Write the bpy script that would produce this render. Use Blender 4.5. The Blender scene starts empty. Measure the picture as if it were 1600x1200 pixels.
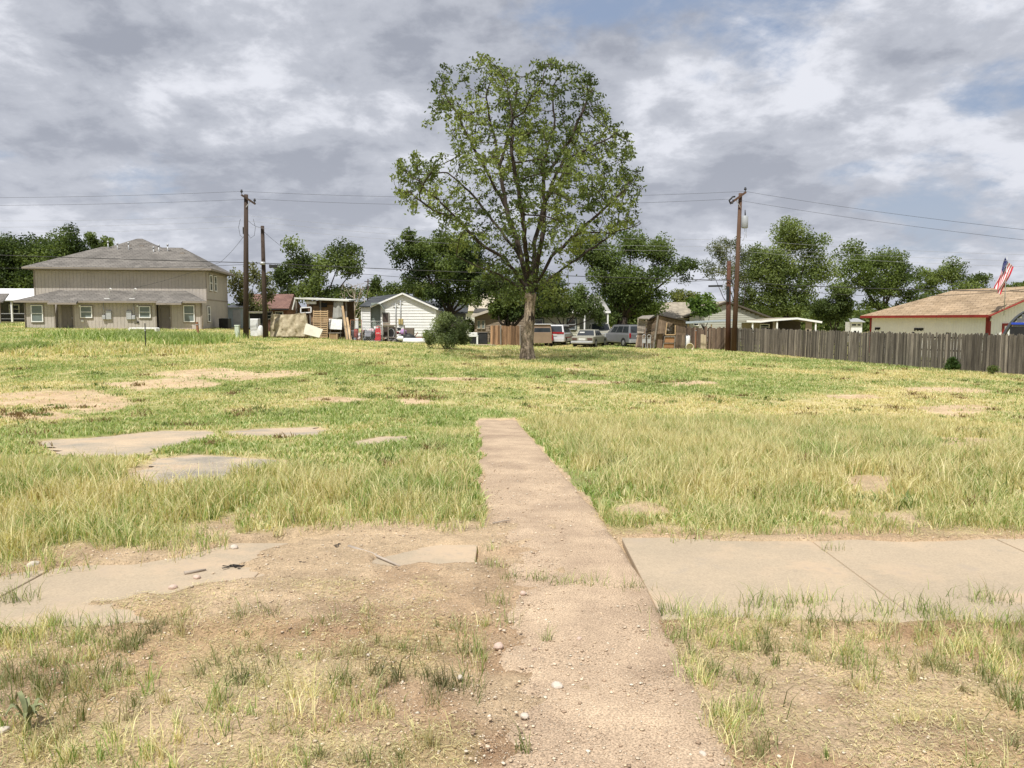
import bpy, math, random
import numpy as np
from mathutils import Vector, Matrix, Euler
R = math.radians
rnd = random.Random(7)
S = bpy.context.scene
COL = S.collection

# ---------------------------------------------------------------- camera
CAMZ = 1.6
F = 1200.0                       # focal length in pixels of the 1600 px wide photograph
PITCH = math.atan(100.0 / F)
cam_d = bpy.data.cameras.new('camera'); cam = bpy.data.objects.new('camera', cam_d); COL.objects.link(cam)
cam_d.sensor_width = 36.0; cam_d.lens = F / 1600.0 * 36.0
cam_d.clip_start = 0.05; cam_d.clip_end = 6000
cam.location = (0, 0, CAMZ); cam.rotation_euler = (R(90) - PITCH, 0, 0)
S.camera = cam

# ---------------------------------------------------------------- world, sun, exposure
SUN_EL, SUN_AZ = R(61), R(203)          # azimuth clockwise from +Y: behind the camera, a little to the left
S.view_settings.view_transform = 'Standard'; S.view_settings.look = 'None'
S.view_settings.exposure = 0.30; S.view_settings.gamma = 1.0
W = bpy.data.worlds.new('World'); S.world = W; W.use_nodes = True
def build_world():
    nt = W.node_tree; nt.nodes.clear(); N = nt.nodes.new; L = nt.links.new
    out = N('ShaderNodeOutputWorld'); bg = N('ShaderNodeBackground'); bg.inputs['Strength'].default_value = 0.1
    sky = N('ShaderNodeTexSky'); sky.sky_type = 'NISHITA'; sky.sun_disc = False
    sky.sun_elevation = SUN_EL; sky.sun_rotation = SUN_AZ; sky.air_density = 1.2; sky.dust_density = 2.0
    def math_(op, a, b=None, clamp=False):
        n = N('ShaderNodeMath'); n.operation = op; n.use_clamp = clamp
        for i, v in enumerate((a, b)):
            if v is None: continue
            if isinstance(v, (int, float)): n.inputs[i].default_value = v
            else: L(v, n.inputs[i])
        return n.outputs[0]
    def mix(f, a, b):
        n = N('ShaderNodeMix'); n.data_type = 'RGBA'
        for s, v in ((n.inputs[0], f), (n.inputs[6], a), (n.inputs[7], b)):
            if isinstance(v, (int, float)): s.default_value = v
            elif isinstance(v, tuple): s.default_value = (*v, 1)
            else: L(v, s)
        return n.outputs[2]
    def ramp(v, lo, hi):
        n = N('ShaderNodeMapRange'); n.interpolation_type = 'SMOOTHSTEP'
        n.inputs[1].default_value = lo; n.inputs[2].default_value = hi; L(v, n.inputs[0]); return n.outputs[0]
    tc = N('ShaderNodeTexCoord'); sep = N('ShaderNodeSeparateXYZ'); L(tc.outputs['Generated'], sep.inputs[0])
    z = math_('ADD', math_('MAXIMUM', sep.outputs[2], 0.0), 0.30)
    comb = N('ShaderNodeCombineXYZ'); L(math_('DIVIDE', sep.outputs[0], z), comb.inputs[0]); L(math_('DIVIDE', sep.outputs[1], z), comb.inputs[1])
    def noise(off, scale, detail, rough, dist=0.0):
        m = N('ShaderNodeMapping'); m.inputs['Location'].default_value = off; L(comb.outputs[0], m.inputs[0])
        n = N('ShaderNodeTexNoise'); n.inputs['Scale'].default_value = scale; n.inputs['Detail'].default_value = detail
        n.inputs['Roughness'].default_value = rough; n.inputs['Distortion'].default_value = dist; L(m.outputs[0], n.inputs['Vector']); return n.outputs[0]
    def blob(d, width):                    # 1 near the direction d, 0 away from it
        v = Vector(d).normalized(); n = N('ShaderNodeVectorMath'); n.operation = 'DOT_PRODUCT'
        nn = N('ShaderNodeVectorMath'); nn.operation = 'NORMALIZE'; L(tc.outputs['Generated'], nn.inputs[0])
        L(nn.outputs[0], n.inputs[0]); n.inputs[1].default_value = v
        return ramp(n.outputs['Value'], math.cos(R(width)), 1.0)
    # cover: where cloud hides the blue
    n1 = noise((3.1, 1.7, 0), 1.5, 7, 0.55, 0.25)
    n1b = noise((9.4, -2.2, 0), 4.6, 10, 0.62, 0.15)
    cov = math_('ADD', math_('MULTIPLY', n1, 0.62), math_('MULTIPLY', n1b, 0.38))
    holes = math_('ADD', math_('ADD', math_('MULTIPLY', blob((0.58, 1, 0.33), 18), 0.105), math_('MULTIPLY', blob((0.22, 1, 0.50), 14), 0.13)),
                  math_('ADD', math_('MULTIPLY', blob((-0.66, 1, 0.33), 9), 0.05), math_('MULTIPLY', blob((-0.42, 1, 0.17), 8), 0.05)))
    cov = math_('SUBTRACT', math_('ADD', cov, 0.165), holes)
    cover = ramp(cov, 0.46, 0.57)
    # body: light tops and grey undersides
    n2 = noise((5.3, 4.4, 0), 1.9, 10, 0.52, 0.1)
    n3 = noise((1.2, 7.7, 0), 6.5, 12, 0.62, 0.15)
    body = math_('ADD', math_('MULTIPLY', n2, 0.60), math_('MULTIPLY', n3, 0.40))
    dk = math_('ADD', math_('MULTIPLY', blob((-0.22, 1, 0.28), 26), 0.035), math_('MULTIPLY', blob((0.15, 1, 0.12), 20), 0.015))
    lt = math_('ADD', math_('MULTIPLY', blob((0.50, 1, 0.17), 14), 0.03), math_('MULTIPLY', blob((-0.52, 1, 0.42), 9), 0.03))
    body = math_('ADD', math_('SUBTRACT', body, dk), lt)
    c1 = mix(ramp(body, 0.40, 0.50), (2.95, 3.15, 3.7), (4.25, 4.45, 5.0))
    c2 = mix(ramp(body, 0.49, 0.60), c1, (6.6, 6.75, 7.3))
    # bluish sky between, brightened by thin veil
    blue = mix(0.35, sky.outputs[0], (3.2, 3.8, 5.0))
    blue = mix(0.6, blue, (2.5, 3.1, 4.4))
    c = mix(cover, blue, c2)
    hz = ramp(sep.outputs[2], 0.30, -0.02)
    c = mix(math_('MULTIPLY', hz, 0.45), c, (5.0, 5.2, 5.8))
    L(c, bg.inputs['Color']); L(bg.outputs[0], out.inputs[0])
build_world()
sd = bpy.data.lights.new('sun', 'SUN'); sd.energy = 4.6; sd.angle = R(1.0); sd.color = (1.0, 0.965, 0.905)
sun = bpy.data.objects.new('sun', sd); COL.objects.link(sun)
sdir = Vector((math.sin(SUN_AZ) * math.cos(SUN_EL), math.cos(SUN_AZ) * math.cos(SUN_EL), math.sin(SUN_EL)))
sun.rotation_euler = sdir.to_track_quat('Z', 'Y').to_euler(); sun.location = sdir * 100

# ---------------------------------------------------------------- number helpers
def _h(ix, iy, s):
    v = (ix.astype(np.int64) * 374761393 + iy.astype(np.int64) * 668265263 + s * 974634777) & 0xffffffff
    v = ((v ^ (v >> 13)) * 1274126177) & 0xffffffff
    return ((v ^ (v >> 16)) & 0xffff) / 65535.0
def vnoise(x, y, s=0):
    x = np.asarray(x, float); y = np.asarray(y, float)
    ix = np.floor(x); iy = np.floor(y); fx = x - ix; fy = y - iy
    fx = fx * fx * (3 - 2 * fx); fy = fy * fy * (3 - 2 * fy)
    a = _h(ix, iy, s); b = _h(ix + 1, iy, s); c = _h(ix, iy + 1, s); d = _h(ix + 1, iy + 1, s)
    return (a * (1 - fx) + b * fx) * (1 - fy) + (c * (1 - fx) + d * fx) * fy
def fbm(x, y, o=4, s=0):
    t = 0; a = 0.5; n = 0
    for i in range(o):
        t = t + a * vnoise(x * 2 ** i, y * 2 ** i, s + i * 17); n += a; a *= 0.5
    return t / n
def sst(a, b, x):
    t = np.clip((x - a) / (b - a), 0, 1); return t * t * (3 - 2 * t)

# ---------------------------------------------------------------- the lie of the land
LT = [-2.5, -.9, -.63, -.4, -.34, -.25, -.17, -.05, .03, .2, .29, .67, 1.2, 3]
LZ = [.75, .7, .6, .37, .22, .12, -.1, -.42, -.5, -.58, -.66, -1.05, -1.1, -1.1]
def zg(X, Y):
    X = np.asarray(X, float); Y = np.asarray(Y, float)
    Ys = np.maximum(Y, 12)
    t = X / Ys
    base = -0.6 * sst(6.2, 18, Y)
    z58 = np.interp(t, LT, LZ)
    g = sst(17, 60, Y)
    z = base * (1 - g) + z58 * g
    z = z + 0.032 * np.clip(Y - 58, 0, 25) * sst(-.28, -.4, t)
    z = z + 0.05 * (fbm(X * .18, Y * .18, 3, 5) - .5) * sst(7, 12, Y)
    return z
def zgs(X, Y): return float(zg(np.array([X]), np.array([Y]))[0])
cp, sp_ = math.cos(PITCH), math.sin(PITCH)
def at(px, Y, row=None):
    """world point at distance Y in photo column px (on the ground, or on photo row `row`)"""
    if row is None:
        X = (px - 800) / F * Y * 1.004
        return Vector((X, Y, zgs(X, Y)))
    u = (px - 800) / F; v = (600 - row) / F
    k = Y / (cp + v * sp_)
    return Vector((u * k, Y, CAMZ + (-sp_ + v * cp) * k))
def project(X, Y, Z):
    dy = Y; dz = Z - CAMZ
    fwd = dy * cp - dz * sp_; up = dy * sp_ + dz * cp
    fwd = np.where(fwd < .3, np.nan, fwd)
    return 800 + X / fwd * F, 600 - up / fwd * F

# ---------------------------------------------------------------- objects
def tag(o, label=None, cat=None, group=None, kind=None):
    if label: o['label'] = label
    if cat: o['category'] = cat
    if group: o['group'] = group
    if kind: o['kind'] = kind
    return o
def thing(name, label, cat, loc=(0, 0, 0), rz=0, group=None, rx=0, ry=0):
    o = bpy.data.objects.new(name, None); COL.objects.link(o)
    o.empty_display_size = .2
    o.location = loc; o.rotation_euler = (rx, ry, rz)
    return tag(o, label, cat, group)
class MB:
    def __init__(s): s.v = []; s.f = []; s.sm = []
    def add(s, vs, fs, smooth=False):
        b = len(s.v); s.v.extend([tuple(v) for v in vs]); s.f.extend([tuple(i + b for i in f) for f in fs]); s.sm.extend([smooth] * len(fs)); return s
    def box(s, x0, x1, y0, y1, z0, z1, M=None):
        vs = [Vector(p) for p in ((x0, y0, z0), (x1, y0, z0), (x1, y1, z0), (x0, y1, z0), (x0, y0, z1), (x1, y0, z1), (x1, y1, z1), (x0, y1, z1))]
        if M is not None: vs = [M @ v for v in vs]
        return s.add(vs, [(0, 3, 2, 1), (4, 5, 6, 7), (0, 1, 5, 4), (1, 2, 6, 5), (2, 3, 7, 6), (3, 0, 4, 7)])
    def beam(s, a, b, w, h=None):
        h = h or w; a = Vector(a); b = Vector(b); d = b - a; q = d.to_track_quat('Z', 'Y').to_matrix().to_4x4(); M = Matrix.Translation(a) @ q
        return s.box(-w / 2, w / 2, -h / 2, h / 2, 0, d.length, M)
    def tube(s, pts, rs, n=8, smooth=True, caps=True):
        pts = [Vector(p) for p in pts]
        if isinstance(rs, (int, float)): rs = [rs] * len(pts)
        vs = []; up = Vector((0, 0, 1))
        d0 = (pts[1] - pts[0]).normalized(); u = d0.orthogonal().normalized()
        for i, p in enumerate(pts):
            d = (pts[min(i + 1, len(pts) - 1)] - pts[max(i - 1, 0)]).normalized()
            u = (u - d * u.dot(d)).normalized(); w = d.cross(u)
            for k in range(n):
                a = 2 * math.pi * k / n; vs.append(p + (u * math.cos(a) + w * math.sin(a)) * rs[i])
        fs = [(i * n + k, i * n + (k + 1) % n, (i + 1) * n + (k + 1) % n, (i + 1) * n + k) for i in range(len(pts) - 1) for k in range(n)]
        s.add(vs, fs, smooth)
        if caps:
            b = len(s.v) - len(vs); s.f.append(tuple(b + k for k in range(n - 1, -1, -1))); s.f.append(tuple(b + (len(pts) - 1) * n + k for k in range(n))); s.sm += [False, False]
        return s
    def prism(s, poly, y0, y1, M=None):          # outline in x,z pushed along y
        n = len(poly); vs = [Vector((x, y0, z)) for x, z in poly] + [Vector((x, y1, z)) for x, z in poly]
        if M is not None: vs = [M @ v for v in vs]
        return s.add(vs, [tuple(range(n)), tuple(range(2 * n - 1, n - 1, -1))] + [(i, n + i, n + (i + 1) % n, (i + 1) % n) for i in range(n)])
    def slab(s, quad, t):                        # a thick panel from 3-4 corners, pushed down its normal
        q = [Vector(p) for p in quad]; nrm = (q[1] - q[0]).cross(q[-1] - q[0]).normalized(); n = len(q)
        vs = q + [p - nrm * t for p in q]
        return s.add(vs, [tuple(range(n)), tuple(range(2 * n - 1, n - 1, -1))] + [(i, n + i, n + (i + 1) % n, (i + 1) % n) for i in range(n)])
    def build(s, name, mat, parent=None, bevel=0, fix=True):
        me = bpy.data.meshes.new(name); me.from_pydata(s.v, [], s.f); me.update()
        me.polygons.foreach_set('use_smooth', s.sm)
        if fix:
            import bmesh
            bm = bmesh.new(); bm.from_mesh(me); bmesh.ops.recalc_face_normals(bm, faces=bm.faces); bm.to_mesh(me); bm.free()
        o = bpy.data.objects.new(name, me); COL.objects.link(o); o.parent = parent
        if mat: me.materials.append(mat)
        if bevel:
            m = o.modifiers.new('bevel', 'BEVEL'); m.width = bevel; m.segments = 2; m.limit_method = 'ANGLE'; m.angle_limit = R(35)
        return o
def part(name, mat, parent, *boxes, bevel=0):
    m = MB()
    for b in boxes: m.box(*b)
    return m.build(name, mat, parent, bevel)
def fast_mesh(name, V, nper, mat, parent=None, colors=None, smooth=False, faces=None):
    """V (n,k,3): n polygons of k own vertices"""
    n, k, _ = V.shape
    me = bpy.data.meshes.new(name)
    me.vertices.add(n * k); me.vertices.foreach_set('co', V.reshape(-1).astype(np.float32))
    if faces is None: faces = [list(range(k))]
    tot = sum(len(f) for f in faces)
    idx = np.concatenate([np.array(f) for f in faces])
    loops = (np.arange(n)[:, None] * k + idx[None, :]).reshape(-1).astype(np.int32)
    me.loops.add(n * tot); me.loops.foreach_set('vertex_index', loops)
    nf = len(faces); st = np.cumsum([0] + [len(f) for f in faces])[:-1]; ln = np.array([len(f) for f in faces])
    me.polygons.add(n * nf)
    me.polygons.foreach_set('loop_start', (np.arange(n)[:, None] * tot + st[None, :]).reshape(-1).astype(np.int32))
    me.polygons.foreach_set('loop_total', np.tile(ln, n).astype(np.int32))
    if smooth: me.polygons.foreach_set('use_smooth', np.ones(n * nf, bool))
    if colors is not None:
        ca = me.color_attributes.new('tint', 'FLOAT_COLOR', 'POINT')
        c = np.ones((n, k, 4), np.float32); c[:, :, :3] = colors[:, None, :] if colors.ndim == 2 else colors
        ca.data.foreach_set('color', c.reshape(-1))
    me.update(calc_edges=True); me.validate()
    o = bpy.data.objects.new(name, me); COL.objects.link(o); o.parent = parent
    if mat: me.materials.append(mat)
    return o

# ---------------------------------------------------------------- materials
_M = {}
def mat(name, col, rough=.8, var=.25, scale=3.0, bump=.0, col2=None, metal=0, stretch=None, detail=6, spec=.3, fine=None, attr=None):
    if name in _M: return _M[name]
    m = bpy.data.materials.new(name); m.use_nodes = True; nt = m.node_tree; N = nt.nodes.new; L = nt.links.new
    b = nt.nodes['Principled BSDF']; b.inputs['Roughness'].default_value = rough; b.inputs['Metallic'].default_value = metal
    b.inputs['Specular IOR Level'].default_value = spec
    tc = N('ShaderNodeTexCoord'); mp = N('ShaderNodeMapping'); L(tc.outputs['Object'], mp.inputs[0])
    if stretch: mp.inputs['Scale'].default_value = stretch
    n = N('ShaderNodeTexNoise'); n.inputs['Scale'].default_value = scale; n.inputs['Detail'].default_value = detail; n.inputs['Roughness'].default_value = .65
    L(mp.outputs[0], n.inputs['Vector'])
    r = N('ShaderNodeValToRGB'); r.color_ramp.elements[0].position = .32; r.color_ramp.elements[1].position = .68
    c2 = col2 or tuple(min(1, c * (1 + var)) for c in col); c1 = tuple(c * (1 - var) for c in col) if not col2 else col
    r.color_ramp.elements[0].color = (*c1, 1); r.color_ramp.elements[1].color = (*c2, 1)
    L(n.outputs[0], r.inputs[0]); c = r.outputs[0]
    if attr:
        a = N('ShaderNodeAttribute'); a.attribute_name = 'tint'; c = a.outputs[0]
    if fine:
        n2 = N('ShaderNodeTexNoise'); n2.inputs['Scale'].default_value = fine[0]; n2.inputs['Detail'].default_value = 3; L(tc.outputs['Object'], n2.inputs['Vector'])
        mr = N('ShaderNodeMapRange'); mr.inputs[1].default_value = .3; mr.inputs[2].default_value = .7; mr.inputs[3].default_value = 1 - fine[1]; mr.inputs[4].default_value = 1 + fine[1]; L(n2.outputs[0], mr.inputs[0])
        mx = N('ShaderNodeVectorMath'); mx.operation = 'SCALE'; L(c, mx.inputs[0]); L(mr.outputs[0], mx.inputs['Scale']); c = mx.outputs[0]
    L(c, b.inputs['Base Color'])
    if bump:
        bp = N('ShaderNodeBump'); bp.inputs['Strength'].default_value = 1; bp.inputs['Distance'].default_value = bump; L(n.outputs[0], bp.inputs['Height']); L(bp.outputs[0], b.inputs['Normal'])
    _M[name] = m; return m
def shingle(name, c1, c2, sc=1.0):
    if name in _M: return _M[name]
    m = bpy.data.materials.new(name); m.use_nodes = True; nt = m.node_tree; N = nt.nodes.new; L = nt.links.new
    b = nt.nodes['Principled BSDF']; b.inputs['Roughness'].default_value = .92; b.inputs['Specular IOR Level'].default_value = .15
    tc = N('ShaderNodeTexCoord'); sp = N('ShaderNodeSeparateXYZ'); L(tc.outputs['Object'], sp.inputs[0])
    ad = N('ShaderNodeMath'); ad.operation = 'ADD'; L(sp.outputs[0], ad.inputs[0])
    ml = N('ShaderNodeMath'); ml.operation = 'MULTIPLY'; ml.inputs[1].default_value = .73; L(sp.outputs[1], ml.inputs[0]); L(ml.outputs[0], ad.inputs[1])
    mz = N('ShaderNodeMath'); mz.operation = 'MULTIPLY'; mz.inputs[1].default_value = 2.4; L(sp.outputs[2], mz.inputs[0])
    cb = N('ShaderNodeCombineXYZ'); L(ad.outputs[0], cb.inputs[0]); L(mz.outputs[0], cb.inputs[1])
    br = N('ShaderNodeTexBrick'); br.inputs['Scale'].default_value = 1.0 * sc; br.inputs['Brick Width'].default_value = .62; br.inputs['Row Height'].default_value = .30
    br.inputs['Color1'].default_value = (*c1, 1); br.inputs['Color2'].default_value = (*c2, 1); br.inputs['Mortar'].default_value = (*[c * .55 for c in c1], 1)
    br.inputs['Mortar Size'].default_value = .012; br.inputs['Bias'].default_value = -.1; L(cb.outputs[0], br.inputs['Vector'])
    n = N('ShaderNodeTexNoise'); n.inputs['Scale'].default_value = .7; n.inputs['Detail'].default_value = 8; n.inputs['Roughness'].default_value = .7; L(tc.outputs['Object'], n.inputs['Vector'])
    mr = N('ShaderNodeMapRange'); mr.inputs[1].default_value = .3; mr.inputs[2].default_value = .7; mr.inputs[3].default_value = .72; mr.inputs[4].default_value = 1.28; L(n.outputs[0], mr.inputs[0])
    mx = N('ShaderNodeVectorMath'); mx.operation = 'SCALE'; L(br.outputs[0], mx.inputs[0]); L(mr.outputs[0], mx.inputs['Scale']); L(mx.outputs[0], b.inputs['Base Color'])
    bp = N('ShaderNodeBump'); bp.inputs['Distance'].default_value = .02; L(br.outputs['Fac'], bp.inputs['Height']); bp.invert = True; L(bp.outputs[0], b.inputs['Normal'])
    _M[name] = m; return m
def glass(name='window_glass', col=(.03, .04, .045), rough=.08):
    if name in _M: return _M[name]
    return mat(name, col, rough, .3, .8, spec=.6)
def leafmat(name, trans=.35):
    if name in _M: return _M[name]
    m = bpy.data.materials.new(name); m.use_nodes = True; nt = m.node_tree; N = nt.nodes.new; L = nt.links.new
    b = nt.nodes['Principled BSDF']; b.inputs['Roughness'].default_value = .6; b.inputs['Specular IOR Level'].default_value = .25
    a = N('ShaderNodeAttribute'); a.attribute_name = 'tint'; L(a.outputs[0], b.inputs['Base Color'])
    t = N('ShaderNodeBsdfTranslucent'); sc = N('ShaderNodeVectorMath'); sc.operation = 'MULTIPLY'; sc.inputs[1].default_value = (1.15, 1.2, .6); L(a.outputs[0], sc.inputs[0]); L(sc.outputs[0], t.inputs[0])
    mx = N('ShaderNodeMixShader'); mx.inputs[0].default_value = trans; L(b.outputs[0], mx.inputs[1]); L(t.outputs[0], mx.inputs[2])
    L(mx.outputs[0], nt.nodes['Material Output'].inputs[0]); _M[name] = m; return m
# ================================================================ GROUND
def G(px, row):
    Y = np.geomspace(1.0, 200, 900); u = (px - 800) / F; v = (600 - row) / F
    k = Y / (cp + v * sp_); X = u * k; Z = CAMZ + (-sp_ + v * cp) * k
    d = Z - zg(X, Y); i = np.argmax(d < 0)
    if not (d < 0).any(): i = len(Y) - 1
    a = d[i - 1] / (d[i - 1] - d[i]) if i > 0 else 0
    y = Y[i - 1] + a * (Y[i] - Y[i - 1]); x = X[i - 1] + a * (X[i] - X[i - 1])
    return Vector((x, y, zgs(x, y)))
def in_poly(X, Y, P):
    ins = np.zeros(np.shape(X), bool); n = len(P)
    for i in range(n):
        x0, y0 = P[i][0], P[i][1]; x1, y1 = P[(i + 1) % n][0], P[(i + 1) % n][1]
        c = ((y0 > Y) != (y1 > Y)) & (X < (x1 - x0) * (Y - y0) / (y1 - y0 + 1e-12) + x0); ins ^= c
    return ins
def ell(X, Y, px, py, rx, ry, soft=.5, nz=.7, s=3, f=.9):
    """a ragged patch of ground round the spot seen at (px, py); rx, ry its half sizes there"""
    c = G(px, py); e = G(px + rx, py); n_ = G(px, py - ry); m_ = G(px, py + ry)
    ax = abs(e.x - c.x); ay = (n_.y - m_.y) / 2; cy = (n_.y + m_.y) / 2
    q = 1 - np.hypot((X - c.x - (Y - cy) * c.x / max(cy, 1)) / ax, (Y - cy) / ay) + nz * (fbm(X * f, Y * f, 4, s) - .5) * 1.6
    return sst(0, soft, q)
PADS = [[(60, 690), (75, 684), (130, 683), (250, 672), (320, 671), (345, 676), (330, 684), (250, 700), (225, 712), (150, 718), (90, 716), (70, 705)],
        [(345, 673), (420, 668), (500, 666), (515, 672), (500, 681), (430, 683), (360, 682)],
        [(195, 755), (215, 728), (235, 715), (300, 708), (380, 712), (450, 718), (440, 728), (390, 740), (350, 750), (300, 760), (240, 764)],
        [(540, 690), (600, 680), (650, 680), (640, 690), (580, 697)]]
PADW = [[tuple(G(*p))[:2] for p in P] for P in PADS]
def padmask(X, Y):
    m = np.zeros(np.shape(X), bool)
    wx = X + .25 * (fbm(X * 2, Y * 2, 3, 31) - .5); wy = Y + .3 * (fbm(X * 2, Y * 2, 3, 32) - .5)
    for P in PADW: m |= in_poly(wx, wy, P)
    return m
def path_edges(Y):
    xl = np.interp(Y, [-2, 4, 5.5, 17.3], [-.22, -.2, -.21, -.80]); xr = np.interp(Y, [-2, 2.6, 4.4, 5.5, 9, 17.3], [.83, .83, .84, .79, .50, .08])
    return xl, xr
def pathmask(X, Y, e=0.0):
    xl, xr = path_edges(Y); w = .26 * (fbm(X * 2.7, Y * 2.2, 4, 41) - .5) * sst(5.5, 7, Y)
    return (X > xl - e + w) & (X < xr + e + w * .5) & (Y < 17.2)
def bare(X, Y):
    b = np.zeros(np.shape(X))
    for i, (px, py, rx, ry) in enumerate([(330, 587, 130, 13), (250, 600, 120, 10), (90, 625, 150, 22), (60, 650, 90, 10), (440, 583, 40, 6), (655, 627, 35, 6), (530, 625, 60, 5), (905, 578, 45, 4), (1085, 598, 50, 6), (930, 597, 60, 4),
                                          (700, 592, 80, 4), (1360, 758, 75, 17), (1010, 797, 60, 12), (1190, 835, 120, 18), (1480, 610, 90, 6), (1500, 640, 90, 12), (10, 745, 30, 8), (1540, 700, 80, 20), (180, 522, 40, 4), (1330, 620, 70, 5)]):
        b = np.maximum(b, ell(X, Y, px, py, rx, ry, .45, .8, 50 + i, 1.2 if py > 700 else .6))
    return b * sst(.30, .56, fbm(X * 5.5, Y * 4, 3, 77) + .34 * (b - .4))
def front_edge(X):            # where the lot's grass ends towards the pavement
    return np.where(X < -.2, np.interp(X, [-9, -4.5, -3.2, -2.2, -1.4, -.4], [4.55, 4.6, 4.75, 5.25, 6.1, 5.95]), 5.72) + .35 * (fbm(X * 1.3, X * 0 + 3, 3, 8) - .5)
def cover(X, Y):
    """share of turf 0..1"""
    d_ = Y - front_edge(X); c = sst(-.1, .35, d_) * np.clip(sst(.34, .58, fbm(X * 2.6, Y * 2.6, 3, 78) + .30 * sst(.2, 1.5, d_)) + sst(.9, 2.2, d_), 0, 1)
    c = c * (1 - .93 * bare(X, Y)); c = np.where(padmask(X, Y), 0, c); c = np.where(pathmask(X, Y), 0, c)
    return c
def tallness(X, Y):
    right = sst(.0, .3, X - path_edges(Y)[1]) * sst(5.6, 7.2, Y) * (1 - sst(15.5, 18.5, Y + 1.2 * (fbm(X * .5, Y * .5, 3, 61) - .5)))
    right = right * (1 - .72 * sst(3.4, 7.5, X - .22 * Y + 1.5 * (fbm(X * .4, Y * .4, 3, 62) - .5)))
    left = sst(0, .2, path_edges(Y)[0] - X) * (1 - sst(7.2, 9.4, Y + .12 * X + 1.5 * (fbm(X * .6, Y * .6, 3, 63) - .5)))
    left = np.maximum(left, .5 * sst(0, .2, path_edges(Y)[0] - X) * sst(-2.1, -1.0, X) * (1 - sst(13, 16, Y)))
    t = np.where(X > -.3, right, left)
    return t * (.72 + .55 * fbm(X * 1.5, Y * 1.5, 3, 64))
def greenness(X, Y):
    g = fbm(X * .22, Y * .16, 5, 71) * .62 + fbm(X * .9, Y * .55, 4, 72) * .62 - .16
    g = g + .17 * ell(X, Y, 620, 650, 330, 22, .6, .6, 81, .5) + .15 * ell(X, Y, 300, 660, 260, 14, .5, .6, 82, .5) + .18 * ell(X, Y, 140, 592, 170, 9, .5, .6, 83, .4)
    g = g + .12 * ell(X, Y, 860, 563, 190, 7, .6, .5, 84, .4) - .16 * ell(X, Y, 1450, 640, 280, 40, .7, .5, 85, .4) + .25 * ell(X, Y, 250, 528, 150, 9, .6, .4, 86, .4)
    g = g + .20 * ell(X, Y, 1350, 572, 260, 12, .5, .4, 87, .4) - .12 * ell(X, Y, 500, 545, 500, 7, .8, .4, 88, .3) - .1 * ell(X, Y, 100, 550, 160, 9, .8, .4, 89, .3) - .1 * ell(X, Y, 1000, 700, 180, 50, .7, .5, 90, .5)
    g = g - .14 * ell(X, Y, 900, 660, 120, 22, .7, .6, 94, .5) + .16 * ell(X, Y, 560, 690, 160, 22, .6, .6, 91, .6) + .18 * ell(X, Y, 250, 700, 200, 14, .6, .6, 92, .6) + .12 * ell(X, Y, 100, 845, 200, 22, .6, .6, 93, .9)
    return np.clip(g, 0, 1)

DRY = np.array((.60, .51, .25)); GRN = np.array((.24, .30, .08)); SAND = np.array((.58, .435, .28)); RED = np.array((.44, .285, .17)); STRAW = np.array((.60, .49, .26))
def lerp(a, b, t): return a * (1 - t[..., None]) + b * t[..., None]
def ground_color(X, Y):
    s = fbm(X * 1.6, Y * 1.6, 5, 11); c = lerp(np.broadcast_to(SAND, X.shape + (3,)), RED, sst(.46, .68, s) * .8 * (.55 + .45 * sst(4.2, 3.8, Y)))
    near_l = sst(4.2, 3.2, Y); st = sst(.42, .62, fbm(X * 2.3, Y * 2.3, 4, 12)) * near_l * (1 - pathmask(X, Y, -.1))
    c = lerp(c, STRAW, st * .5)
    c = lerp(c, np.array((.66, .455, .265)), sst(1.2, 2.0, X) * sst(4.1, 3.5, Y) * sst(.40, .60, fbm(X * 1.8, Y * 2.4, 4, 38)) * .8)
    # dark earth
    dk = np.zeros(X.shape)
    for k, (px, py, rx, ry) in enumerate([(560, 905, 110, 22), (480, 980, 150, 40), (330, 1045, 90, 30), (1090, 975, 80, 18), (1130, 1010, 60, 30), (1500, 1150, 160, 40), (1300, 1100, 90, 25), (700, 1180, 120, 20), (560, 1010, 50, 25), (1450, 990, 120, 14)]):
        dk = np.maximum(dk, ell(X, Y, px, py, rx, ry, .7, 1.0, 20 + k, 2.2))
    c = lerp(c, np.array((.26, .155, .09)), np.clip(dk * (sst(.3, .7, fbm(X * 5, Y * 5, 4, 37))), 0, 1) * .5)
    g = greenness(X, Y); turf = lerp(np.broadcast_to(DRY, X.shape + (3,)), GRN, sst(.16, .74, g))
    cv = cover(X, Y); c = lerp(c, turf * .92, cv * .85)
    return np.clip(c, 0, 1)

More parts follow.
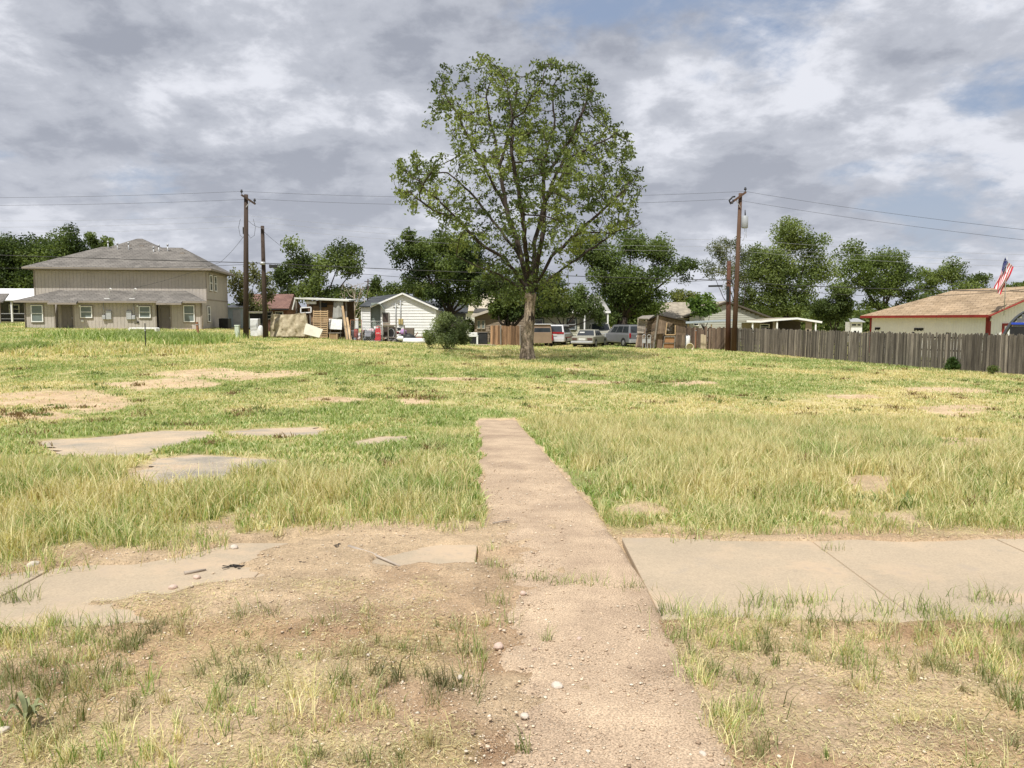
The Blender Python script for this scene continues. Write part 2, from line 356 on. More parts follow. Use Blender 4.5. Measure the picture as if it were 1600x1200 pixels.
def ground_mat():
    m = bpy.data.materials.new('earth_and_turf'); m.use_nodes = True; nt = m.node_tree; N = nt.nodes.new; L = nt.links.new
    b = nt.nodes['Principled BSDF']; b.inputs['Roughness'].default_value = .95; b.inputs['Specular IOR Level'].default_value = .1
    a = N('ShaderNodeAttribute'); a.attribute_name = 'tint'; tc = N('ShaderNodeTexCoord')
    def nz(s, d): n = N('ShaderNodeTexNoise'); n.inputs['Scale'].default_value = s; n.inputs['Detail'].default_value = d; n.inputs['Roughness'].default_value = .7; L(tc.outputs['Object'], n.inputs['Vector']); return n.outputs[0]
    def mr(v, lo, hi): n = N('ShaderNodeMapRange'); n.inputs[1].default_value = .3; n.inputs[2].default_value = .7; n.inputs[3].default_value = lo; n.inputs[4].default_value = hi; L(v, n.inputs[0]); return n.outputs[0]
    def mul(c, f): n = N('ShaderNodeVectorMath'); n.operation = 'SCALE'; L(c, n.inputs[0]); L(f, n.inputs['Scale']); return n.outputs[0]
    n1, n2, n3 = nz(4, 10), nz(85, 5), nz(.9, 8)
    c = mul(mul(mul(a.outputs[0], mr(n1, .74, 1.2)), mr(n2, .6, 1.3)), mr(n3, .85, 1.15)); L(c, b.inputs['Base Color'])
    bp = N('ShaderNodeBump'); bp.inputs['Distance'].default_value = .012; L(n2, bp.inputs['Height'])
    bp2 = N('ShaderNodeBump'); bp2.inputs['Distance'].default_value = .06; L(n1, bp2.inputs['Height']); L(bp.outputs[0], bp2.inputs['Normal']); L(bp2.outputs[0], b.inputs['Normal'])
    return m
def gz(X, Y):
    e = slab_exposed(X, Y)
    z = zg(X, Y) + .02 * (fbm(X * 3, Y * 3, 4, 101) - .5) * sst(9, 3, Y) + .030 * (fbm(X * 9, Y * 9, 4, 102) - .5) * sst(7, 5.5, Y)
    return z * (1 - e) + e * (-.045) + .022 * slab_zone(X, Y) * (1 - e)
def make_ground():
    a = np.linspace(-1, 1, 701); q = 7.3
    xs = np.sinh(a * q) / np.sinh(q) * 900
    ys = np.concatenate([-np.geomspace(300, 1, 14), np.linspace(-.6, 1, 8), np.geomspace(1.12, 100, 520)[0:], np.geomspace(110, 2500, 16)])
    X, Y = np.meshgrid(xs, ys); Z = zg(X, Y)
    Z = gz(X, Y)
    Z = Z - .035 * padmask(X, Y)
    Z = Z - .03 * (pathmask(X, Y, -.07) & ((Y > 6) | (X > .35)))
    ny, nx = X.shape; V = np.stack([X, Y, Z], -1).reshape(-1, 3)
    me = bpy.data.meshes.new('ground'); me.vertices.add(len(V)); me.vertices.foreach_set('co', V.reshape(-1).astype(np.float32))
    i = np.arange(ny - 1)[:, None] * nx + np.arange(nx - 1)[None]; i = i.reshape(-1)
    q4 = np.stack([i, i + 1, i + nx + 1, i + nx], -1).reshape(-1).astype(np.int32)
    me.loops.add(len(q4)); me.loops.foreach_set('vertex_index', q4); n = len(i)
    me.polygons.add(n); me.polygons.foreach_set('loop_start', np.arange(n, dtype=np.int32) * 4); me.polygons.foreach_set('loop_total', np.full(n, 4, np.int32)); me.polygons.foreach_set('use_smooth', np.ones(n, bool))
    ca = me.color_attributes.new('tint', 'FLOAT_COLOR', 'POINT'); C = np.ones((len(V), 4), np.float32)
    C[:, :3] = ground_color(X, Y).reshape(-1, 3); ca.data.foreach_set('color', C.reshape(-1)); me.update(calc_edges=True)
    me.materials.append(ground_mat()); o = bpy.data.objects.new('ground', me); COL.objects.link(o); tag(o, kind='structure')
def slab_zone(X, Y):
    return sst(0, .05, Y - 3.78) * sst(0, .05, 5.62 - Y) * np.where(X > .3, sst(.74, .79, X), sst(-.14, -.24, X))
def slab_exposed(X, Y):
    n = fbm(X * 2.0, Y * 2.6, 5, 111) - .5
    right = sst(.74, .79, X) * sst(0, .10, Y - (3.93 + .10 * n) - .03 * np.clip(X - 1, 0, 9) * 0) * sst(0, .08, 5.56 - Y + .18 * n - .07 * sst(1, 2, X))
    l1 = sst(0, .3, -1.75 - X + 1.3 * n - .40 * (4.6 - Y)) * sst(0, .1, Y - (3.80 + .35 * n)) * sst(0, .08, front_edge(X) - .05 - Y + .3 * n)
    l2 = sst(0, .12, X + .78 + .9 * n + .30 * (5.5 - Y)) * sst(-.2, -.24, X) * sst(0, .15, Y - 4.85 + .3 * n) * sst(0, .06, 5.38 - Y)
    return np.clip(np.where(X > .3, right, np.maximum(l1, l2)), 0, 1)
make_ground()
M_conc = slab_mat = mat('pavement_concrete', (.33, .27, .195), .9, .12, .9, .0, (.42, .335, .235), fine=(90, .12))
def dust(m):
    nt = m.node_tree; b = nt.nodes['Principled BSDF']; l = b.inputs['Base Color'].links[0]; src = l.from_socket; N = nt.nodes.new; L = nt.links.new
    tc = N('ShaderNodeTexCoord')
    def layer(src, scale, lo, hi, col, amt, det=10):
        n = N('ShaderNodeTexNoise'); n.inputs['Scale'].default_value = scale; n.inputs['Detail'].default_value = det; n.inputs['Roughness'].default_value = .68; L(tc.outputs['Object'], n.inputs['Vector'])
        r = N('ShaderNodeMapRange'); r.interpolation_type = 'SMOOTHSTEP'; r.inputs[1].default_value = lo; r.inputs[2].default_value = hi; r.inputs[4].default_value = amt; L(n.outputs[0], r.inputs[0])
        mx = N('ShaderNodeMix'); mx.data_type = 'RGBA'; L(r.outputs[0], mx.inputs[0]); L(src, mx.inputs[6]); mx.inputs[7].default_value = (*col, 1); return mx.outputs[2]
    c = layer(src, 1.3, .50, .64, (.47, .355, .24), .85); c = layer(c, 2.6, .56, .70, (.27, .24, .20), .5); c = layer(c, 24, .60, .70, (.22, .19, .16), .35, 4); L(c, b.inputs['Base Color'])
dust(M_conc)
def make_sidewalk():
    m = MB(); J = .010; m.box(.81, 15, 3.97, 5.53, -.2, -.004); m.box(-15, -.25, 3.82, 5.38, -.2, -.004)
    xs = [.80 + 1.37 * i for i in range(0, 12)]
    for a, b in zip(xs[:-1], xs[1:]): m.box(a + J / 2, b - J / 2, 3.95, 5.55, -.12, .004 + .004 * rnd.random())
    xl = [-.24 - 1.36 * i for i in range(0, 12)]
    for a, b in zip(xl[:-1], xl[1:]): m.box(b + J / 2, a - J / 2, 3.80, 5.40, -.12, .003 + .006 * rnd.random())
    o = m.build('pavement', M_conc, bevel=.008); tag(o, kind='structure')
make_sidewalk()
def make_path():
    ys = np.concatenate([np.linspace(-1.5, 8, 200), np.linspace(8.05, 17.25, 120)]); us = np.linspace(0, 1, 26)
    Yg = np.repeat(ys[:, None], 26, 1); xl, xr = path_edges(ys)
    xr = xr + .05 * (fbm(ys * 2.2, ys * 0, 3, 44) - .5); xl = xl + .10 * (fbm(ys * 2.2, ys * 0 + 9, 3, 45) - .5)
    Xg = xl[:, None] * (1 - us) + xr[:, None] * us
    Zg = zg(Xg, Yg) + .008 + .012 * (fbm(Xg * 6, Yg * 6, 3, 46) - .5)
    Zg[:, 0] -= .05; Zg[:, -1] -= .05
    Zg -= .05 * sst(16.4, 17.2, Yg + .9 * (fbm(Xg * 4, Yg * 2, 3, 48) - .5))
    Zg -= .05 * sst(.42, .0, us[None, :] + .36 * (fbm(Xg * 4, Yg * 4, 4, 47) - .5) + .10) * sst(6.4, 5.2, Yg)
    V = np.stack([Xg, Yg, Zg], -1); ny = len(ys)
    m = MB(); m.v = [tuple(p) for p in V.reshape(-1, 3)]
    m.f = [(i * 26 + j, i * 26 + j + 1, (i + 1) * 26 + j + 1, (i + 1) * 26 + j) for i in range(ny - 1) for j in range(25)]; m.sm = [True] * len(m.f)
    mt = mat('worn_gravelly_path', (.275, .20, .138), .95, .2, 1.9, .006, (.475, .36, .247), fine=(120, .45), detail=9)
    o = m.build('footpath', mt, fix=False); tag(o, kind='structure')
make_path()
from mathutils.geometry import delaunay_2d_cdt
def make_pads():
    mats = [mat('dusty_concrete', (.27, .245, .20), .95, .2, .9, .004, (.52, .40, .27), fine=(45, .2)), None, mat('old_asphalt', (.20, .185, .165), .95, .2, 1.3, .006, (.47, .39, .28), fine=(50, .25)), None]
    mats[1] = mats[0]; mats[3] = mats[0]
    dust(mats[0]); dust(mats[2])
    for P, mt in zip(PADW, mats):
        xs = [p[0] for p in P]; ys = [p[1] for p in P]; pts = []
        for i in range(len(P)):
            a, b = Vector(P[i]), Vector(P[(i + 1) % len(P)]); k = max(1, int((b - a).length / .12))
            for j in range(k):
                p = a.lerp(b, j / k); q = .60; pts.append(Vector((p.x + q * (float(fbm(np.array([p.x * 3]), np.array([p.y * 3]), 3, 5)[0]) - .5), p.y + q * (float(fbm(np.array([p.x * 3]), np.array([p.y * 3]), 3, 6)[0]) - .5))))
        n = len(pts); inner = [Vector((x, y)) for x in np.arange(min(xs), max(xs), .4) for y in np.arange(min(ys), max(ys), .4) if in_poly(np.array([x]), np.array([y]), [(p.x, p.y) for p in pts])[0]]
        v, e, f, *_ = delaunay_2d_cdt(pts + inner, [(i, (i + 1) % n) for i in range(n)], [], 1, 1e-5)
        m = MB(); m.add([(p.x, p.y, zgs(p.x, p.y) - .020) for p in v], f, True)
        o = m.build('concrete_pad', mt, fix=False); tag(o, kind='structure')
make_pads()

# ================================================================ GRASS
NR = np.random.default_rng(5)
GREENS = np.array([(.15, .24, .05), (.24, .33, .085), (.36, .44, .16), (.50, .55, .27)])
DRYS = np.array([(.74, .66, .40), (.68, .62, .36), (.62, .58, .30), (.55, .45, .24)])
def blades(X, Y, h, w, lean, col_g, name, m, Z=None, bend=.5, tipdry=.4):
    n = len(X); a = NR.uniform(0, 2 * np.pi, n); la = NR.uniform(0, 2 * np.pi, n); l = lean * h * NR.uniform(.2, 1.2, n)
    Z = zg(X, Y) - .012 if Z is None else Z
    side = np.stack([np.cos(a), np.sin(a), 0 * a], -1); ld = np.stack([np.cos(la), np.sin(la), 0 * a], -1)
    base = np.stack([X, Y, Z], -1); hv = np.zeros((n, 3)); hv[:, 2] = h
    mid = base + hv * .55 + ld * (l * .3)[:, None]; tip = base + hv * np.clip(1 - (l / np.maximum(h, .01)) ** 2 * .22, .4, 1)[:, None] + ld * l[:, None]
    ww = (w / 2)[:, None] * side
    V = np.stack([base - ww, base + ww, mid + ww * .8, mid - ww * .8, tip], 1)
    idx = NR.integers(0, 4, n); g = GREENS[idx]; d = DRYS[NR.integers(0, 4, n)]
    t = (NR.uniform(0, 1, n) < col_g)[:, None]; c = np.where(t, g, d) * NR.uniform(.8, 1.2, n)[:, None]
    C = np.repeat(c[:, None, :], 5, 1); C[:, 4] = C[:, 4] * (1 - tipdry) + d * tipdry
    o = fast_mesh(name, V.astype(np.float32), 5, m, colors=np.clip(C, 0, 1).astype(np.float32), faces=[[0, 1, 2, 3], [3, 2, 4]])
    return o
M_grass = leafmat('grass_blades', .38)
def region_pts(n, y0, y1, p, tmax=.84, x0=None, x1=None):
    u = NR.uniform(0, 1, n); q = 2 - p
    Y = (y0 ** q + u * (y1 ** q - y0 ** q)) ** (1 / q) if abs(q) > 1e-6 else y0 * (y1 / y0) ** u
    X = NR.uniform(-tmax, tmax, n) * (Y + .8); return X, Y
def make_grass():
    # tall pale grass either side of the path
    X, Y = region_pts(520000, 5.0, 18.8, .85); T = tallness(X, Y) * sst(.0, .5, cover(X, Y)) * np.where(NR.uniform(0, 1, len(X)) < cover(X, Y) + .02, 1, 0)
    clump = fbm(X * 4.5, Y * 4.5, 3, 121)
    k = (T > .12) & (NR.uniform(0, 1, len(X)) < np.clip(T * 1.1, 0, 1) * sst(.36, .60, clump + .05)); X, Y, T = X[k], Y[k], T[k]; clump = clump[k]
    stalk = NR.uniform(0, 1, len(X)) < .035
    h = (.035 + .155 * T * NR.uniform(.3, 1.2, len(X))) * (.35 + 1.3 * clump) * np.where(stalk, 1.7, 1); g = greenness(X, Y)
    print('tall', len(X))
    o = blades(X, Y, h, NR.uniform(.004, .009, len(X)) * (1 + Y / 30), .65, np.where(stalk, 0, np.clip(np.where(X > 0, .25, .36) + .6 * (g - .4) + 1.7 * (fbm(X * 2.2, Y * 2.2, 4, 122) - .5) + .6 * (fbm(X * .5, Y * .5, 2, 123) - .5), .04, .96)), 'tall_grass', M_grass, tipdry=.55)
    tag(o, kind='stuff', label='pale straw-green tall grass on both sides of the path', cat='grass')
    # lawn
    X, Y = region_pts(620000, 5.2, 34, 1.25); c = cover(X, Y); cl = fbm(X * 3, Y * 3, 4, 131)
    k = (NR.uniform(0, 1, len(X)) < c * sst(.32, .58, cl + .07)); X, Y, cl = X[k], Y[k], cl[k]; g = greenness(X, Y)
    h = NR.uniform(.025, .085, len(X)) * (.3 + 1.5 * cl) * (1 + .5 * sst(.5, .8, g)); print('lawn', len(X))
    o = blades(X, Y, h, NR.uniform(.005, .010, len(X)) * (1 + Y / 12), .9, sst(.12, .76, g) * .9, 'lawn_grass', M_grass, tipdry=.25)
    tag(o, kind='stuff', label='short mottled green and straw lawn grass over the empty lot', cat='grass')
    X, Y = region_pts(330000, 30, 80, 1.5); c = cover(X, Y); cl = fbm(X * 1.2, Y * 1.2, 4, 141)
    k = (NR.uniform(0, 1, len(X)) < c * sst(.2, .5, cl + .12)); X, Y, cl = X[k], Y[k], cl[k]; g = greenness(X, Y)
    h = NR.uniform(.05, .14, len(X)) * (.6 + .8 * cl); print('far', len(X))
    o = blades(X, Y, h, NR.uniform(.015, .035, len(X)) * (Y / 35), .8, sst(.10, .72, g) * .92, 'far_lawn_grass', M_grass, tipdry=.2)
    tag(o, kind='stuff', label='yellowish green lawn grass at the far end of the lot', cat='grass')
    # low darker clumps and brown weeds dotted over the lawn
    n = 900; cx, cy = region_pts(n, 6.5, 50, 1.35); k = (NR.uniform(0, 1, n) < cover(cx, cy) * .9) & (fbm(cx * .5, cy * .5, 3, 145) > .42); cx, cy = cx[k], cy[k]
    ex = [G(*p) for p in [(640, 612), (655, 618), (670, 625), (600, 622), (900, 590), (930, 588), (1000, 592), (1060, 596), (870, 583), (1010, 600), (690, 600), (730, 588), (560, 570), (20, 645), (45, 648), (15, 652), (85, 640), (60, 500 + 55)] for _ in range(5)]
    cx = np.concatenate([cx, [p.x + rnd.gauss(0, .5) for p in ex]]); cy = np.concatenate([cy, [p.y + rnd.gauss(0, .7) for p in ex]])
    sz = NR.uniform(.4, 1.2, len(cx)); per = 46; k = np.repeat(np.arange(len(cx)), per); r = np.abs(NR.normal(0, .13, len(k))) * sz[k] * (1 + cy[k] / 30); a = NR.uniform(0, 6.283, len(k)); X = cx[k] + r * np.cos(a); Y = cy[k] + r * np.sin(a); q_ = ~pathmask(X, Y, .12); k, X, Y = k[q_], X[q_], Y[q_]
    o = blades(X, Y, .16 * sz[k] * NR.uniform(.3, 1.1, len(k)), NR.uniform(.008, .016, len(k)) * (1 + Y / 18), 1.0, np.full(len(k), 1.0), 'weed_clumps', M_grass, tipdry=.05)
    ca = o.data.color_attributes['tint']; c = np.zeros(len(ca.data) * 4, np.float32); ca.data.foreach_get('color', c); c = c.reshape(-1, 5, 4); br = (NR.uniform(0, 1, len(cx)) < .4)[k]; c[:, :, :3] = np.where(br[:, None, None], np.array((.22, .15, .07)) * .9, c[:, :, :3] * .6); ca.data.foreach_set('color', c.reshape(-1))
    tag(o, kind='stuff', label='low darker weed clumps dotted over the lawn', cat='weeds')
    # weeds: green swathes at the back left and along the fence
    def weeds(n, spots, hh, name, label, gr):
        XX = []; YY = []; HH = []
        for (pa, pb, wdt) in spots:
            m_ = int(n / len(spots)); s = NR.uniform(0, 1, m_); A = G(*pa); B = G(*pb)
            x = A.x + (B.x - A.x) * s + NR.normal(0, wdt * .3, m_); y = A.y + (B.y - A.y) * s + NR.normal(0, wdt, m_)
            k = fbm(x * .7, y * .7, 3, 151) + NR.uniform(-.15, .15, m_) > .42
            XX.append(x[k]); YY.append(y[k]); HH.append(NR.uniform(.3, 1.1, k.sum()))
        X = np.concatenate(XX); Y = np.concatenate(YY); H = np.concatenate(HH) * hh * (.5 + fbm(X * .8, Y * .8, 3, 152))
        o = blades(X, Y, H, NR.uniform(.03, .06, len(X)), .8, np.full(len(X), gr), name, M_grass, tipdry=.1)
        tag(o, kind='stuff', label=label, cat='weeds')
    weeds(26000, [((95, 523), (355, 531), 2.4), ((180, 528), (330, 537), 1.6), ((0, 549), (50, 546), 1.0)], .55, 'green_weeds', 'tall green weeds below the two-storey house', .97)
    weeds(15000, [((0, 540), (200, 547), 1.2), ((0, 552), (330, 549), 1.2)], .35, 'pale_weeds', 'pale feathery weeds at the left back of the lot', .25)
    # grass thickening along the foot of the fence
    s = NR.uniform(0, 1, 24000) ** .8; X = 16.6 + 13 * s + NR.normal(-.3, .35, 24000); Y = 56.6 - 41.4 * s - np.abs(NR.normal(0, .5, 24000))
    H = (.08 + .24 * sst(.25, .6, s)) * (.4 + 1.2 * fbm(X * .8, Y * .8, 3, 161)) * NR.uniform(.5, 1.2, 24000)
    o = blades(X, Y, H, NR.uniform(.02, .045, 24000), .9, np.full(24000, .9), 'fence_foot_grass', M_grass, tipdry=.2); tag(o, kind='stuff', label='bright green long grass along the foot of the weathered fence', cat='grass')
    # foreground: dry tufts, lying straw
    def tufts(n, y0, y1, xf, per, hh, green, name, label):
        cx, cy = region_pts(n * 6, y0, y1, .6, .80); keep = xf(cx, cy); cx, cy = cx[keep][:n], cy[keep][:n]
        sz = NR.uniform(.4, 1.3, len(cx)); k = np.repeat(np.arange(len(cx)), per); r = np.abs(NR.normal(0, .045, len(k))) * sz[k]; a = NR.uniform(0, 6.283, len(k))
        X = cx[k] + r * np.cos(a); Y = cy[k] + r * np.sin(a); H = hh * sz[k] * NR.uniform(.35, 1.1, len(k))
        gt = np.clip(green + NR.normal(0, .22, len(cx)), 0, 1)[k]; on = ~pathmask(X, Y, -.08)
        return X[on], Y[on], H[on], gt[on]
    def zone_f(cx, cy):
        n1 = fbm(cx * 1.3, cy * 1.3, 3, 171); e = slab_exposed(cx, cy)
        d = np.where(cx > .85, .50 + .5 * sst(3.2, 3.9, cy), np.where(cx < -.3, .30 + .35 * sst(-1.2, -2.4, cx), .12)) * (cy < 4.05) 
        return (NR.uniform(0, 1, len(cx)) < d * sst(.3, .6, n1) * 1.4) & (e < .3)
    X, Y, H, gt = tufts(760, 1.9, 4.1, zone_f, 34, .135, .42, '', ''); print('tuft', len(X))
    # a stray line of tufts on the crossing and the joint of the path
    ex = []
    for (px, py, n_, s_) in [(770, 885, 60, .05), (800, 905, 50, .06), (880, 912, 70, .06), (930, 915, 60, .07), (985, 920, 60, .05), (840, 908, 40, .04), (855, 1003, 24, .015), (725, 1075, 50, .06), (715, 1020, 30, .04), (820, 1175, 30, .02), (780, 945, 30, .04), (790, 975, 30, .05),
                             (18, 940, 120, .07), (388, 1060, 45, .03), (1045, 960, 90, .06), (1110, 968, 70, .05), (1200, 950, 120, .09), (1260, 945, 120, .10), (1330, 1040, 110, .06), (1460, 960, 110, .08), (1540, 940, 120, .09), (1240, 975, 90, .1), (1380, 960, 90, .1), (1590, 985, 90, .08), (110, 985, 80, .08), (180, 980, 60, .07), (20, 1000, 120, .1), (260, 985, 60, .05),
                             (770, 860, 30, .04), (1300, 860, 40, .05), (1060, 1000, 60, .05), (1100, 1060, 70, .06), (1150, 1120, 70, .06)]:
        c = G(px, py); ex.append((c.x + NR.normal(0, s_, n_), c.y + NR.normal(0, s_ * .6, n_), NR.uniform(.03, .15, n_) * (.8 if py < 930 else 1.15), np.full(n_, .75)))
    X = np.concatenate([X] + [e[0] for e in ex]); Y = np.concatenate([Y] + [e[1] for e in ex]); H = np.concatenate([H] + [e[2] for e in ex]); gt = np.concatenate([gt] + [e[3] for e in ex])
    o = blades(X, Y, H, NR.uniform(.0022, .0045, len(X)), .8, gt, 'dry_tufts', M_grass, tipdry=.35)
    ca = o.data.color_attributes['tint']; c = np.zeros(len(ca.data) * 4, np.float32); ca.data.foreach_get('color', c); c = c.reshape(-1, 5, 4); sh = np.clip(.45 + 1.1 * fbm(X * 5, Y * 5, 2, 172), .5, 1.15)[:, None, None]; c[:, :, :3] = c[:, :, :3] * sh * (1 - .4 * (fbm(X * 3, Y * 3, 2, 173) > .56))[:, None, None]; ca.data.foreach_set('color', c.reshape(-1)); tag(o, kind='stuff', label='sparse dry grass tufts rooted in the bare foreground soil', cat='grass')
    # ragged fringe of grass along the lot's front edge
    n = 40000; X = NR.uniform(-7, 7.5, n); fe = front_edge(X); Y = fe + NR.normal(.30, .28, n) ; k = ~pathmask(X, Y, -.02) & (fbm(X * 3.2, Y * 3.2, 3, 181) > .50) & (Y > fe - .25); X, Y = X[k], Y[k]
    o = blades(X, Y, NR.uniform(.04, .20, len(X)), NR.uniform(.003, .006, len(X)), .95, np.full(len(X), .5), 'fringe_grass', M_grass, tipdry=.5); tag(o, kind='stuff', label='ragged grass fringe hanging over the back edge of the pavement', cat='grass')
    # straw lying on the soil
    n = 170000; X, Y = region_pts(n, 1.8, 6.3, .5, .8); k = (fbm(X * 1.9, Y * 1.9, 4, 191) + NR.uniform(-.12, .12, n) > np.where(Y < 4.0, .47, .56)) & (slab_exposed(X, Y) < .2) & ~pathmask(X, Y, -.05) & ~((X < 0) & (Y > 4.6) & (X > -2.3)); X, Y = X[k], Y[k]; n = len(X); print('straw', n)
    a = NR.uniform(0, 6.283, n); l = NR.uniform(.006, .034, n); d = np.stack([np.cos(a), np.sin(a), NR.uniform(-.05, .25, n)], -1); s = np.stack([-np.sin(a), np.cos(a), 0 * a], -1) * NR.uniform(.0006, .0016, n)[:, None]
    b = np.stack([X, Y, gz(X, Y) + NR.uniform(.002, .014, n)], -1); e = b + d * l[:, None]
    V = np.stack([b - s, b + s, e + s, e - s], 1).astype(np.float32); C = DRYS[NR.integers(0, 4, n)] * NR.uniform(.5, 1.25, n)[:, None]
    o = fast_mesh('straw', V, 4, M_grass, colors=np.clip(C, 0, 1).astype(np.float32)); tag(o, kind='stuff', label='broken straw lying loose on the bare soil', cat='straw')
make_grass()
def make_gravel():
    n = 260000; X, Y = region_pts(n, 1.7, 9, 1.1, .74)
    left = (X < .1) & (Y > 3.0) & (Y < 6.2); on_path = pathmask(X, Y, -.03)
    p = np.where(on_path, .9, np.where(left, 1.0, .5)) * sst(.12, .55, fbm(X * 2.1, Y * 2.1, 4, 201)) ; e = slab_exposed(X, Y)
    k = (NR.uniform(0, 1, n) < p) & (e < .4); X, Y = X[k], Y[k]; n = len(X)
    s = .0019 + .0011 * NR.pareto(2.1, n); s = np.clip(s, .0015, .011)
    O = np.array([(1, 0, 0), (0, 1, 0), (-1, 0, 0), (0, -1, 0), (0, 0, .8), (0, 0, -.8), (.7, .7, .45), (-.6, .65, .4), (-.7, -.6, .45), (.6, -.7, .4)], float)
    F_ = [[4, 6, 7], [4, 7, 8], [4, 8, 9], [4, 9, 6], [0, 1, 6], [1, 7, 6], [1, 2, 7], [2, 8, 7], [2, 3, 8], [3, 9, 8], [3, 0, 9], [0, 6, 9], [0, 5, 1], [1, 5, 2], [2, 5, 3], [3, 5, 0]]
    a = NR.uniform(0, 6.283, n); V = O[None] * NR.uniform(.6, 1.3, (n, 10, 1)) * np.stack([s, s * NR.uniform(.6, 1, n), s * NR.uniform(.4, .8, n)], -1)[:, None, :]
    x = V[..., 0] * np.cos(a)[:, None] - V[..., 1] * np.sin(a)[:, None]; y = V[..., 0] * np.sin(a)[:, None] + V[..., 1] * np.cos(a)[:, None]
    V = np.stack([x + X[:, None], y + Y[:, None], V[..., 2] + (np.maximum(gz(X, Y), np.where(pathmask(X, Y, -.03), zg(X, Y) + .008, -9)) + s * .25)[:, None]], -1)
    base = np.array([(.60, .49, .36), (.62, .54, .42), (.46, .34, .23), (.34, .24, .16), (.57, .44, .30)])[NR.integers(0, 5, n)] * NR.uniform(.8, 1.15, n)[:, None]
    m = bpy.data.materials.new('pebble_stone'); m.use_nodes = True; b = m.node_tree.nodes['Principled BSDF']; at_ = m.node_tree.nodes.new('ShaderNodeAttribute'); at_.attribute_name = 'tint'; m.node_tree.links.new(at_.outputs[0], b.inputs['Base Color']); b.inputs['Roughness'].default_value = .9
    o = fast_mesh('gravel', V.astype(np.float32), 10, m, colors=np.clip(base, 0, 1).astype(np.float32), faces=F_); tag(o, kind='stuff', label='small gravel stones scattered over path and bare soil', cat='gravel')
make_gravel()
# ================================================================ TREES
from mathutils.kdtree import KDTree
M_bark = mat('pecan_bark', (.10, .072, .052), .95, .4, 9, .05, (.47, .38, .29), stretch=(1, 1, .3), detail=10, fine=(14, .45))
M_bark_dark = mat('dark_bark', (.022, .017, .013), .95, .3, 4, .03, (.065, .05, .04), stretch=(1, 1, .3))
M_dead = mat('dead_wood', (.30, .25, .20), .95, .2, 4, .01, (.42, .36, .30))
M_leaf = leafmat('leaves', .42)
def leaf_cloud(P, size, tint, name, parent, spread=(.75, 1.3), flat=.0, aspect=.45, droop=0.0, matl=None):
    """one leaf-shaped quad at each point of P"""
    n = len(P); d = NR.normal(0, 1, (n, 3)); d[:, 2] = d[:, 2] * (1 - flat) - droop; d /= np.linalg.norm(d, axis=1)[:, None]
    e = NR.normal(0, 1, (n, 3)); e -= (e * d).sum(1)[:, None] * d; e /= np.linalg.norm(e, axis=1)[:, None]
    L_ = (size * NR.uniform(*spread, n))[:, None]; Wd = L_ * aspect
    V = np.stack([P - d * L_ * .5, P + e * Wd * .5 - d * L_ * .05, P + d * L_ * .5, P - e * Wd * .5 - d * L_ * .05], 1)
    return fast_mesh(name, V.astype(np.float32), 4, matl or M_leaf, parent, colors=np.clip(tint, 0, 1).astype(np.float32))
def tints(n, P, cols, s=.35, seed=0, jit=.25):
    f = fbm(P[:, 0] * s + P[:, 1] * .13, P[:, 2] * s + seed, 3, seed + 5); f = np.clip((f - .3) / .4 + NR.normal(0, .18, n), 0, .999)
    C = np.array(cols); i = f * (len(C) - 1); a = i.astype(int); t = (i - a)[:, None]
    return (C[a] * (1 - t) + C[np.minimum(a + 1, len(C) - 1)] * t) * NR.uniform(1 - jit, 1 + jit, n)[:, None]
def skeleton(nodes, parents, attr, step, infl, kill, iters=90):
    nodes = [Vector(p) for p in nodes]; parents = list(parents); attr = [Vector(a) for a in attr]
    for it in range(iters):
        kd = KDTree(len(nodes))
        for i, p in enumerate(nodes): kd.insert(p, i)
        kd.balance(); dirs = {}; left = []
        for a in attr:
            co, i, d = kd.find(a)
            if d < kill: continue
            left.append(a)
            if d < infl: dirs.setdefault(i, []).append((a - co).normalized())
        attr = left
        if not dirs: break
        new = 0
        for i, ds in dirs.items():
            v = sum(ds, Vector()) + Vector((rnd.uniform(-.15, .15), rnd.uniform(-.15, .15), rnd.uniform(-.05, .15)))
            if v.length < .2: continue
            nodes.append(nodes[i] + v.normalized() * step); parents.append(i); new += 1
        if not new: break
    return nodes, parents
def branch_mesh(nodes, parents, tip, expo, name, matl, parent, rmax=None, base_r=None, minr=0):
    n = len(nodes); ch = [[] for _ in range(n)]
    for i, p in enumerate(parents):
        if p >= 0: ch[p].append(i)
    rad = [0.0] * n
    for i in range(n - 1, -1, -1):
        rad[i] = tip if not ch[i] else (sum(rad[c] ** expo for c in ch[i])) ** (1 / expo)
    if base_r:
        k = base_r / rad[0]; rad = [r * (1 + (k - 1) * min(1, (r / rad[0]) ** .35)) for r in rad]
    m = MB(); done = set()
    stack = [(0, None)]
    while stack:
        s, par = stack.pop(); pts = [nodes[par], nodes[s]] if par is not None else [nodes[s]]; rs = [min(rad[par], rad[s] * 1.15), rad[s]] if par is not None else [rad[s]]
        i = s
        while ch[i]:
            c = max(ch[i], key=lambda j: rad[j])
            for o in ch[i]:
                if o != c: stack.append((o, i))
            pts.append(nodes[c]); rs.append(rad[c]); i = c
        if len(pts) > 1 and max(rs) > minr: m.tube(pts, rs, 10 if rs[0] > .12 else (6 if rs[0] > .04 else 3), True, caps=False)
    return m.build(name, matl, parent, fix=False), rad, ch

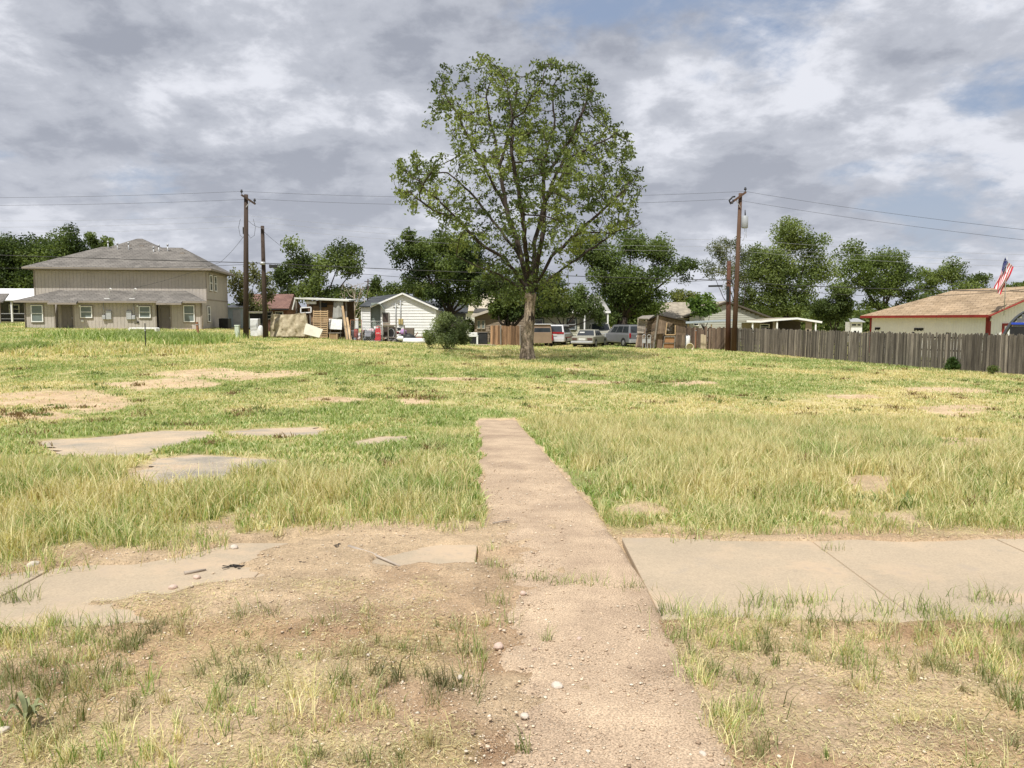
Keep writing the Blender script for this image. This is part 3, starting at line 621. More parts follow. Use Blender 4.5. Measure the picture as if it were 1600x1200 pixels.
def pecan():
    base = G(824, 561); Y0 = base.y; print('pecan at', base)
    root = thing('pecan_tree', 'tall spreading tree with a pale rugged trunk standing alone in the grass', 'tree', base)
    P_ = lambda px, row, dy=0: at(px, Y0 + dy, row) - base
    trunk = [Vector((0, 0, -.1)), P_(823, 540), P_(826, 510), P_(828, 480), P_(829, 458)]
    limbs = [[(828, 456, 0), (813, 393, .5), (792, 327, 1.0), (780, 260, 1.0), (770, 206, .8), (759, 152, .5)],
             [(830, 452, 0), (847, 381, -.6), (851, 327, -.8), (847, 256, -1), (867, 197, -1.4), (863, 135, -1.5)],
             [(834, 450, 0), (863, 400, -.6), (905, 362, -1.2), (934, 335, -1.8), (980, 293, -2)],
             [(823, 452, 0), (790, 405, -.8), (747, 378, -1.6), (717, 343, -2), (663, 293, -2.3)],
             [(829, 440, 0), (835, 380, 1.5), (850, 320, 3), (870, 270, 4), (900, 220, 4.6)],
             [(827, 445, 0), (812, 400, 1.8), (775, 350, 3.2), (735, 300, 4), (700, 270, 4.4)],
             [(829, 440, 0), (820, 370, -2.0), (812, 310, -3.4), (800, 240, -4), (800, 170, -3.6)],
             [(832, 450, 0), (880, 420, 1.6), (930, 385, 3), (965, 360, 3.6)],
             [(822, 430, 0), (780, 430, -1.4), (745, 415, -2.2), (715, 400, -2.6)]]
    nodes = []; par = []
    def chain(pts, start):
        prev = start
        for a, b in zip(pts[:-1], pts[1:]):
            k = max(1, int((b - a).length / .38))
            for j in range(1, k + 1):
                p = a.lerp(b, j / k)
                nodes.append(p + Vector((rnd.uniform(-.05, .05), rnd.uniform(-.05, .05), rnd.uniform(-.03, .03))) * (1 if prev > 10 else .3)); par.append(prev); prev = len(nodes) - 1
        return prev
    nodes.append(trunk[0]); par.append(-1); top = chain(trunk, 0); T = top
    sub = {}
    for li, l in enumerate(limbs):
        pts = [nodes[T]] + [P_(*p) for p in l[1:]]; b0 = len(nodes); chain(pts, T); sub[li] = (b0, len(nodes))
    def near(p, rng):
        return min(range(*rng), key=lambda i: (nodes[i] - p).length)
    for li, l in ((0, [(792, 327, 1), (747, 243, .5), (717, 185, 0), (695, 145, -.3)]), (1, [(851, 320, -.8), (897, 243, -1.3), (955, 214, -2)]), (1, [(850, 280, -1), (890, 220, -.4), (925, 140, 0)]),
                  (0, [(780, 260, 1), (800, 190, 1.6), (810, 130, 1.6)]), (3, [(717, 343, -2), (680, 330, -2.6), (640, 300, -2.6)]), (2, [(905, 362, -1.2), (950, 365, -1.6), (1000, 350, -1.8)])):
        s = near(P_(*l[0]), sub[li]); chain([nodes[s]] + [P_(*q) for q in l[1:]], s)
    out = [(606, 262), (640, 236), (674, 252), (700, 215), (664, 205), (676, 140), (683, 100), (718, 82), (760, 84), (800, 105), (862, 92), (925, 104), (948, 150), (955, 182), (987, 205), (988, 242), (958, 272), (1005, 262), (1014, 300), (985, 335),
           (1018, 352), (960, 366), (905, 388), (895, 425), (892, 475), (860, 498), (800, 490), (755, 455), (720, 412), (680, 395), (668, 350), (640, 330), (612, 300)]
    attr = []
    while len(attr) < 3900:
        x = rnd.uniform(600, 1020); y = rnd.uniform(78, 480)
        if not in_poly(np.array([x]), np.array([y]), out)[0]: continue
        hw = 205 if 230 < y < 380 else (165 if y <= 230 else 110)
        u = (x - 815) / hw; d = math.sqrt(max(.06, 1 - u * u)) * hw / F * Y0 * .92
        t = rnd.uniform(-1, 1); dy = d * (abs(t) ** .7) * (1 if t > 0 else -1)
        f = fbm(np.array([x / 30. + dy * .3]), np.array([y / 30. + dy * .45]), 3, 301)[0]
        if f < .47 and rnd.random() < .95: continue
        if y < 240 and f < .53 and rnd.random() < .7: continue
        if fbm(np.array([x / 17. + 40]), np.array([y / 17. + dy * .5]), 2, 305)[0] < .40: continue
        
        attr.append(P_(x, y, dy))
    nodes2, par2 = skeleton(nodes, par, attr, .36, 3.2, .45, 70)
    print('pecan nodes', len(nodes2))
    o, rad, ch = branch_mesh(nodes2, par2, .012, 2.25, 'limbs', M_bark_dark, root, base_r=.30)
    # trunk proper, flared and lumpy
    m = MB(); ts = np.linspace(0, 1, 40); rows = []; n = 28
    tp = [trunk[0]] + trunk[1:]
    def pos(t): 
        f = t * (len(tp) - 1); i = min(int(f), len(tp) - 2); return tp[i].lerp(tp[i + 1], f - i)
    for t in ts:
        c = pos(t); r = .33 + .16 * math.exp(-t * 7) - .05 * t + .05 * math.sin(max(0, t - .85) * 20) * (t > .85)
        for k in range(n):
            a = 2 * math.pi * k / n
            rr = r * (1 + .10 * math.exp(-t * 6) * math.sin(a * 5 + 1) + .10 * (float(fbm(np.array([a * 2.5 + 9]), np.array([c.z * 1.1]), 4, 311)[0]) - .5) * 1.6)
            rows.append((c.x + rr * math.cos(a), c.y + rr * math.sin(a), c.z))
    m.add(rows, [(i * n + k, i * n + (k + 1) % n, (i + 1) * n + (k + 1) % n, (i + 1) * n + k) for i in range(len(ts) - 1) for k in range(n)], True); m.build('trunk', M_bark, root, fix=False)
    # leaves on the twigs
    tw = [i for i in range(len(nodes2)) if rad[i] < .034 and i > len(nodes)]
    pts = []
    for i in tw:
        p = nodes2[i]; tipn = not ch[i]; k = rnd.randint(9, 18) if tipn else rnd.randint(2, 8)
        q = Vector((rnd.gauss(0, .10), rnd.gauss(0, .10), rnd.gauss(0, .08)))
        for _ in range(int(k * (1.75 if rnd.random() < .82 else .2))): pts.append(p + q + Vector((rnd.gauss(0, .125), rnd.gauss(0, .125), rnd.gauss(-.03, .10))))
    P = np.array([tuple(p) for p in pts]); print('pecan leaves', len(P))
    leaf_cloud(P, .19, tints(len(P), P, [(.055, .08, .024), (.115, .15, .045), (.235, .28, .085)], .5, 3), 'foliage', root, droop=.15, aspect=.5)
pecan()

def bg_tree(name, label, Y, lobes, trunk, cols, dens=1.0, leaf=.26, group=None, bark=None, tr=.25, sub=12, fill=.5, rz=1.0, seed=1, limbs=True, clump=.56):
    """lobes: (px,row,rx,ry) of the crown as seen; trunk: px,row of the foot (or None: on the terrain), lean"""
    rr = random.Random(seed); base = at(trunk[0], Y); base.z -= .05
    root = thing(name, label, 'tree', base, group=group)
    P = []; m = MB(); k = Y / F
    fork = Vector((trunk[1] * k, 0, 0)) + Vector((0, 0, (trunk[2]) * k)) if len(trunk) > 2 else Vector((0, 0, 2.0))
    m.tube([Vector((0, 0, -.2)), fork * .5 + Vector((rr.uniform(-.1, .1), 0, 0)), fork], [tr * 1.25, tr, tr * .85], 8)
    for (px, row, rx, ry) in lobes:
        c = at(px, Y, row) - base; a = rx * k * 1.15; b = ry * k * 1.15; dpt = (a + b) / 2 * .8 * rz
        if limbs:
            e = c + Vector((0, 0, -b * .1)); mid = fork.lerp(e, .5) + Vector((rr.uniform(-.4, .4), rr.uniform(-.4, .4), -.1 * b)); m.tube([fork, mid, e], [tr * .42, tr * .24, tr * .10], 6)
        for s in range(sub):
            z = rr.uniform(-1, 1); ph = rr.uniform(0, 6.283); q = math.sqrt(1 - z * z) ; rad_ = rr.uniform(.5, 1.15) if s > 1 else .1
            sc = c + Vector((a * q * math.cos(ph), dpt * q * math.sin(ph), b * z)) * rad_ * .82
            sr = clump * rr.uniform(.65, 1.2); sa, sb, sd = max(.3, a * sr), max(.25, b * sr), max(.3, dpt * sr)
            if limbs and s < 6: m.tube([e, e.lerp(sc, .6) + Vector((0, 0, -.1)), sc], [tr * .16, tr * .09, .015], 4)
            n = int(125 * dens * (sa * sb + sb * sd + sa * sd) / (leaf / .26) ** 2)
            v = NR.normal(0, 1, (n, 3)); v /= np.linalg.norm(v, axis=1)[:, None]; v *= (NR.uniform(0, 1, n) ** fill)[:, None] * NR.uniform(.85, 1.12, n)[:, None]
            P.append(v * np.array([sa, sd, sb]) + np.array(sc))
    P = np.concatenate(P)
    m.build('trunk', bark or M_bark_dark, root, fix=False)
    leaf_cloud(P, leaf, tints(len(P), P, cols, .45, seed), 'crown', root, aspect=.55); print(name, len(P))
    return root
DKG = [(.035, .055, .018), (.07, .105, .03), (.14, .185, .055)]
MDG = [(.06, .085, .025), (.11, .15, .045), (.20, .25, .08)]
LTG = [(.07, .10, .03), (.12, .16, .05), (.19, .23, .08)]
YLG = [(.10, .12, .03), (.17, .20, .06), (.26, .28, .09)]
bg_tree('shade_tree', 'broad dark tree rising behind the left end of the two-storey house', 108, [(20, 420, 34, 42), (52, 400, 40, 46), (95, 398, 38, 40), (120, 425, 30, 35), (10, 445, 30, 30), (60, 445, 50, 30)], (55, 0, 30), DKG, 1.0, .34, seed=2, tr=.5)
bg_tree('shade_tree', 'small tree top showing between the big dark tree and the brown roof', 112, [(150, 378, 14, 12), (168, 384, 14, 10), (156, 400, 20, 16)], (158, 0, 60), MDG, 1, .30, seed=3, tr=.3)
bg_tree('shade_tree', 'thin olive tree with crooked stems behind the tall left utility pole', 82, [(375, 440, 20, 20), (398, 432, 20, 18), (410, 455, 18, 20), (380, 470, 22, 22), (402, 485, 22, 16)], (396, -8, 22), [(.10, .11, .045), (.15, .16, .07), (.22, .22, .10)], .5, .26, seed=4, tr=.2, clump=.5)
bg_tree('shade_tree', 'two-humped green tree behind the lean-to shed', 92, [(465, 408, 28, 24), (530, 408, 30, 24), (495, 425, 30, 24), (445, 440, 22, 22), (480, 452, 38, 20), (530, 455, 32, 16), (552, 420, 14, 16)], (500, 0, 35), MDG, .65, .30, seed=5, tr=.4)
bg_tree('shade_tree', 'small round tree beside the thin far pole left of the white house', 104, [(585, 450, 14, 16), (592, 462, 16, 12)], (588, 0, 18), MDG, .9, .28, seed=6, tr=.2)
bg_tree('shade_tree', 'pale green tree top just above the gable of the white sided house', 108, [(615, 458, 18, 14), (640, 450, 22, 16), (658, 455, 18, 16)], (640, 0, 30), LTG, .9, .30, seed=7, tr=.3)
bg_tree('leaning_tree', 'dark tree with a trunk leaning left above the round bush', 71, [(648, 398, 32, 24), (690, 385, 34, 26), (725, 395, 30, 30), (660, 425, 26, 16), (700, 425, 36, 26), (735, 430, 26, 26), (690, 462, 26, 16), (735, 465, 22, 16), (640, 380, 18, 14)], (716, -14, 40), DKG, .8, .24, seed=8, tr=.38)
bg_tree('shade_tree', 'deep green tree hanging low behind the lone trunk and the brown gate', 65.8, [(812, 486, 20, 14), (778, 478, 14, 12), (790, 462, 26, 26), (770, 445, 24, 20), (812, 450, 22, 26), (795, 488, 22, 14), (850, 455, 26, 26)], (795, 0, 20), DKG, 1.0, .24, seed=9, tr=.4)
bg_tree('shade_tree', 'light green leafy tree drooping in front of the small house window', 66.3, [(862, 470, 24, 20), (890, 478, 26, 18), (918, 480, 20, 16), (850, 490, 22, 12), (905, 462, 14, 14), (935, 492, 14, 14)], (880, 0, 26), LTG[:2] + [(.16, .22, .06)], .7, .2, seed=10, tr=.18)
bg_tree('shade_tree', 'wide dark tree shading the parked minivan', 77, [(935, 400, 34, 28), (985, 385, 36, 26), (1030, 402, 28, 24), (1062, 420, 24, 16), (960, 430, 40, 28), (1010, 440, 40, 26), (965, 465, 36, 22), (1015, 475, 30, 18), (950, 495, 20, 14), (905, 385, 16, 16)], (968, 4, 38), DKG[1:] + [(.12, .17, .045)], .65, .24, seed=11, tr=.55)
bg_tree('shade_tree', 'yellow-green tree top above the beige roof right of the shack', 96, [(1060, 462, 14, 10), (1082, 465, 14, 8), (1070, 475, 22, 8)], (1070, 0, 20), YLG, .9, .26, seed=12, tr=.2)
bg_tree('young_tree', 'small broad-leaved tree on a thin stem behind the brown fence', 69, [(1085, 475, 13, 12), (1102, 470, 14, 12), (1110, 484, 12, 11), (1093, 488, 14, 10)], (1098, 0, 24), [(.05, .09, .02), (.08, .14, .03), (.14, .21, .05)], .8, .30, seed=13, tr=.1)
bg_tree('shade_tree', 'airy thin-leaved tree behind the two right-hand poles', 84, [(1122, 395, 16, 22), (1140, 380, 16, 14), (1112, 420, 14, 16), (1140, 425, 20, 26), (1160, 400, 14, 20)], (1160, -6, 30), [(.09, .11, .05), (.14, .16, .08), (.2, .21, .11)], .28, .2, seed=14, tr=.16, clump=.55)
bg_tree('shade_tree', 'big feathery green tree behind the carport right of the poles', 86, [(1235, 372, 34, 24), (1195, 398, 30, 22), (1265, 385, 28, 22), (1180, 430, 28, 20), (1220, 425, 32, 24), (1275, 425, 30, 22), (1175, 465, 24, 20), (1215, 462, 34, 22), (1260, 460, 34, 20), (1230, 488, 50, 14)], (1225, 0, 45), MDG[1:] + [(.20, .24, .08)], .55, .24, seed=15, tr=.4)
bg_tree('shade_tree', 'low willowy tree at the right end of the carport', 78, [(1290, 475, 24, 16), (1320, 482, 20, 16), (1285, 495, 26, 10), (1315, 462, 22, 14)], (1300, 0, 14), MDG, .9, .22, seed=16, tr=.2)
bg_tree('shade_tree', 'dark spreading tree behind the left end of the red-trimmed garage', 92, [(1330, 410, 28, 22), (1375, 408, 36, 20), (1410, 430, 26, 20), (1345, 440, 34, 20), (1390, 450, 32, 18), (1420, 462, 22, 14), (1370, 475, 20, 12)], (1375, 0, 40), DKG[1:] + [(.14, .19, .05)], .6, .26, seed=17, tr=.4)
bg_tree('shade_tree', 'bushy tree rising over the tan roof left of the flag', 96, [(1455, 432, 20, 16), (1485, 428, 26, 18), (1520, 440, 22, 14), (1500, 455, 40, 12), (1450, 452, 18, 12)], (1490, 0, 20), MDG, .55, .26, seed=18, tr=.3)
bg_tree('shade_tree', 'distant tree top at the right edge behind the flag', 104, [(1572, 450, 12, 6), (1596, 446, 16, 8), (1620, 444, 16, 10)], (1595, 0, 20), MDG, 1, .3, seed=19, tr=.2)
# round bush in the lot
def bush(name, label, px, row, lobes, cols, leaf, dens, stem=.03, seed=5, cat='bush'):
    b = G(px, row); root = thing(name, label, cat, b); m = MB(); P = []; rr = random.Random(seed); k = b.y / F
    for (x, r_, rx, ry) in lobes:
        c = at(x, b.y, r_) - b; c.y += rr.uniform(-.5, .5) * rx * k
        for s in range(10):
            v = Vector((rr.gauss(0, 1), rr.gauss(0, 1), rr.gauss(0, 1))).normalized() * rr.uniform(.3, .85); sc = c + Vector((v.x * rx, v.y * rx, v.z * ry)) * k
            m.tube([Vector((rr.uniform(-.05, .05), rr.uniform(-.05, .05), -.05)), c * .45, sc], [stem, stem * .7, stem * .25], 4, caps=False)
            n = int(dens); w = NR.normal(0, 1, (n, 3)); w /= np.linalg.norm(w, axis=1)[:, None]; P.append(w * (NR.uniform(0, 1, n) ** .5)[:, None] * np.array([rx, rx, ry]) * k * .66 + np.array(sc))
    P = np.concatenate(P); P = P[P[:, 2] > .02]
    m.build('stems', M_bark_dark, root, fix=False); leaf_cloud(P, leaf, tints(len(P), P, cols, 1.2, seed), 'foliage', root, aspect=.35, droop=-.25); return root
bush('round_bush', 'rounded leafy bush standing alone in the grass left of the lone tree', 698, 546, [(690, 512, 20, 18), (715, 515, 18, 18), (675, 525, 14, 14), (700, 530, 24, 14), (722, 528, 13, 12), (697, 500, 13, 10)], [(.07, .10, .035), (.13, .165, .065), (.22, .26, .12)], .15, 190)
bush('shrub', 'low green shrub behind the round bush near the black bin', 733, 533, [(733, 506, 9, 9), (740, 512, 7, 8)], LTG, .2, 60)
bush('shrub', 'low dark shrub at the far left edge before the white-roofed house', 8, 502, [(8, 494, 8, 6)], DKG, .25, 90)
bush('shrub', 'dark shrub against the left corner of the two-storey house', 36, 500, [(36, 489, 10, 8)], DKG, .25, 90)
bush('weed_bush', 'green weed bush against the weathered fence near its right end', 1490, 579, [(1489, 567, 8, 9), (1484, 572, 6, 6), (1494, 573, 6, 5)], [(.04, .08, .02), (.07, .12, .03)], .12, 70, .01)
bush('weed_bush', 'small pale weed at the fence foot by the right edge', 1552, 586, [(1552, 577, 8, 6)], [(.09, .13, .04), (.15, .19, .07)], .10, 40, .01)
# bare dead tree
def dead_tree():
    b = at(556, 80); root = thing('dead_tree', 'bare grey-brown leafless tree between the lean-to and the white house', 'tree', b); k = 80 / F
    at_ = []
    while len(at_) < 260:
        x = rnd.uniform(532, 578); y = rnd.uniform(440, 505)
        if abs(x - 556) < 8 + (510 - y) * .45: at_.append(at(x, 80, y) + Vector((0, rnd.uniform(-1.4, 1.4), 0)) - b)
    n, p = skeleton([Vector((0, 0, -.1)), Vector((0, 0, .4)), Vector((.05, 0, .8)), Vector((-.1, .1, 1.2))], [-1, 0, 1, 2], at_, .25, 3, .35, 50)
    branch_mesh(n, p, .012, 2.2, 'branches', M_dead, root, base_r=.14)
dead_tree()
bg_tree('shade_tree', 'dark low foliage added for the deep shade behind the minivan', 88, [(945, 490, 34, 14), (1000, 492, 32, 14), (975, 478, 40, 14), (1035, 488, 24, 12)], (985, 0, 12), DKG, 1.2, .28, seed=21, tr=.2)  # low dark leaf mass added to stand in for deep shade under the canopy
bg_tree('shade_tree', 'low green mass closing the gap behind the dead tree', 104, [(545, 490, 22, 10), (575, 484, 24, 12), (560, 478, 20, 10), (528, 484, 20, 12)], (555, 0, 8), MDG, 1.0, .3, seed=22, tr=.2)
def far_wood():
    n = 60000; X = NR.uniform(-150, 150, n); d = NR.uniform(150, 175, n); hgt = 2.2 + 4.2 * fbm(X * .07, X * 0, 4, 401); Z = zg(X, d) + NR.uniform(0, 1, n) ** .7 * hgt
    P = np.stack([X, d, Z], -1); o = leaf_cloud(P, .9, tints(n, P, MDG, .1, 3), 'far_wood', None, aspect=.7); tag(o, kind='stuff', label='distant low tree line on the horizon', cat='trees')
far_wood()
# ================================================================ BUILDINGS
def local(o, px, Y, row=None):
    p = at(px, Y, row); return o.matrix_world.inverted() @ p
def place(name, label, cat, px, Y, rz=0, group=None, dz=0, row=None):
    p = at(px, Y, row) if row else at(px, Y); p.z += dz
    o = thing(name, label, cat, p, R(rz), group); bpy.context.view_layer.update(); return o
M_white = mat('white_paint', (.72, .72, .70), .6, .06, 1.5, fine=(9, .06))
M_trimw = mat('white_trim', (.78, .78, .76), .5, .04, 2)
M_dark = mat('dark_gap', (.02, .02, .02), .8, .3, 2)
M_black = mat('black_plastic', (.025, .026, .028), .5, .3, 3)
M_glass = glass(); M_blind = mat('window_screen_blind', (.16, .19, .18), .5, .15, 2)
M_metal = mat('grey_metal', (.42, .43, .44), .45, .15, 3, metal=.3)
M_rust = mat('rusty_steel', (.20, .08, .045), .85, .4, 6, .003, (.34, .17, .09))
M_wood = mat('bare_wood', (.42, .29, .16), .85, .25, 4, .002, (.56, .41, .25), stretch=(1, 1, .2))
M_grey_wood = mat('weathered_wood', (.13, .115, .095), .95, .3, 3, .006, (.30, .27, .23), stretch=(5, 5, .5))
M_brown_wood = mat('brown_weathered_wood', (.13, .085, .055), .95, .3, 3, .006, (.27, .19, .13), stretch=(5, 5, .5))
def window(par, x, z, w, h, y=0, frame=None, gl=None, side=False, mull=True, t=.07, name='window'):
    """a sash window whose face sits at local plane y, centred at x, sill at z"""
    f = MB(); fr = frame or M_trimw
    def bx(m, x0, x1, y0, y1, z0, z1):
        m.box(*( (y0, y1, x0, x1, z0, z1) if side else (x0, x1, y0, y1, z0, z1)))
    s = -1 if not side else 1
    d = lambda a: (y + s * a)
    def yy(a, b): return (min(d(a), d(b)), max(d(a), d(b)))
    a, b = x - w / 2, x + w / 2
    for (p, q, r_, u) in ((a, a + t, z, z + h), (b - t, b, z, z + h), (a + t, b - t, z, z + t), (a + t, b - t, z + h - t, z + h)): bx(f, p, q, *yy(0, .09), r_, u)
    if mull: bx(f, a + t, b - t, *yy(0, .075), z + h * .5 - t * .35, z + h * .5 + t * .35)
    o = f.build(name, fr, par); g = MB(); bx(g, a + t * .6, b - t * .6, *yy(.0, .035), z + t * .6, z + h - t * .6); g.build('pane', gl or M_glass, o); return o
def vsiding(name, par, matl, x0, x1, z0, z1, y, step=.3, side=False, groove=.02, depth=.02, top=None):
    m = MB(); n = max(1, round((x1 - x0) / step)); st = (x1 - x0) / n
    for i in range(n):
        a, b = x0 + i * st + groove / 2, x0 + (i + 1) * st - groove / 2
        t = z1 if not top else min(top(a), top(b))
        if side: m.box(y - .12, y, a, b, z0, t)
        else: m.box(a, b, y, y + .12, z0, t)
    if side: m.box(y - .11, y - depth, x0, x1, z0 + .01, (z1 if not top else min(top(x0), top(x1))) - .01)
    else: m.box(x0, x1, y + depth, y + .11, z0 + .01, (z1 if not top else min(top(x0), top(x1))) - .01)
    return m.build(name, matl, par)
def lap(m, x0, x1, z0, z1, y, step=.2, side=False, top=None, left=None, right=None):
    """overlapping horizontal boards facing -y (or +x when side)"""
    z = z0
    while z < z1 - .02:
        zt = min(z + step, z1); a, b = (x0, x1) if not left else (left((z + zt) / 2), right((z + zt) / 2))
        if b - a > .05:
            pts = [(-.035, z), (-.004, zt), (.03, zt), (.03, z)]
            if not side: vs = [(a, y + p, q) for p, q in pts] + [(b, y + p, q) for p, q in pts]
            else: vs = [(y - p, a, q) for p, q in pts] + [(y - p, b, q) for p, q in pts]
            m.add(vs, [(0, 1, 2, 3), (7, 6, 5, 4), (0, 4, 5, 1), (1, 5, 6, 2), (2, 6, 7, 3), (3, 7, 4, 0)])
        z += step
def hip(m, x0, x1, y0, y1, z, zr, rx0, rx1, ry, t=.14):
    q = [(x0, y0, z), (x1, y0, z), (x1, y1, z), (x0, y1, z)]; r0, r1 = (rx0, ry, zr), (rx1, ry, zr)
    m.add(q + [r0, r1] + [(p[0], p[1], p[2] - t) for p in q], [(0, 1, 5, 4), (1, 2, 5), (2, 3, 4, 5), (3, 0, 4), (6, 9, 8, 7), (0, 6, 7, 1), (1, 7, 8, 2), (2, 8, 9, 3), (3, 9, 6, 0)])

def duplex():
    o = place('apartment_house', 'two-storey beige house with vertical siding and brown hip roof', 'house', 45, 67.4, 8)
    o.location.z = .80; bpy.context.view_layer.update()
    W_, Y0, D = 14.75, 2.0, 10.7
    sid = mat('beige_vertical_siding', (.39, .355, .315), .85, .06, .6, .0, (.48, .435, .39), fine=(6, .05)); trim = mat('taupe_trim', (.27, .235, .20), .8, .08, 2); roof = shingle('brown_grey_shingles', (.14, .13, .118), (.195, .18, .162))
    door_m = mat('taupe_door', (.20, .175, .155), .6, .06, 2)
    # main volume
    vsiding('front_wall', o, sid, 0, W_, .0, 5.35, Y0, .3); vsiding('side_wall', o, sid, Y0 + .12, D, 0, 5.35, W_, .3, True)
    part('rear_wall', sid, o, (0, .12, Y0 + .12, D, 0, 5.35), (.12, W_ - .12, D - .12, D, 0, 5.35))
    part('band_trim', trim, o, (W_, W_ + .03, Y0, D, 2.62, 2.74), (0, W_, Y0 - .025, Y0, 5.22, 5.36), (W_, W_ + .03, Y0, D, 5.22, 5.36), (W_ - .02, W_ + .035, Y0 - .03, Y0 + .12, 2.8, 5.22), (-.03, .09, Y0 - .03, Y0, 2.9, 5.22))
    rf = MB(); hip(rf, -.6, W_ + .65, Y0 - .75, D + .6, 5.50, 7.78, 4.3, 11.6, 6.35); rm = rf.build('roof', roof, o)
    r2 = MB(); hip(r2, 1.4, 11.5, 6.0, 14.8, 6.55, 9.0, 6.2, 6.7, 10.4); r2.build('upper_roof', roof, o)
    fa = MB(); fa.box(-.63, W_ + .68, Y0 - .79, Y0 - .755, 5.32, 5.49); fa.box(W_ + .655, W_ + .69, Y0 - .755, D + .6, 5.32, 5.49); fa.box(-.64, -.605, Y0 - .755, D + .6, 5.32, 5.49); fa.build('fascia', trim, o)
    for (x, y, z, h) in ((5.0, 5.9, 7.55, .75), (5.9, 5.7, 7.5, .62), (6.9, 5.7, 7.55, .62), (9.3, 5.2, 7.2, .55), (9.75, 5.3, 7.25, .7), (10.5, 5.5, 7.3, .75)):
        v = MB(); v.tube([(x, y, z - .4), (x, y, z + h - .15)], .05, 8); v.tube([(x, y, z + h - .15), (x, y, z + h)], [.11, .08], 8); v.build('vent_pipe', M_metal, rm)
    for (x, y, z) in ((5.9, 9.0, 0), (7.1, 9.0, 0), (8.3, 8.6, 0), (12.0, 5.0, 7.1)):
        v = MB(); z = 6.55 + 2.45 * (y - .25 - 6.0) / 4.4 if y > 7 else 5.5 + 2.28 * (y - .25 - 1.25) / 5.1; v.box(x - .2, x + .2, y - .25, y + .15, z - .05, z + .13); v.build('roof_vent', trim, rm)
    # low front range
    ze = 2.38
    segs = [(0.0, 2.45, 0), (2.45, 3.95, .9), (3.95, 11.35, 0), (11.35, 12.75, .9), (12.75, W_, 0)]
    vsiding('porch_wall', o, sid, 0, 2.45, 0, ze, 0); vsiding('porch_wall', o, sid, 2.45, 3.95, 0, ze, .55)
    vsiding('porch_wall', o, sid, 3.95, 10.9, 0, ze, 0); vsiding('porch_wall', o, sid, 10.9, 12.1, 0, ze, .55); vsiding('porch_wall', o, sid, 12.1, W_, 0, ze, 0)
    vsiding('porch_wall', o, sid, .12, Y0 - .02, 0, ze, W_, .3, True)
    for bx_ in ((-.03, .1, -.03, 0, 0, ze), (W_ - .1, W_ + .03, -.03, 0, 0, ze), (2.36, 2.47, -.03, 0, 0, ze), (3.93, 4.04, -.03, 0, 0, ze), (10.8, 10.92, -.03, 0, 0, ze), (12.08, 12.2, -.03, 0, 0, ze),): part('corner_board', trim, o, bx_)
    m = MB()
    def lowroof(xa, xb, ya, la=0, lb=0, zb=3.48, yb=Y0 - .03, ze_=ze + .1):
        # sloping up to the main wall
        m.add([(xa, ya, ze_), (xb, ya, ze_), (xb + lb, yb, zb), (xa + la, yb, zb), (xa, ya, ze_ - .14), (xb, ya, ze_ - .14), (xb + lb, yb, ze_ - .14), (xa + la, yb, ze_ - .14)], [(0, 1, 2, 3), (4, 7, 6, 5), (0, 4, 5, 1), (1, 5, 6, 2), (2, 6, 7, 3), (3, 7, 4, 0)])
    lowroof(-.6, W_ + .6, -.55, 2.6, -2.4)
    lr = m.build('low_roof', roof, o)
    m = MB()
    for (xa, xb, ya, za) in ((2.3, 4.6, -.95, ze - .08), (11.2, 13.3, -.95, ze - .08)): m.add([(xa, ya, za), (xb, ya, za), (xb, -.5, za + .21), (xa, -.5, za + .21), (xa, ya, za - .13), (xb, ya, za - .13), (xb, -.5, za - .0), (xa, -.5, za - .0)], [(0, 1, 2, 3), (4, 7, 6, 5), (0, 4, 5, 1), (1, 5, 6, 2), (2, 6, 7, 3), (3, 7, 4, 0)])
    m.build('door_canopy', roof, o)
    part('low_fascia', trim, o, (-.62, 2.28, -.59, -.555, ze - .07, ze + .09), (4.62, 11.18, -.59, -.555, ze - .07, ze + .09), (13.32, W_ + .62, -.59, -.555, ze - .07, ze + .09), (2.28, 4.62, -.99, -.955, ze - .24, ze - .09), (11.18, 13.32, -.99, -.955, ze - .24, ze - .09))
    for x in (3.30, 11.55):
        d = part('door', door_m, o, (x - .46, x + .46, .49, .54, .04, 2.08), bevel=.01)
        part('door_panel', door_m, d, *[(x + a, x + b, .470, .489, c, e) for a, b in ((-.36, -.05), (.05, .36)) for c, e in ((.2, .85), (1.0, 1.9))], bevel=.008)
        part('handle', M_metal, d, (x + .34, x + .42, .42, .469, .95, 1.03)); part('door_frame', trim, o, (x - .56, x - .47, .50, .56, 0, 2.14), (x + .47, x + .56, .50, .56, 0, 2.14), (x - .47, x + .47, .50, .56, 2.09, 2.16))
    for x, z, w, h in ((1.02, .62, .98, 1.5), (5.05, .98, 1.0, 1.05), (9.95, .98, .98, 1.05), (13.7, .62, .95, 1.5)):
        sr = part('window_surround', trim, o, (x - w / 2 - .09, x + w / 2 + .09, -.02, 0.0, z - .12, z + h + .06)); window(o, x, z, w, h, -.022, gl=M_blind, t=.075)
    # side windows (upper pair, lower single)
    for y in (3.6, 5.35): part('window_surround', trim, o, (W_, W_ + .02, y - .55, y + .55, 3.45, 5.12)); window(o, y, 3.53, .95, 1.5, W_ + .022, side=True, t=.09)
    part('window_surround', trim, o, (W_, W_ + .02, 1.9, 3.0, .55, 2.15)); window(o, 2.45, .62, .9, 1.45, W_ + .022, side=True, t=.08)
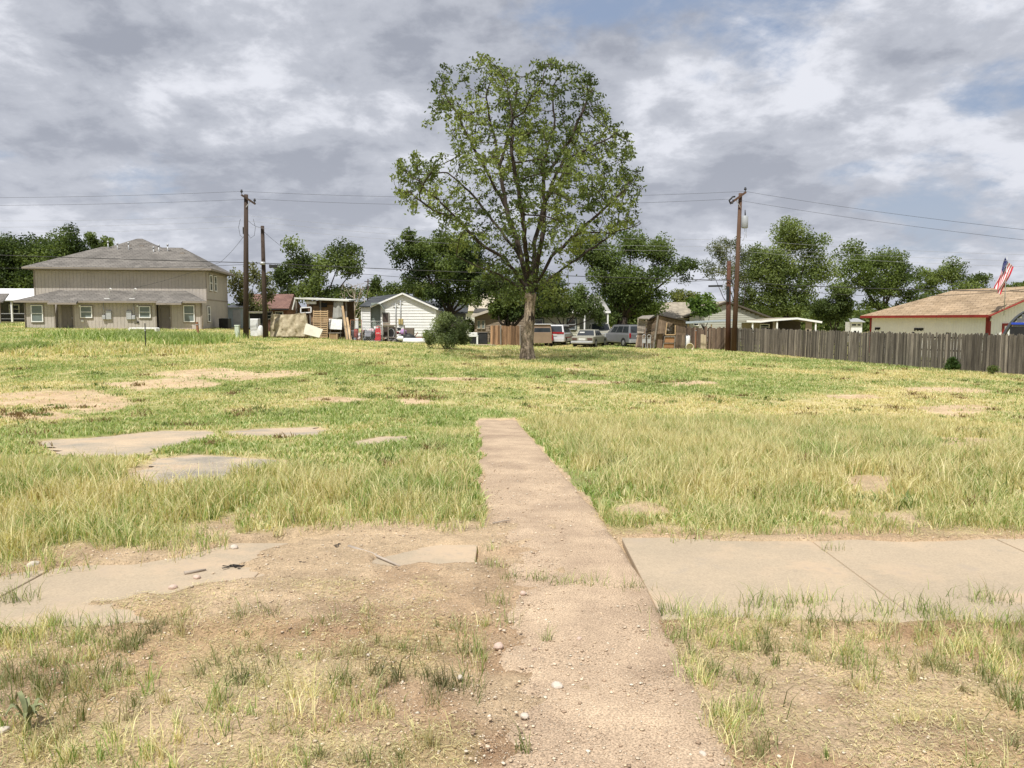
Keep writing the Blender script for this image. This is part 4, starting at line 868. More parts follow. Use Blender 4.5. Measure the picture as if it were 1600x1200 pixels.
    # meters and boxes on the wall
    for x in (6.95, 8.6):
        s = 1 if x < 8 else -1; b = part('meter_box', M_metal, o, (x - .02 * s - .22, x - .02 * s + .22, -.17, 0, .85, 1.62), bevel=.02); part('meter', M_metal, b, (x - .42 * s - .14, x - .42 * s + .14, -.22, 0, .85, 1.2), bevel=.03)
        c = MB(); c.tube([(x - .42 * s, -.1, 1.2), (x - .42 * s, -.1, 2.3)], .03, 6); c.build('conduit', M_metal, b)
    for x in (6.85, 8.95):
        v = MB(); v.tube([(x, .5, 2.7), (x, .5, 3.55), (x + .1, .42, 3.62), (x + .3, .35, 3.5)], .035, 6); v.box(x - .25, x + .2, -.1, .25, 2.58, 2.72); v.build('service_mast', M_trimw, o)
    for x in (4.55, 7.85 + 1.5): part('wall_light', M_trimw, o, (x - .07, x + .07, -.12, 0, 1.95, 2.12), bevel=.02)
    part('dryer_vent', M_trimw, o, (4.62, 4.8, -.12, 0, .62, .8), bevel=.02)
    part('hose_box', M_dark, o, (9.25, 9.4, -.08, 0, .55, .68))
    for x_ in (-.58, W_ + .5): q = MB(); q.tube([(x_ + (.62 if x_ < 0 else -.42), -.06, 2.3), (x_ + (.62 if x_ < 0 else -.42), -.06, .1)], .035, 6); q.build('downpipe', trim, o)
    part('foundation', M_conc, o, (-.02, W_ + .05, -.04, D, -.3, .015))
    return o
duplex()
ac = place('air_conditioner', 'black air conditioning unit at the right corner of the two-storey house', 'air conditioner', 355, 74)
part('casing', M_black, ac, (-.45, .45, -.45, .45, .05, 1.0), bevel=.04); part('grille', M_dark, ac, *[(-.4, .4, -.475, -.452, .12 + i * .08, .15 + i * .08) for i in range(10)]); part('fan_cover', M_metal, ac, (-.36, .36, -.36, .36, 1.0, 1.03)); part('base_pad', M_conc, ac, (-.55, .55, -.55, .55, -.3, .05))

# white roofed house far left
def far_left_house():
    o = place('white_roofed_house', 'low white-roofed house with an open porch at the far left edge', 'house', 30, 84, 3); o.location.z += .1
    wr = mat('white_metal_roof', (.74, .75, .76), .5, .04, 1); m = MB()
    m.add([(-5.5, -1.2, 2.3), (3.4, -1.2, 2.3), (2.6, 2.5, 3.6), (-4.5, 2.5, 3.6), (-5.5, 6, 2.3), (3.4, 6, 2.3), (-5.5, -1.2, 2.15), (3.4, -1.2, 2.15), (3.4, 6, 2.15), (-5.5, 6, 2.15)], [(0, 1, 2, 3), (3, 2, 5, 4), (1, 5, 2), (0, 3, 4), (6, 9, 8, 7), (0, 6, 7, 1), (1, 7, 8, 5), (5, 8, 9, 4), (4, 9, 6, 0)]); m.build('roof', wr, o)
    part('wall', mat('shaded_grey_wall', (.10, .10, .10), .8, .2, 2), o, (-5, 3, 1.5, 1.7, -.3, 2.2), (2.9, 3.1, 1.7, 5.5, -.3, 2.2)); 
    for x in (-1.9, .2, 2.6): part('porch_post', M_trimw, o, (x - .08, x + .08, -1.0, -.84, -.3, 2.15))
    part('porch_rail', M_metal, o, (-1.82, 2.52, -.95, -.9, .75, .82), (-1.82, 2.52, -.95, -.9, .2, .25)); window(o, -.9, .8, 1.1, 1.0, 1.49)
far_left_house()
g = place('brick_porch_house', 'brown roofed house corner with a white post cut by the left edge', 'house', -18, 78, 0)
part('porch_post', M_trimw, g, (1.35, 1.55, -.1, .1, -.3, 2.1)); m = MB(); m.add([(-6, -.5, 2.2), (2.3, -.5, 2.2), (1.2, 2.2, 3.1), (-6, 2.2, 3.1), (-6, -.5, 2.08), (2.3, -.5, 2.08), (1.2, 2.2, 2.98), (-6, 2.2, 2.98)], [(0, 1, 2, 3), (4, 7, 6, 5), (0, 4, 5, 1), (1, 5, 6, 2), (2, 6, 7, 3), (3, 7, 4, 0)]); m.build('roof', shingle('brown_grey_shingles', 0, 0), g)
part('wall', mat('dim_brick', (.20, .13, .10), .9, .2, 6), g, (-6, .9, 1, 1.2, -.3, 2.2))

# red-brown roof behind the lean-to
def red_roof_house():
    o = place('brick_house', 'low brick house with a dull red-brown roof behind the tarp', 'house', 432, 86, 4)
    m = MB(); m.add([(-3.9, -.6, 2.7), (1.7, -.6, 2.6), (1.5, 3.2, 4.3), (-3.2, 3.2, 4.3), (1.7, 7, 2.6), (-3.9, 7, 2.7), (-3.9, -.6, 2.5), (1.7, -.6, 2.4), (1.7, 7, 2.4), (-3.9, 7, 2.5)], [(0, 1, 2, 3), (1, 4, 2), (3, 2, 4, 5), (0, 3, 5), (0, 6, 7, 1), (6, 9, 8, 7), (1, 7, 8, 4), (4, 8, 9, 5), (5, 9, 6, 0)])
    m.build('roof', shingle('red_brown_shingles', (.17, .10, .085), (.22, .13, .105)), o)
    part('wall', mat('red_brick_wall', (.17, .09, .065), .9, .25, 8), o, (-3.6, 1.4, 0, .2, -.4, 2.4), (1.2, 1.4, .2, 6, -.4, 2.4))
    for x in (-2.9, -.6, .5): window(o, x, 1.4, .9, .85, -.002)
    part('fascia', M_dark, o, (-3.9, 1.7, -.64, -.605, 2.42, 2.55))
red_roof_house()
o = place('storage_shed', 'pale blue-grey metal shed between the house corner and the poles', 'shed', 372, 80, 0)
sm = mat('blue_grey_panel', (.36, .43, .46), .6, .1, 2); vsiding('wall', o, sm, -1.1, .9, 0, 2.1, 0, .25); part('side_wall', sm, o, (.78, .9, .12, 2, 0, 2.1)); m = MB(); m.slab([(-1.25, -.2, 2.15), (1.05, -.2, 2.15), (1.05, 2.2, 2.5), (-1.25, 2.2, 2.5)], .08); m.build('roof', M_metal, o); part('door', M_metal, o, (-.3, .5, -.04, 0, .05, 1.9))

# white lap-sided house with gable
def white_house():
    o = place('lap_sided_house', 'small white lap-sided house with a plain gable and dark roof', 'house', 596, 64, 2)
    bpy.context.view_layer.update(); L_ = lambda px, row, Y=64: local(o, px, Y, row)
    k = 64 / F
    zb = -.1; xr = (681.5 - 596) * k; xp = (631 - 596) * k; xl0 = (567 - 596) * k; xa = 0
    ze = L_(681, 482).z; zp = L_(631, 459).z; zl = L_(582, 479).z
    ztop = lambda x: ze + (zp - ze) * (xr - x) / (xr - xp) if x > xp else zp - (xp - x) * (zp - zl) / (xp - (582 - 596) * k)
    xle = (596.5 - 596) * k
    lm = M_white; m = MB()
    def left(z): return max(xle, xp - (zp - z) * (xp - (582 - 596) * k) / (zp - zl))
    def right(z): return xr if z < ze else xp + (zp - z) * (xr - xp) / (zp - ze)
    lap(m, 0, 0, zb, zp - .03, 0, .235, left=left, right=right); m.box(xle, xr, .03, .12, zb, ze)
    m.build('gable_wall', lm, o)
    gm = mat('grey_green_paint', (.20, .23, .20), .7, .12, 2)
    # recessed grey lean-to and left wing
    xg0 = (581 - 596) * k; m = MB(); lap(m, xg0, xle - .02, zb, L_(590, 476).z + .15, .25, .235); m.build('grey_wall', gm, o)
    m = MB(); lap(m, xl0, xg0 - .02, zb, zl - .02, .0, .235); m.box(xl0, xg0, .03, .15, zb, zl); m.build('wing_wall', lm, o)
    dr = shingle('charcoal_shingles', (.055, .06, .065), (.085, .09, .095))
    m = MB(); zr = L_(600, 463.5, 69).z
    m.slab([(xl0 - .15, -.25, zl + .05), (xg0 + .1, -.25, zl + .05), (xp, 5, zr + .35), (xl0 + .25, 5, zr)], .12)
    m.slab([(xp - .02, 4.9, zp - .05), (xp - .02, -.3, zp + .12), (xr + .25, -.3, ze - .02), (xr + .25, 9, ze - .02), (xp - .02, 9, zp + .12)], .1) if False else None
    m.add([(xp, -.25, zp + .10), (xr + .22, -.25, ze), (xr + .22, 9, ze), (xp, 9, zp + .10), (xp, -.25, zp), (xr + .22, -.25, ze - .10), (xr + .22, 9, ze - .10), (xp, 9, zp)], [(0, 1, 2, 3), (4, 7, 6, 5), (0, 4, 5, 1), (1, 5, 6, 2), (2, 6, 7, 3), (3, 7, 4, 0)])
    xq = (582 - 596) * k
    m.add([(xp - .003, -.25, zp + .10), (xq, -.25, zl + .02), (xq, 9, zl + .02), (xp - .003, 9, zp + .10), (xp - .003, -.25, zp), (xq, -.25, zl - .08), (xq, 9, zl - .08), (xp - .003, 9, zp)], [(0, 3, 2, 1), (4, 5, 6, 7), (0, 1, 5, 4), (1, 2, 6, 5), (2, 3, 7, 6), (3, 0, 4, 7)])
    m.build('roof', dr, o)
    m = MB(); m.beam((xp, -.29, zp + .02), (xr + .24, -.29, ze - .07), .035, .13); m.beam((xp, -.29, zp + .02), (xq, -.29, zl - .04), .035, .13); m.build('rake_board', M_trimw, o)
    # little arched hood over the grey wall
    m = MB(); zz = L_(590, 480).z; pts = [(xq, zz + .12), (xq + .45, zz + .30), (xq + .75, zz + .30), (xq + .95, zz + .12), (xq + 1.12, zz - .18)]
    for a, b in zip(pts[:-1], pts[1:]): m.slab([(a[0], -.55, a[1]), (b[0], -.55, b[1]), (b[0], .2, b[1]), (a[0], .2, a[1])], .06)
    m.build('door_hood', gm, o)
    for bx_ in ((xr - .1, xr + .04, -.05, -.0362, zb, ze - .1), (xl0 - .05, xl0 + .05, -.05, -.0362, zb, zl - .1),): part('corner_board', M_trimw, o, bx_)
    w_ = window(o, (604.3 - 596) * k, L_(604, 505).z, 11.2 * k, (505 - 488) * k, -.037, frame=mat('grey_wood_frame', (.30, .29, .25), .8, .1, 3), mull=False); part('blind', mat('brown_slats', (.10, .07, .055), .7, .3, 8), w_, *[((599.5 - 596) * k, (609 - 596) * k, -.085, -.073, L_(604, 503).z + .07 * i, L_(604, 503).z + .07 * i + .04) for i in range(10)])
    # service masts
    m = MB()
    for px, r0 in ((627.5, 469), (620, 474)):
        x = (px - 596) * k; m.tube([(x, -.12, L_(px, 508).z), (x, -.12, L_(px, r0).z)], .03, 6); m.beam((x - .25, -.12, L_(px, r0 + 3).z), (x + .18, -.12, L_(px, r0 + 3).z), .04)
    m.build('service_mast', M_metal, o); part('meter_board', mat('tan_board', (.42, .33, .14), .8, .1, 3), o, ((624 - 596) * k, (631 - 596) * k, -.14, -.038, L_(627, 507).z, L_(627, 498).z), bevel=.02)
    part('rear_wall', lm, o, (xl0, xr, 8.8, 8.9, zb, ze - .1), (xr - .12, xr - .03, .13, 8.8, zb, ze - .1))
    part('wall_shelf', M_wood, o, ((597 - 596) * k, (617 - 596) * k, -.5, -.04, L_(600, 509).z, L_(600, 508).z))
white_house()
# low grey wing to the right of white house (dark roofed)
o = place('dark_roofed_house', 'dark roofed grey house seen between the white house and the leaning trunk', 'house', 700, 76, 0)
m = MB(); m.add([(-4.8, -.4, 2.7), (2.0, -.4, 2.7), (2.0, 2.5, 3.8), (-4.8, 2.5, 3.8), (-4.8, -.4, 2.55), (2.0, -.4, 2.55), (2.0, 2.5, 3.65), (-4.8, 2.5, 3.65)], [(0, 1, 2, 3), (4, 7, 6, 5), (0, 4, 5, 1), (1, 5, 6, 2), (2, 6, 7, 3), (3, 7, 4, 0)]); m.build('roof', shingle('charcoal_shingles', 0, 0), o)
m = MB(); lap(m, -4.6, 1.8, -.3, 2.55, 0, .2); m.build('wall', mat('grey_siding', (.33, .34, .30), .8, .1, 2), o)
# brown house with light roof behind the gate
def brown_house():
    o = place('brown_house', 'brown sided house with a pale sloping roof edge behind the wooden gate', 'house', 742, 69, 0); bpy.context.view_layer.update(); k = 69 / F
    L_ = lambda px, row, Y=69: local(o, px, Y, row); br = mat('brown_siding', (.26, .205, .15), .85, .12, 3)
    m = MB(); zt = L_(742, 494).z; z2 = L_(790, 480).z; x1 = (825 - 742) * k
    z = -.3
    while z < z2:
        a = 0 if z < zt - .1 else (z - zt + .1) / (z2 - zt) * (780 - 742) * k
        for q in ((a, x1),): m.add([(q[0], -.03, z), (q[0], -.004, z + .22), (q[0], .03, z + .22), (q[0], .03, z), (q[1], -.03, z), (q[1], -.004, z + .22), (q[1], .03, z + .22), (q[1], .03, z)], [(0, 1, 2, 3), (7, 6, 5, 4), (0, 4, 5, 1), (1, 5, 6, 2), (2, 6, 7, 3), (3, 7, 4, 0)])
        z += .22
    m.build('wall', br, o)
    m = MB(); m.add([(-.25, -.5, zt), ((779 - 742) * k, -.5, z2), ((779 - 742) * k, 6, z2), (-.25, 6, zt + .8), (-.25, -.5, zt - .14), ((779 - 742) * k, -.5, z2 - .14), ((779 - 742) * k, 6, z2 - .14), (-.25, 6, zt + .6)], [(0, 1, 2, 3), (4, 7, 6, 5), (0, 4, 5, 1), (1, 5, 6, 2), (2, 6, 7, 3), (3, 7, 4, 0)]); m.build('roof', shingle('pale_tan_shingles', (.45, .40, .31), (.52, .46, .36)), o)
    m = MB(); m.beam((-.28, -.53, zt - .05), ((779 - 742) * k, -.53, z2 - .05), .04, .22); m.build('fascia', mat('pale_fascia', (.50, .45, .38), .7, .08, 2), o)
    for px, w, n in ((748.5, 6, 0), (755.5, 6, 1)): window(o, (px - 742) * k, L_(px, 514).z, w * k, 14 * k, -.04, frame=mat('tan_frame', (.38, .34, .26), .8, .1, 3), gl=M_blind, mull=False)
brown_house()
o = place('pale_roofed_house', 'pale roof of a far house glimpsed above the black bin through the trees', 'house', 740, 92, 0)
m = MB(); m.slab([(-2.2, 0, 3.1), (3.6, 0, 3.1), (3.0, 3, 5.2), (-.6, 3, 5.2)], .15); m.build('roof', shingle('pale_tan_shingles', 0, 0), o); part('wall', mat('pale_wall', (.55, .55, .48), .8, .06, 2), o, (-2, 3.3, .4, .6, -.3, 2.9))
# cream house under the trees with a window
def cream_house():
    o = place('cream_house', 'cream lap-sided house half hidden by leaves above the parked vehicles', 'house', 830, 71, 0); bpy.context.view_layer.update(); k = 71 / F
    L_ = lambda px, row: local(o, px, 71, row); zt = L_(850, 487).z; cr = mat('cream_siding', (.46, .45, .36), .8, .08, 2); m = MB()
    lap(m, 0, (905 - 830) * k, -.3, zt, 0, .2); m.build('wall', cr, o)
    part('porch_wall', mat('grey_porch', (.22, .23, .22), .8, .1, 2), o, ((905 - 830) * k, (950 - 830) * k, .6, .75, -.3, zt))
    m = MB(); m.slab([(-.6, -.6, zt + .02), ((952 - 830) * k, -.6, zt + .02), ((945 - 830) * k, 4, zt + 1.6), (.2, 4, zt + 1.6)], .14); m.build('roof', shingle('grey_shingles', (.24, .235, .22), (.31, .30, .28)), o)
    part('fascia', M_trimw, o, (-.6, (952 - 830) * k, -.64, -.605, zt - .13, zt + .03))
    fr = mat('dark_green_frame', (.09, .11, .10), .6, .1, 2)
    for px in (893, 842): part('window_surround', fr, o, ((px - 8) * k - 830 * k, (px + 8) * k - 830 * k, -.06, -.037, L_(px, 516).z, L_(px, 497).z)); window(o, (px - 830) * k, L_(px, 515).z, 12 * k, 16 * k, -.062, frame=mat('pale_sash', (.42, .44, .44), .6, .05, 2))
    for i, px in enumerate((912, 948)): part('porch_post', M_trimw, o, ((px - 830) * k - .06, (px - 830) * k + .06, -.55, -.43, -.3, zt - .14))
cream_house()
# beige-roofed house right centre
def beige_house():
    o = place('beige_roofed_house', 'long beige-roofed house with a pale lap-sided gable behind the brown fence', 'house', 1030, 80, 0); bpy.context.view_layer.update(); k = 80 / F
    L_ = lambda px, row: local(o, px, 80, row)
    X = lambda px: (px - 1030) * k
    rf = shingle('beige_shingles', (.29, .255, .20), (.36, .32, .25)); zt = L_(1060, 497).z; zr = L_(1060, 475).z
    m = MB(); m.slab([(X(1018), 0, zt), (X(1078), 0, zt), (X(1108), 4.5, zr + .3), (X(1045), 4.5, zr + .3)], .15)
    zp = L_(1129, 472).z; zl = L_(1068, 493).z; zR = L_(1195, 496).z
    m.slab([(X(1068), -1, zl), (X(1129), -1, zp + .1), (X(1129), 9, zp + .1), (X(1068), 9, zl)], .14) if False else None
    m.add([(X(1066), -1.3, zl), (X(1129), -1.3, zp + .12), (X(1129), 9, zp + .12), (X(1066), 9, zl), (X(1066), -1.3, zl - .14), (X(1129), -1.3, zp - .02), (X(1129), 9, zp - .02), (X(1066), 9, zl - .14)], [(0, 1, 2, 3), (4, 7, 6, 5), (0, 4, 5, 1), (2, 6, 7, 3), (3, 7, 4, 0)])
    m.add([(X(1129) + .003, -1.3, zp + .12), (X(1198), -1.3, zR), (X(1198), 9, zR), (X(1129) + .003, 9, zp + .12), (X(1129) + .003, -1.3, zp - .02), (X(1198), -1.3, zR - .14), (X(1198), 9, zR - .14), (X(1129) + .003, 9, zp - .02)], [(0, 1, 2, 3), (4, 7, 6, 5), (0, 4, 5, 1), (1, 5, 6, 2), (2, 6, 7, 3)])
    m.build('roof', rf, o)
    m = MB(); m.beam((X(1066), -1.34, zl - .08), (X(1129), -1.34, zp + .04), .03, .16); m.beam((X(1129), -1.34, zp + .04), (X(1198), -1.34, zR - .08), .03, .16); m.build('rake_board', mat('dark_rake', (.09, .075, .06), .8, .2, 2), o)
    m = MB(); lf = lambda z: X(1072) + max(0, (z - zl + .2)) / (zp - zl) * (X(1129) - X(1072)); rt = lambda z: X(1192) - max(0, (z - zR + .2)) / (zp - zR) * (X(1192) - X(1129))
    lap(m, 0, 0, -.4, zp - .1, -1.0, .18, left=lf, right=rt); m.build('gable_wall', mat('pale_grey_siding', (.40, .40, .34), .8, .06, 2), o)
    part('wall', mat('dun_wall', (.33, .28, .2), .8, .1, 2), o, (X(1022), X(1071), .3, .45, -.4, zt - .1)); window(o, X(1082), L_(1082, 509).z, .55, .5, -1.04, frame=M_trimw)
beige_house()
o = place('tin_lean_to', 'low pale tin roof just above the top of the brown fence', 'lean-to', 1105, 66, 0); bpy.context.view_layer.update(); k = 66 / F
m = MB(); zt = local(o, 1105, 66, 505).z; m.slab([(-35 * k, 0, zt), (48 * k, 0, zt + .25), (46 * k, 2.5, zt + .35), (-30 * k, 2.5, zt + .12)], .06); m.build('roof', mat('pale_tin', (.33, .37, .37), .4, .12, 2, metal=.3), o)
for x in (-1.7, .3, 2.3): q = MB(); q.beam((x, .2, -.2), (x, .2, zt - .08), .09); q.build('post', M_wood, o)
# carport
def carport():
    o = place('carport', 'low flat-roofed carport with a white edge above the weathered fence', 'carport', 1215, 70, 0); bpy.context.view_layer.update(); k = 70 / F; X = lambda px: (px - 1215) * k
    L_ = lambda px, row: local(o, px, 70, row).z
    pts = [(1162, L_(1162, 501)), (1184, L_(1184, 501.5)), (1200, L_(1200, 499.5)), (1240, L_(1240, 496.5)), (1279, L_(1279, 502.5))]
    m = MB(); fa = MB()
    for a, b in zip(pts[:-1], pts[1:]):
        m.slab([(X(a[0]), -.3, a[1]), (X(b[0]), -.3, b[1]), (X(b[0]), 5, b[1] + .03), (X(a[0]), 5, a[1] + .03)], .1); fa.beam((X(a[0]), -.34, a[1] - .06), (X(b[0]), -.34, b[1] - .06), .03, .17)
    m.build('roof', shingle('beige_shingles', 0, 0), o); fa.build('fascia', M_trimw, o)
    for bx_ in ((X(1164), X(1200), 1.5, 1.62, -.4, pts[0][1] - .2), (X(1256), X(1266), 0, .1, -.4, pts[4][1] - .05), (X(1205), X(1213), .0, .1, -.4, pts[3][1] - .3)): part('wall', mat('tan_carport_wall', (.30, .25, .19), .85, .15, 2), o, bx_)
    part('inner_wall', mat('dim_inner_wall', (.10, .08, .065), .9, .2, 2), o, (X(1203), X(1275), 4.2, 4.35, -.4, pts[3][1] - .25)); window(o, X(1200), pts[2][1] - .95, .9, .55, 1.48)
    for px in (1172, 1210, 1270): part('post', M_trimw, o, (X(px) - .06, X(px) + .06, -.25, -.13, -.4, pts[0][1] - .1))
carport()
o = place('white_shed', 'small white shed corner left of the red-trimmed garage', 'shed', 1335, 84, 0); bpy.context.view_layer.update(); zt = local(o, 1335, 84, 503).z
part('wall', M_white, o, (-.6, .6, 0, 1.5, -.4, zt)); m = MB(); m.slab([(-.8, -.3, zt + .02), (.8, -.3, zt + .02), (.5, 1, zt + .4), (-.5, 1, zt + .4)], .1); m.build('roof', M_metal, o); part('vent_grille', M_dark, o, (-.5, -.1, -.03, 0, zt - .4, zt - .25), (.1, .4, -.03, 0, zt - .4, zt - .25))

# red trimmed garage
def garage():
    o = thing('garage', 'white garage with a tan shingle roof and bright red trim', 'garage'); 
    A = at(1356, 56); B = at(1539, 46)     # long wall, far corner to near corner
    ang = math.atan2(B.y - A.y, B.x - A.x); o.location = (A.x, A.y, -.85); o.rotation_euler = (0, 0, ang); bpy.context.view_layer.update()
    Ld = (B - A).xy.length; ze = local(o, 1539, 46, 486).z; ze2 = local(o, 1356, 56, 495).z; print('garage', Ld, ze, ze2, math.degrees(ang)); ze = (ze + ze2) / 2
    wp = mat('white_garage_siding', (.84, .82, .77), .8, .06, 1); red = mat('red_trim', (.24, .028, .022), .6, .15, 2); rf = shingle('tan_shingles', (.30, .22, .14), (.38, .285, .19))
    Wd = 8.6; zr = ze + 1.62; ov = .45
    vsiding('long_wall', o, wp, 0, Ld, 0, ze, 0, .2, groove=.012)
    m = MB(); n = 42; st = Wd / n
    for i in range(n):
        a, b = i * st + .006, (i + 1) * st - .006; mid = Wd / 2; t = ze + (zr - ze) * (1 - max(abs(a - mid), abs(b - mid)) / mid); m.box(Ld - .12, Ld, a, b, 0, t - .06)
    m.box(Ld - .10, Ld - .02, .14, Wd, .01, ze - .08); m.build('gable_wall', wp, o)
    part('far_wall', wp, o, (0, .12, .12, Wd, 0, ze), (.12, Ld - .12, Wd - .12, Wd, 0, ze))
    m = MB(); sl = (zr - ze) / (Wd / 2); y0 = -ov; z0 = ze - ov * sl + .1; zt = zr + .1; xa, xb = -.5, Ld + ov
    # near slope hipped at the far end
    m.add([(xa, y0, z0), (xb, y0, z0), (xb, Wd / 2, zt), (xa + 3.6, Wd / 2, zt), (xa, Wd + ov, z0), (xb, Wd + ov, z0), (xa, y0, z0 - .1), (xb, y0, z0 - .1), (xb, Wd / 2, zt - .1), (xb, Wd + ov, z0 - .1), (xa, Wd + ov, z0 - .1)],
          [(0, 1, 2, 3), (3, 2, 5, 4), (0, 3, 4), (0, 6, 7, 1), (1, 7, 8, 2), (2, 8, 9, 5), (4, 5, 9, 10), (0, 4, 10, 6), (6, 10, 9, 8, 7)]); m.build('roof', rf, o, fix=True)
    m = MB(); m.box(xa, xb, y0 - .045, y0 - .01, z0 - .17, z0 + .0); m.beam((xb + .03, y0, z0 - .08), (xb + .03, Wd / 2, zt - .08), .2, .05); m.beam((xb + .03, Wd / 2, zt - .08), (xb + .03, Wd + ov, z0 - .08), .2, .05); m.box(xa - .04, xa - .005, y0, Wd + ov, z0 - .2, z0); m.build('fascia', red, o)
    part('corner_trim', red, o, (Ld - .16, Ld + .02, -.03, 0, 0, ze - .1), (Ld, Ld + .03, 0, .17, 0, ze - .1), (-.02, .14, -.03, 0, 0, ze - .1))
    d = part('garage_door', M_trimw, o, (Ld, Ld + .03, 1.15, 4.4, 0, 2.1)); part('door_frame', red, o, (Ld + .001, Ld + .05, 1.0, 1.15, 0, 2.25), (Ld + .001, Ld + .05, 1.15, 4.4, 2.1, 2.25), (Ld + .001, Ld + .05, 4.4, 4.55, 0, 2.25))
    for px, Y in ((1371, 55.2), (1434, 51.5)):
        l = local(o, px, Y); part('wall_ornament', M_dark, o, *[(l.x - .3 + i * .14, l.x - .22 + i * .14, -.05, 0, 1.72 + (i % 2) * .05, 1.92) for i in range(4 if px < 1400 else 6)])
    m = MB(); m.tube([(Ld + .06, .62 + .14 * math.cos(a), 1.62 + .14 * math.sin(a)) for a in np.linspace(-2.6, -.5 , 7)], .02, 5); m.tube([(Ld + .06, .62 + .22 * math.cos(a), 1.2 + .22 * math.sin(a)) for a in np.linspace(0, 6.28, 14)], .025, 5); m.build('wall_ornament', M_dark, o)
    lamp = part('porch_lamp', M_trimw, o, (Ld + .03, Ld + .15, .05, .2, ze - .45, ze - .28), bevel=.03)
    return o, ang, Ld, ze, zr
GA = garage()
def quonset():
    o = place('arched_metal_shelter', 'ribbed dark metal arch shelter with a blue stripe at the right edge', 'shelter', 1624, 37.5, -31); o.location.z = -.9
    r = 1.75; m = MB(); n = 26
    prof = []
    for i in range(n + 1):
        a = math.pi * i / n; prof.append((r * math.cos(a), 1.5 * r * math.sin(a) + .55))
    for j in range(16):
        y0, y1 = j * .22, (j + 1) * .22; s0, s1 = (1, .965) if j % 2 == 0 else (.965, 1)
        vs = [(x * s0, y0, z * s0) for x, z in prof] + [(x * s1, y1, z * s1) for x, z in prof]; m.add(vs, [(i, i + 1, n + 2 + i, n + 1 + i) for i in range(n)])
    m.build('ribbed_shell', mat('dark_ribbed_metal', (.10, .105, .11), .45, .2, 3, metal=.5), o, fix=False)
    m = MB(); 
    for k_ in range(5):       # corrugated front skin
        z = 2.2 + k_ * .2; xw = r * math.sqrt(max(0, 1 - ((z + .19 - .55) / (1.5 * r)) ** 2)) - .03
        if xw > .1: m.box(-xw, xw, -.03 - .02 * (k_ % 2), .02, z, z + .19)
    m.build('front_skin', mat('grey_corrugated', (.14, .145, .15), .5, .2, 3, metal=.3), o); part('stripe', mat('blue_band', (.03, .07, .45), .5, .1, 2), o, (-1.3, -.55, -.075, -.055, 2.28, 2.38)); part('stripe', M_trimw, o, (-.54, 1.2, -.075, -.055, 2.28, 2.38)); part('opening', M_dark, o, (-1.35, 1.35, -.01, .03, .0, 2.19))
quonset()
# flag on the garage rake
def flag():
    ga, ang, Ld, ze, zr = GA; b = at(1569, 45.0, 486); o = thing('flag_on_pole', 'striped flag with a starred blue corner hanging on a thin pole', 'flag', b); k = 45.0 / F
    m = MB(); m.tube([(0, 0, -.25), (0.0, 0, (486 - 402) * k)], .022, 6); m.build('pole', M_metal, o)
    red = mat('flag_red', (.50, .03, .05), .8, .05, 3); wh = mat('flag_white', (.72, .70, .70), .8, .05, 3); blu = mat('flag_blue', (.03, .04, .14), .8, .05, 3)
    top = (486 - 403) * k; ht = 1.0; n = 24
    # cloth hangs from the pole and falls to lower left: fly direction mostly downward
    def P(u, v):     # u along fly 0..1, v across hoist 0..1 (0 top)
        x = -.02 - u * .50 + .28 * v * (1 - .5 * u) - .08 * (1 - v); z = top - v * .55 * (1 - .2 * u) - u * 1.72
        y = .06 * math.sin(u * 7 + v * 9) + .05 * math.sin(v * 14)
        if v > .72: x += (v - .72) * .9 * (1 - u * .6)
        return Vector((x + .05 * math.sin(v * 11 + u * 3), y, z))
    g = {0: MB(), 1: MB(), 2: MB()}
    for s in range(13):
        for i in range(n):
            u0, u1 = i / n, (i + 1) / n; v0, v1 = s / 13, (s + 1) / 13; key = 2 if (u0 < .4 and s < 7) else s % 2
            q = [P(u0, v0), P(u1, v0), P(u1, v1), P(u0, v1)]; off = Vector((0, .004, 0)); g[key].add([p - off for p in q] + [p + off for p in q], [(0, 1, 2, 3), (7, 6, 5, 4)])
    g[0].build('red_stripes', red, o, fix=False); g[1].build('white_stripes', wh, o, fix=False); c = g[2].build('blue_canton', blu, o, fix=False)
    st = MB()
    for r_ in range(6):
        for q in range(8):
            p = P(.03 + q * .047, .04 + r_ * .085)
            for sgn in (-1, 1): st.add([p + Vector((-.010, sgn * .012, 0)), p + Vector((0, sgn * .012, -.012)), p + Vector((.010, sgn * .012, 0)), p + Vector((0, sgn * .012, .012))], [(0, 1, 2, 3)])
    st.build('stars', wh, c, fix=False)
flag()

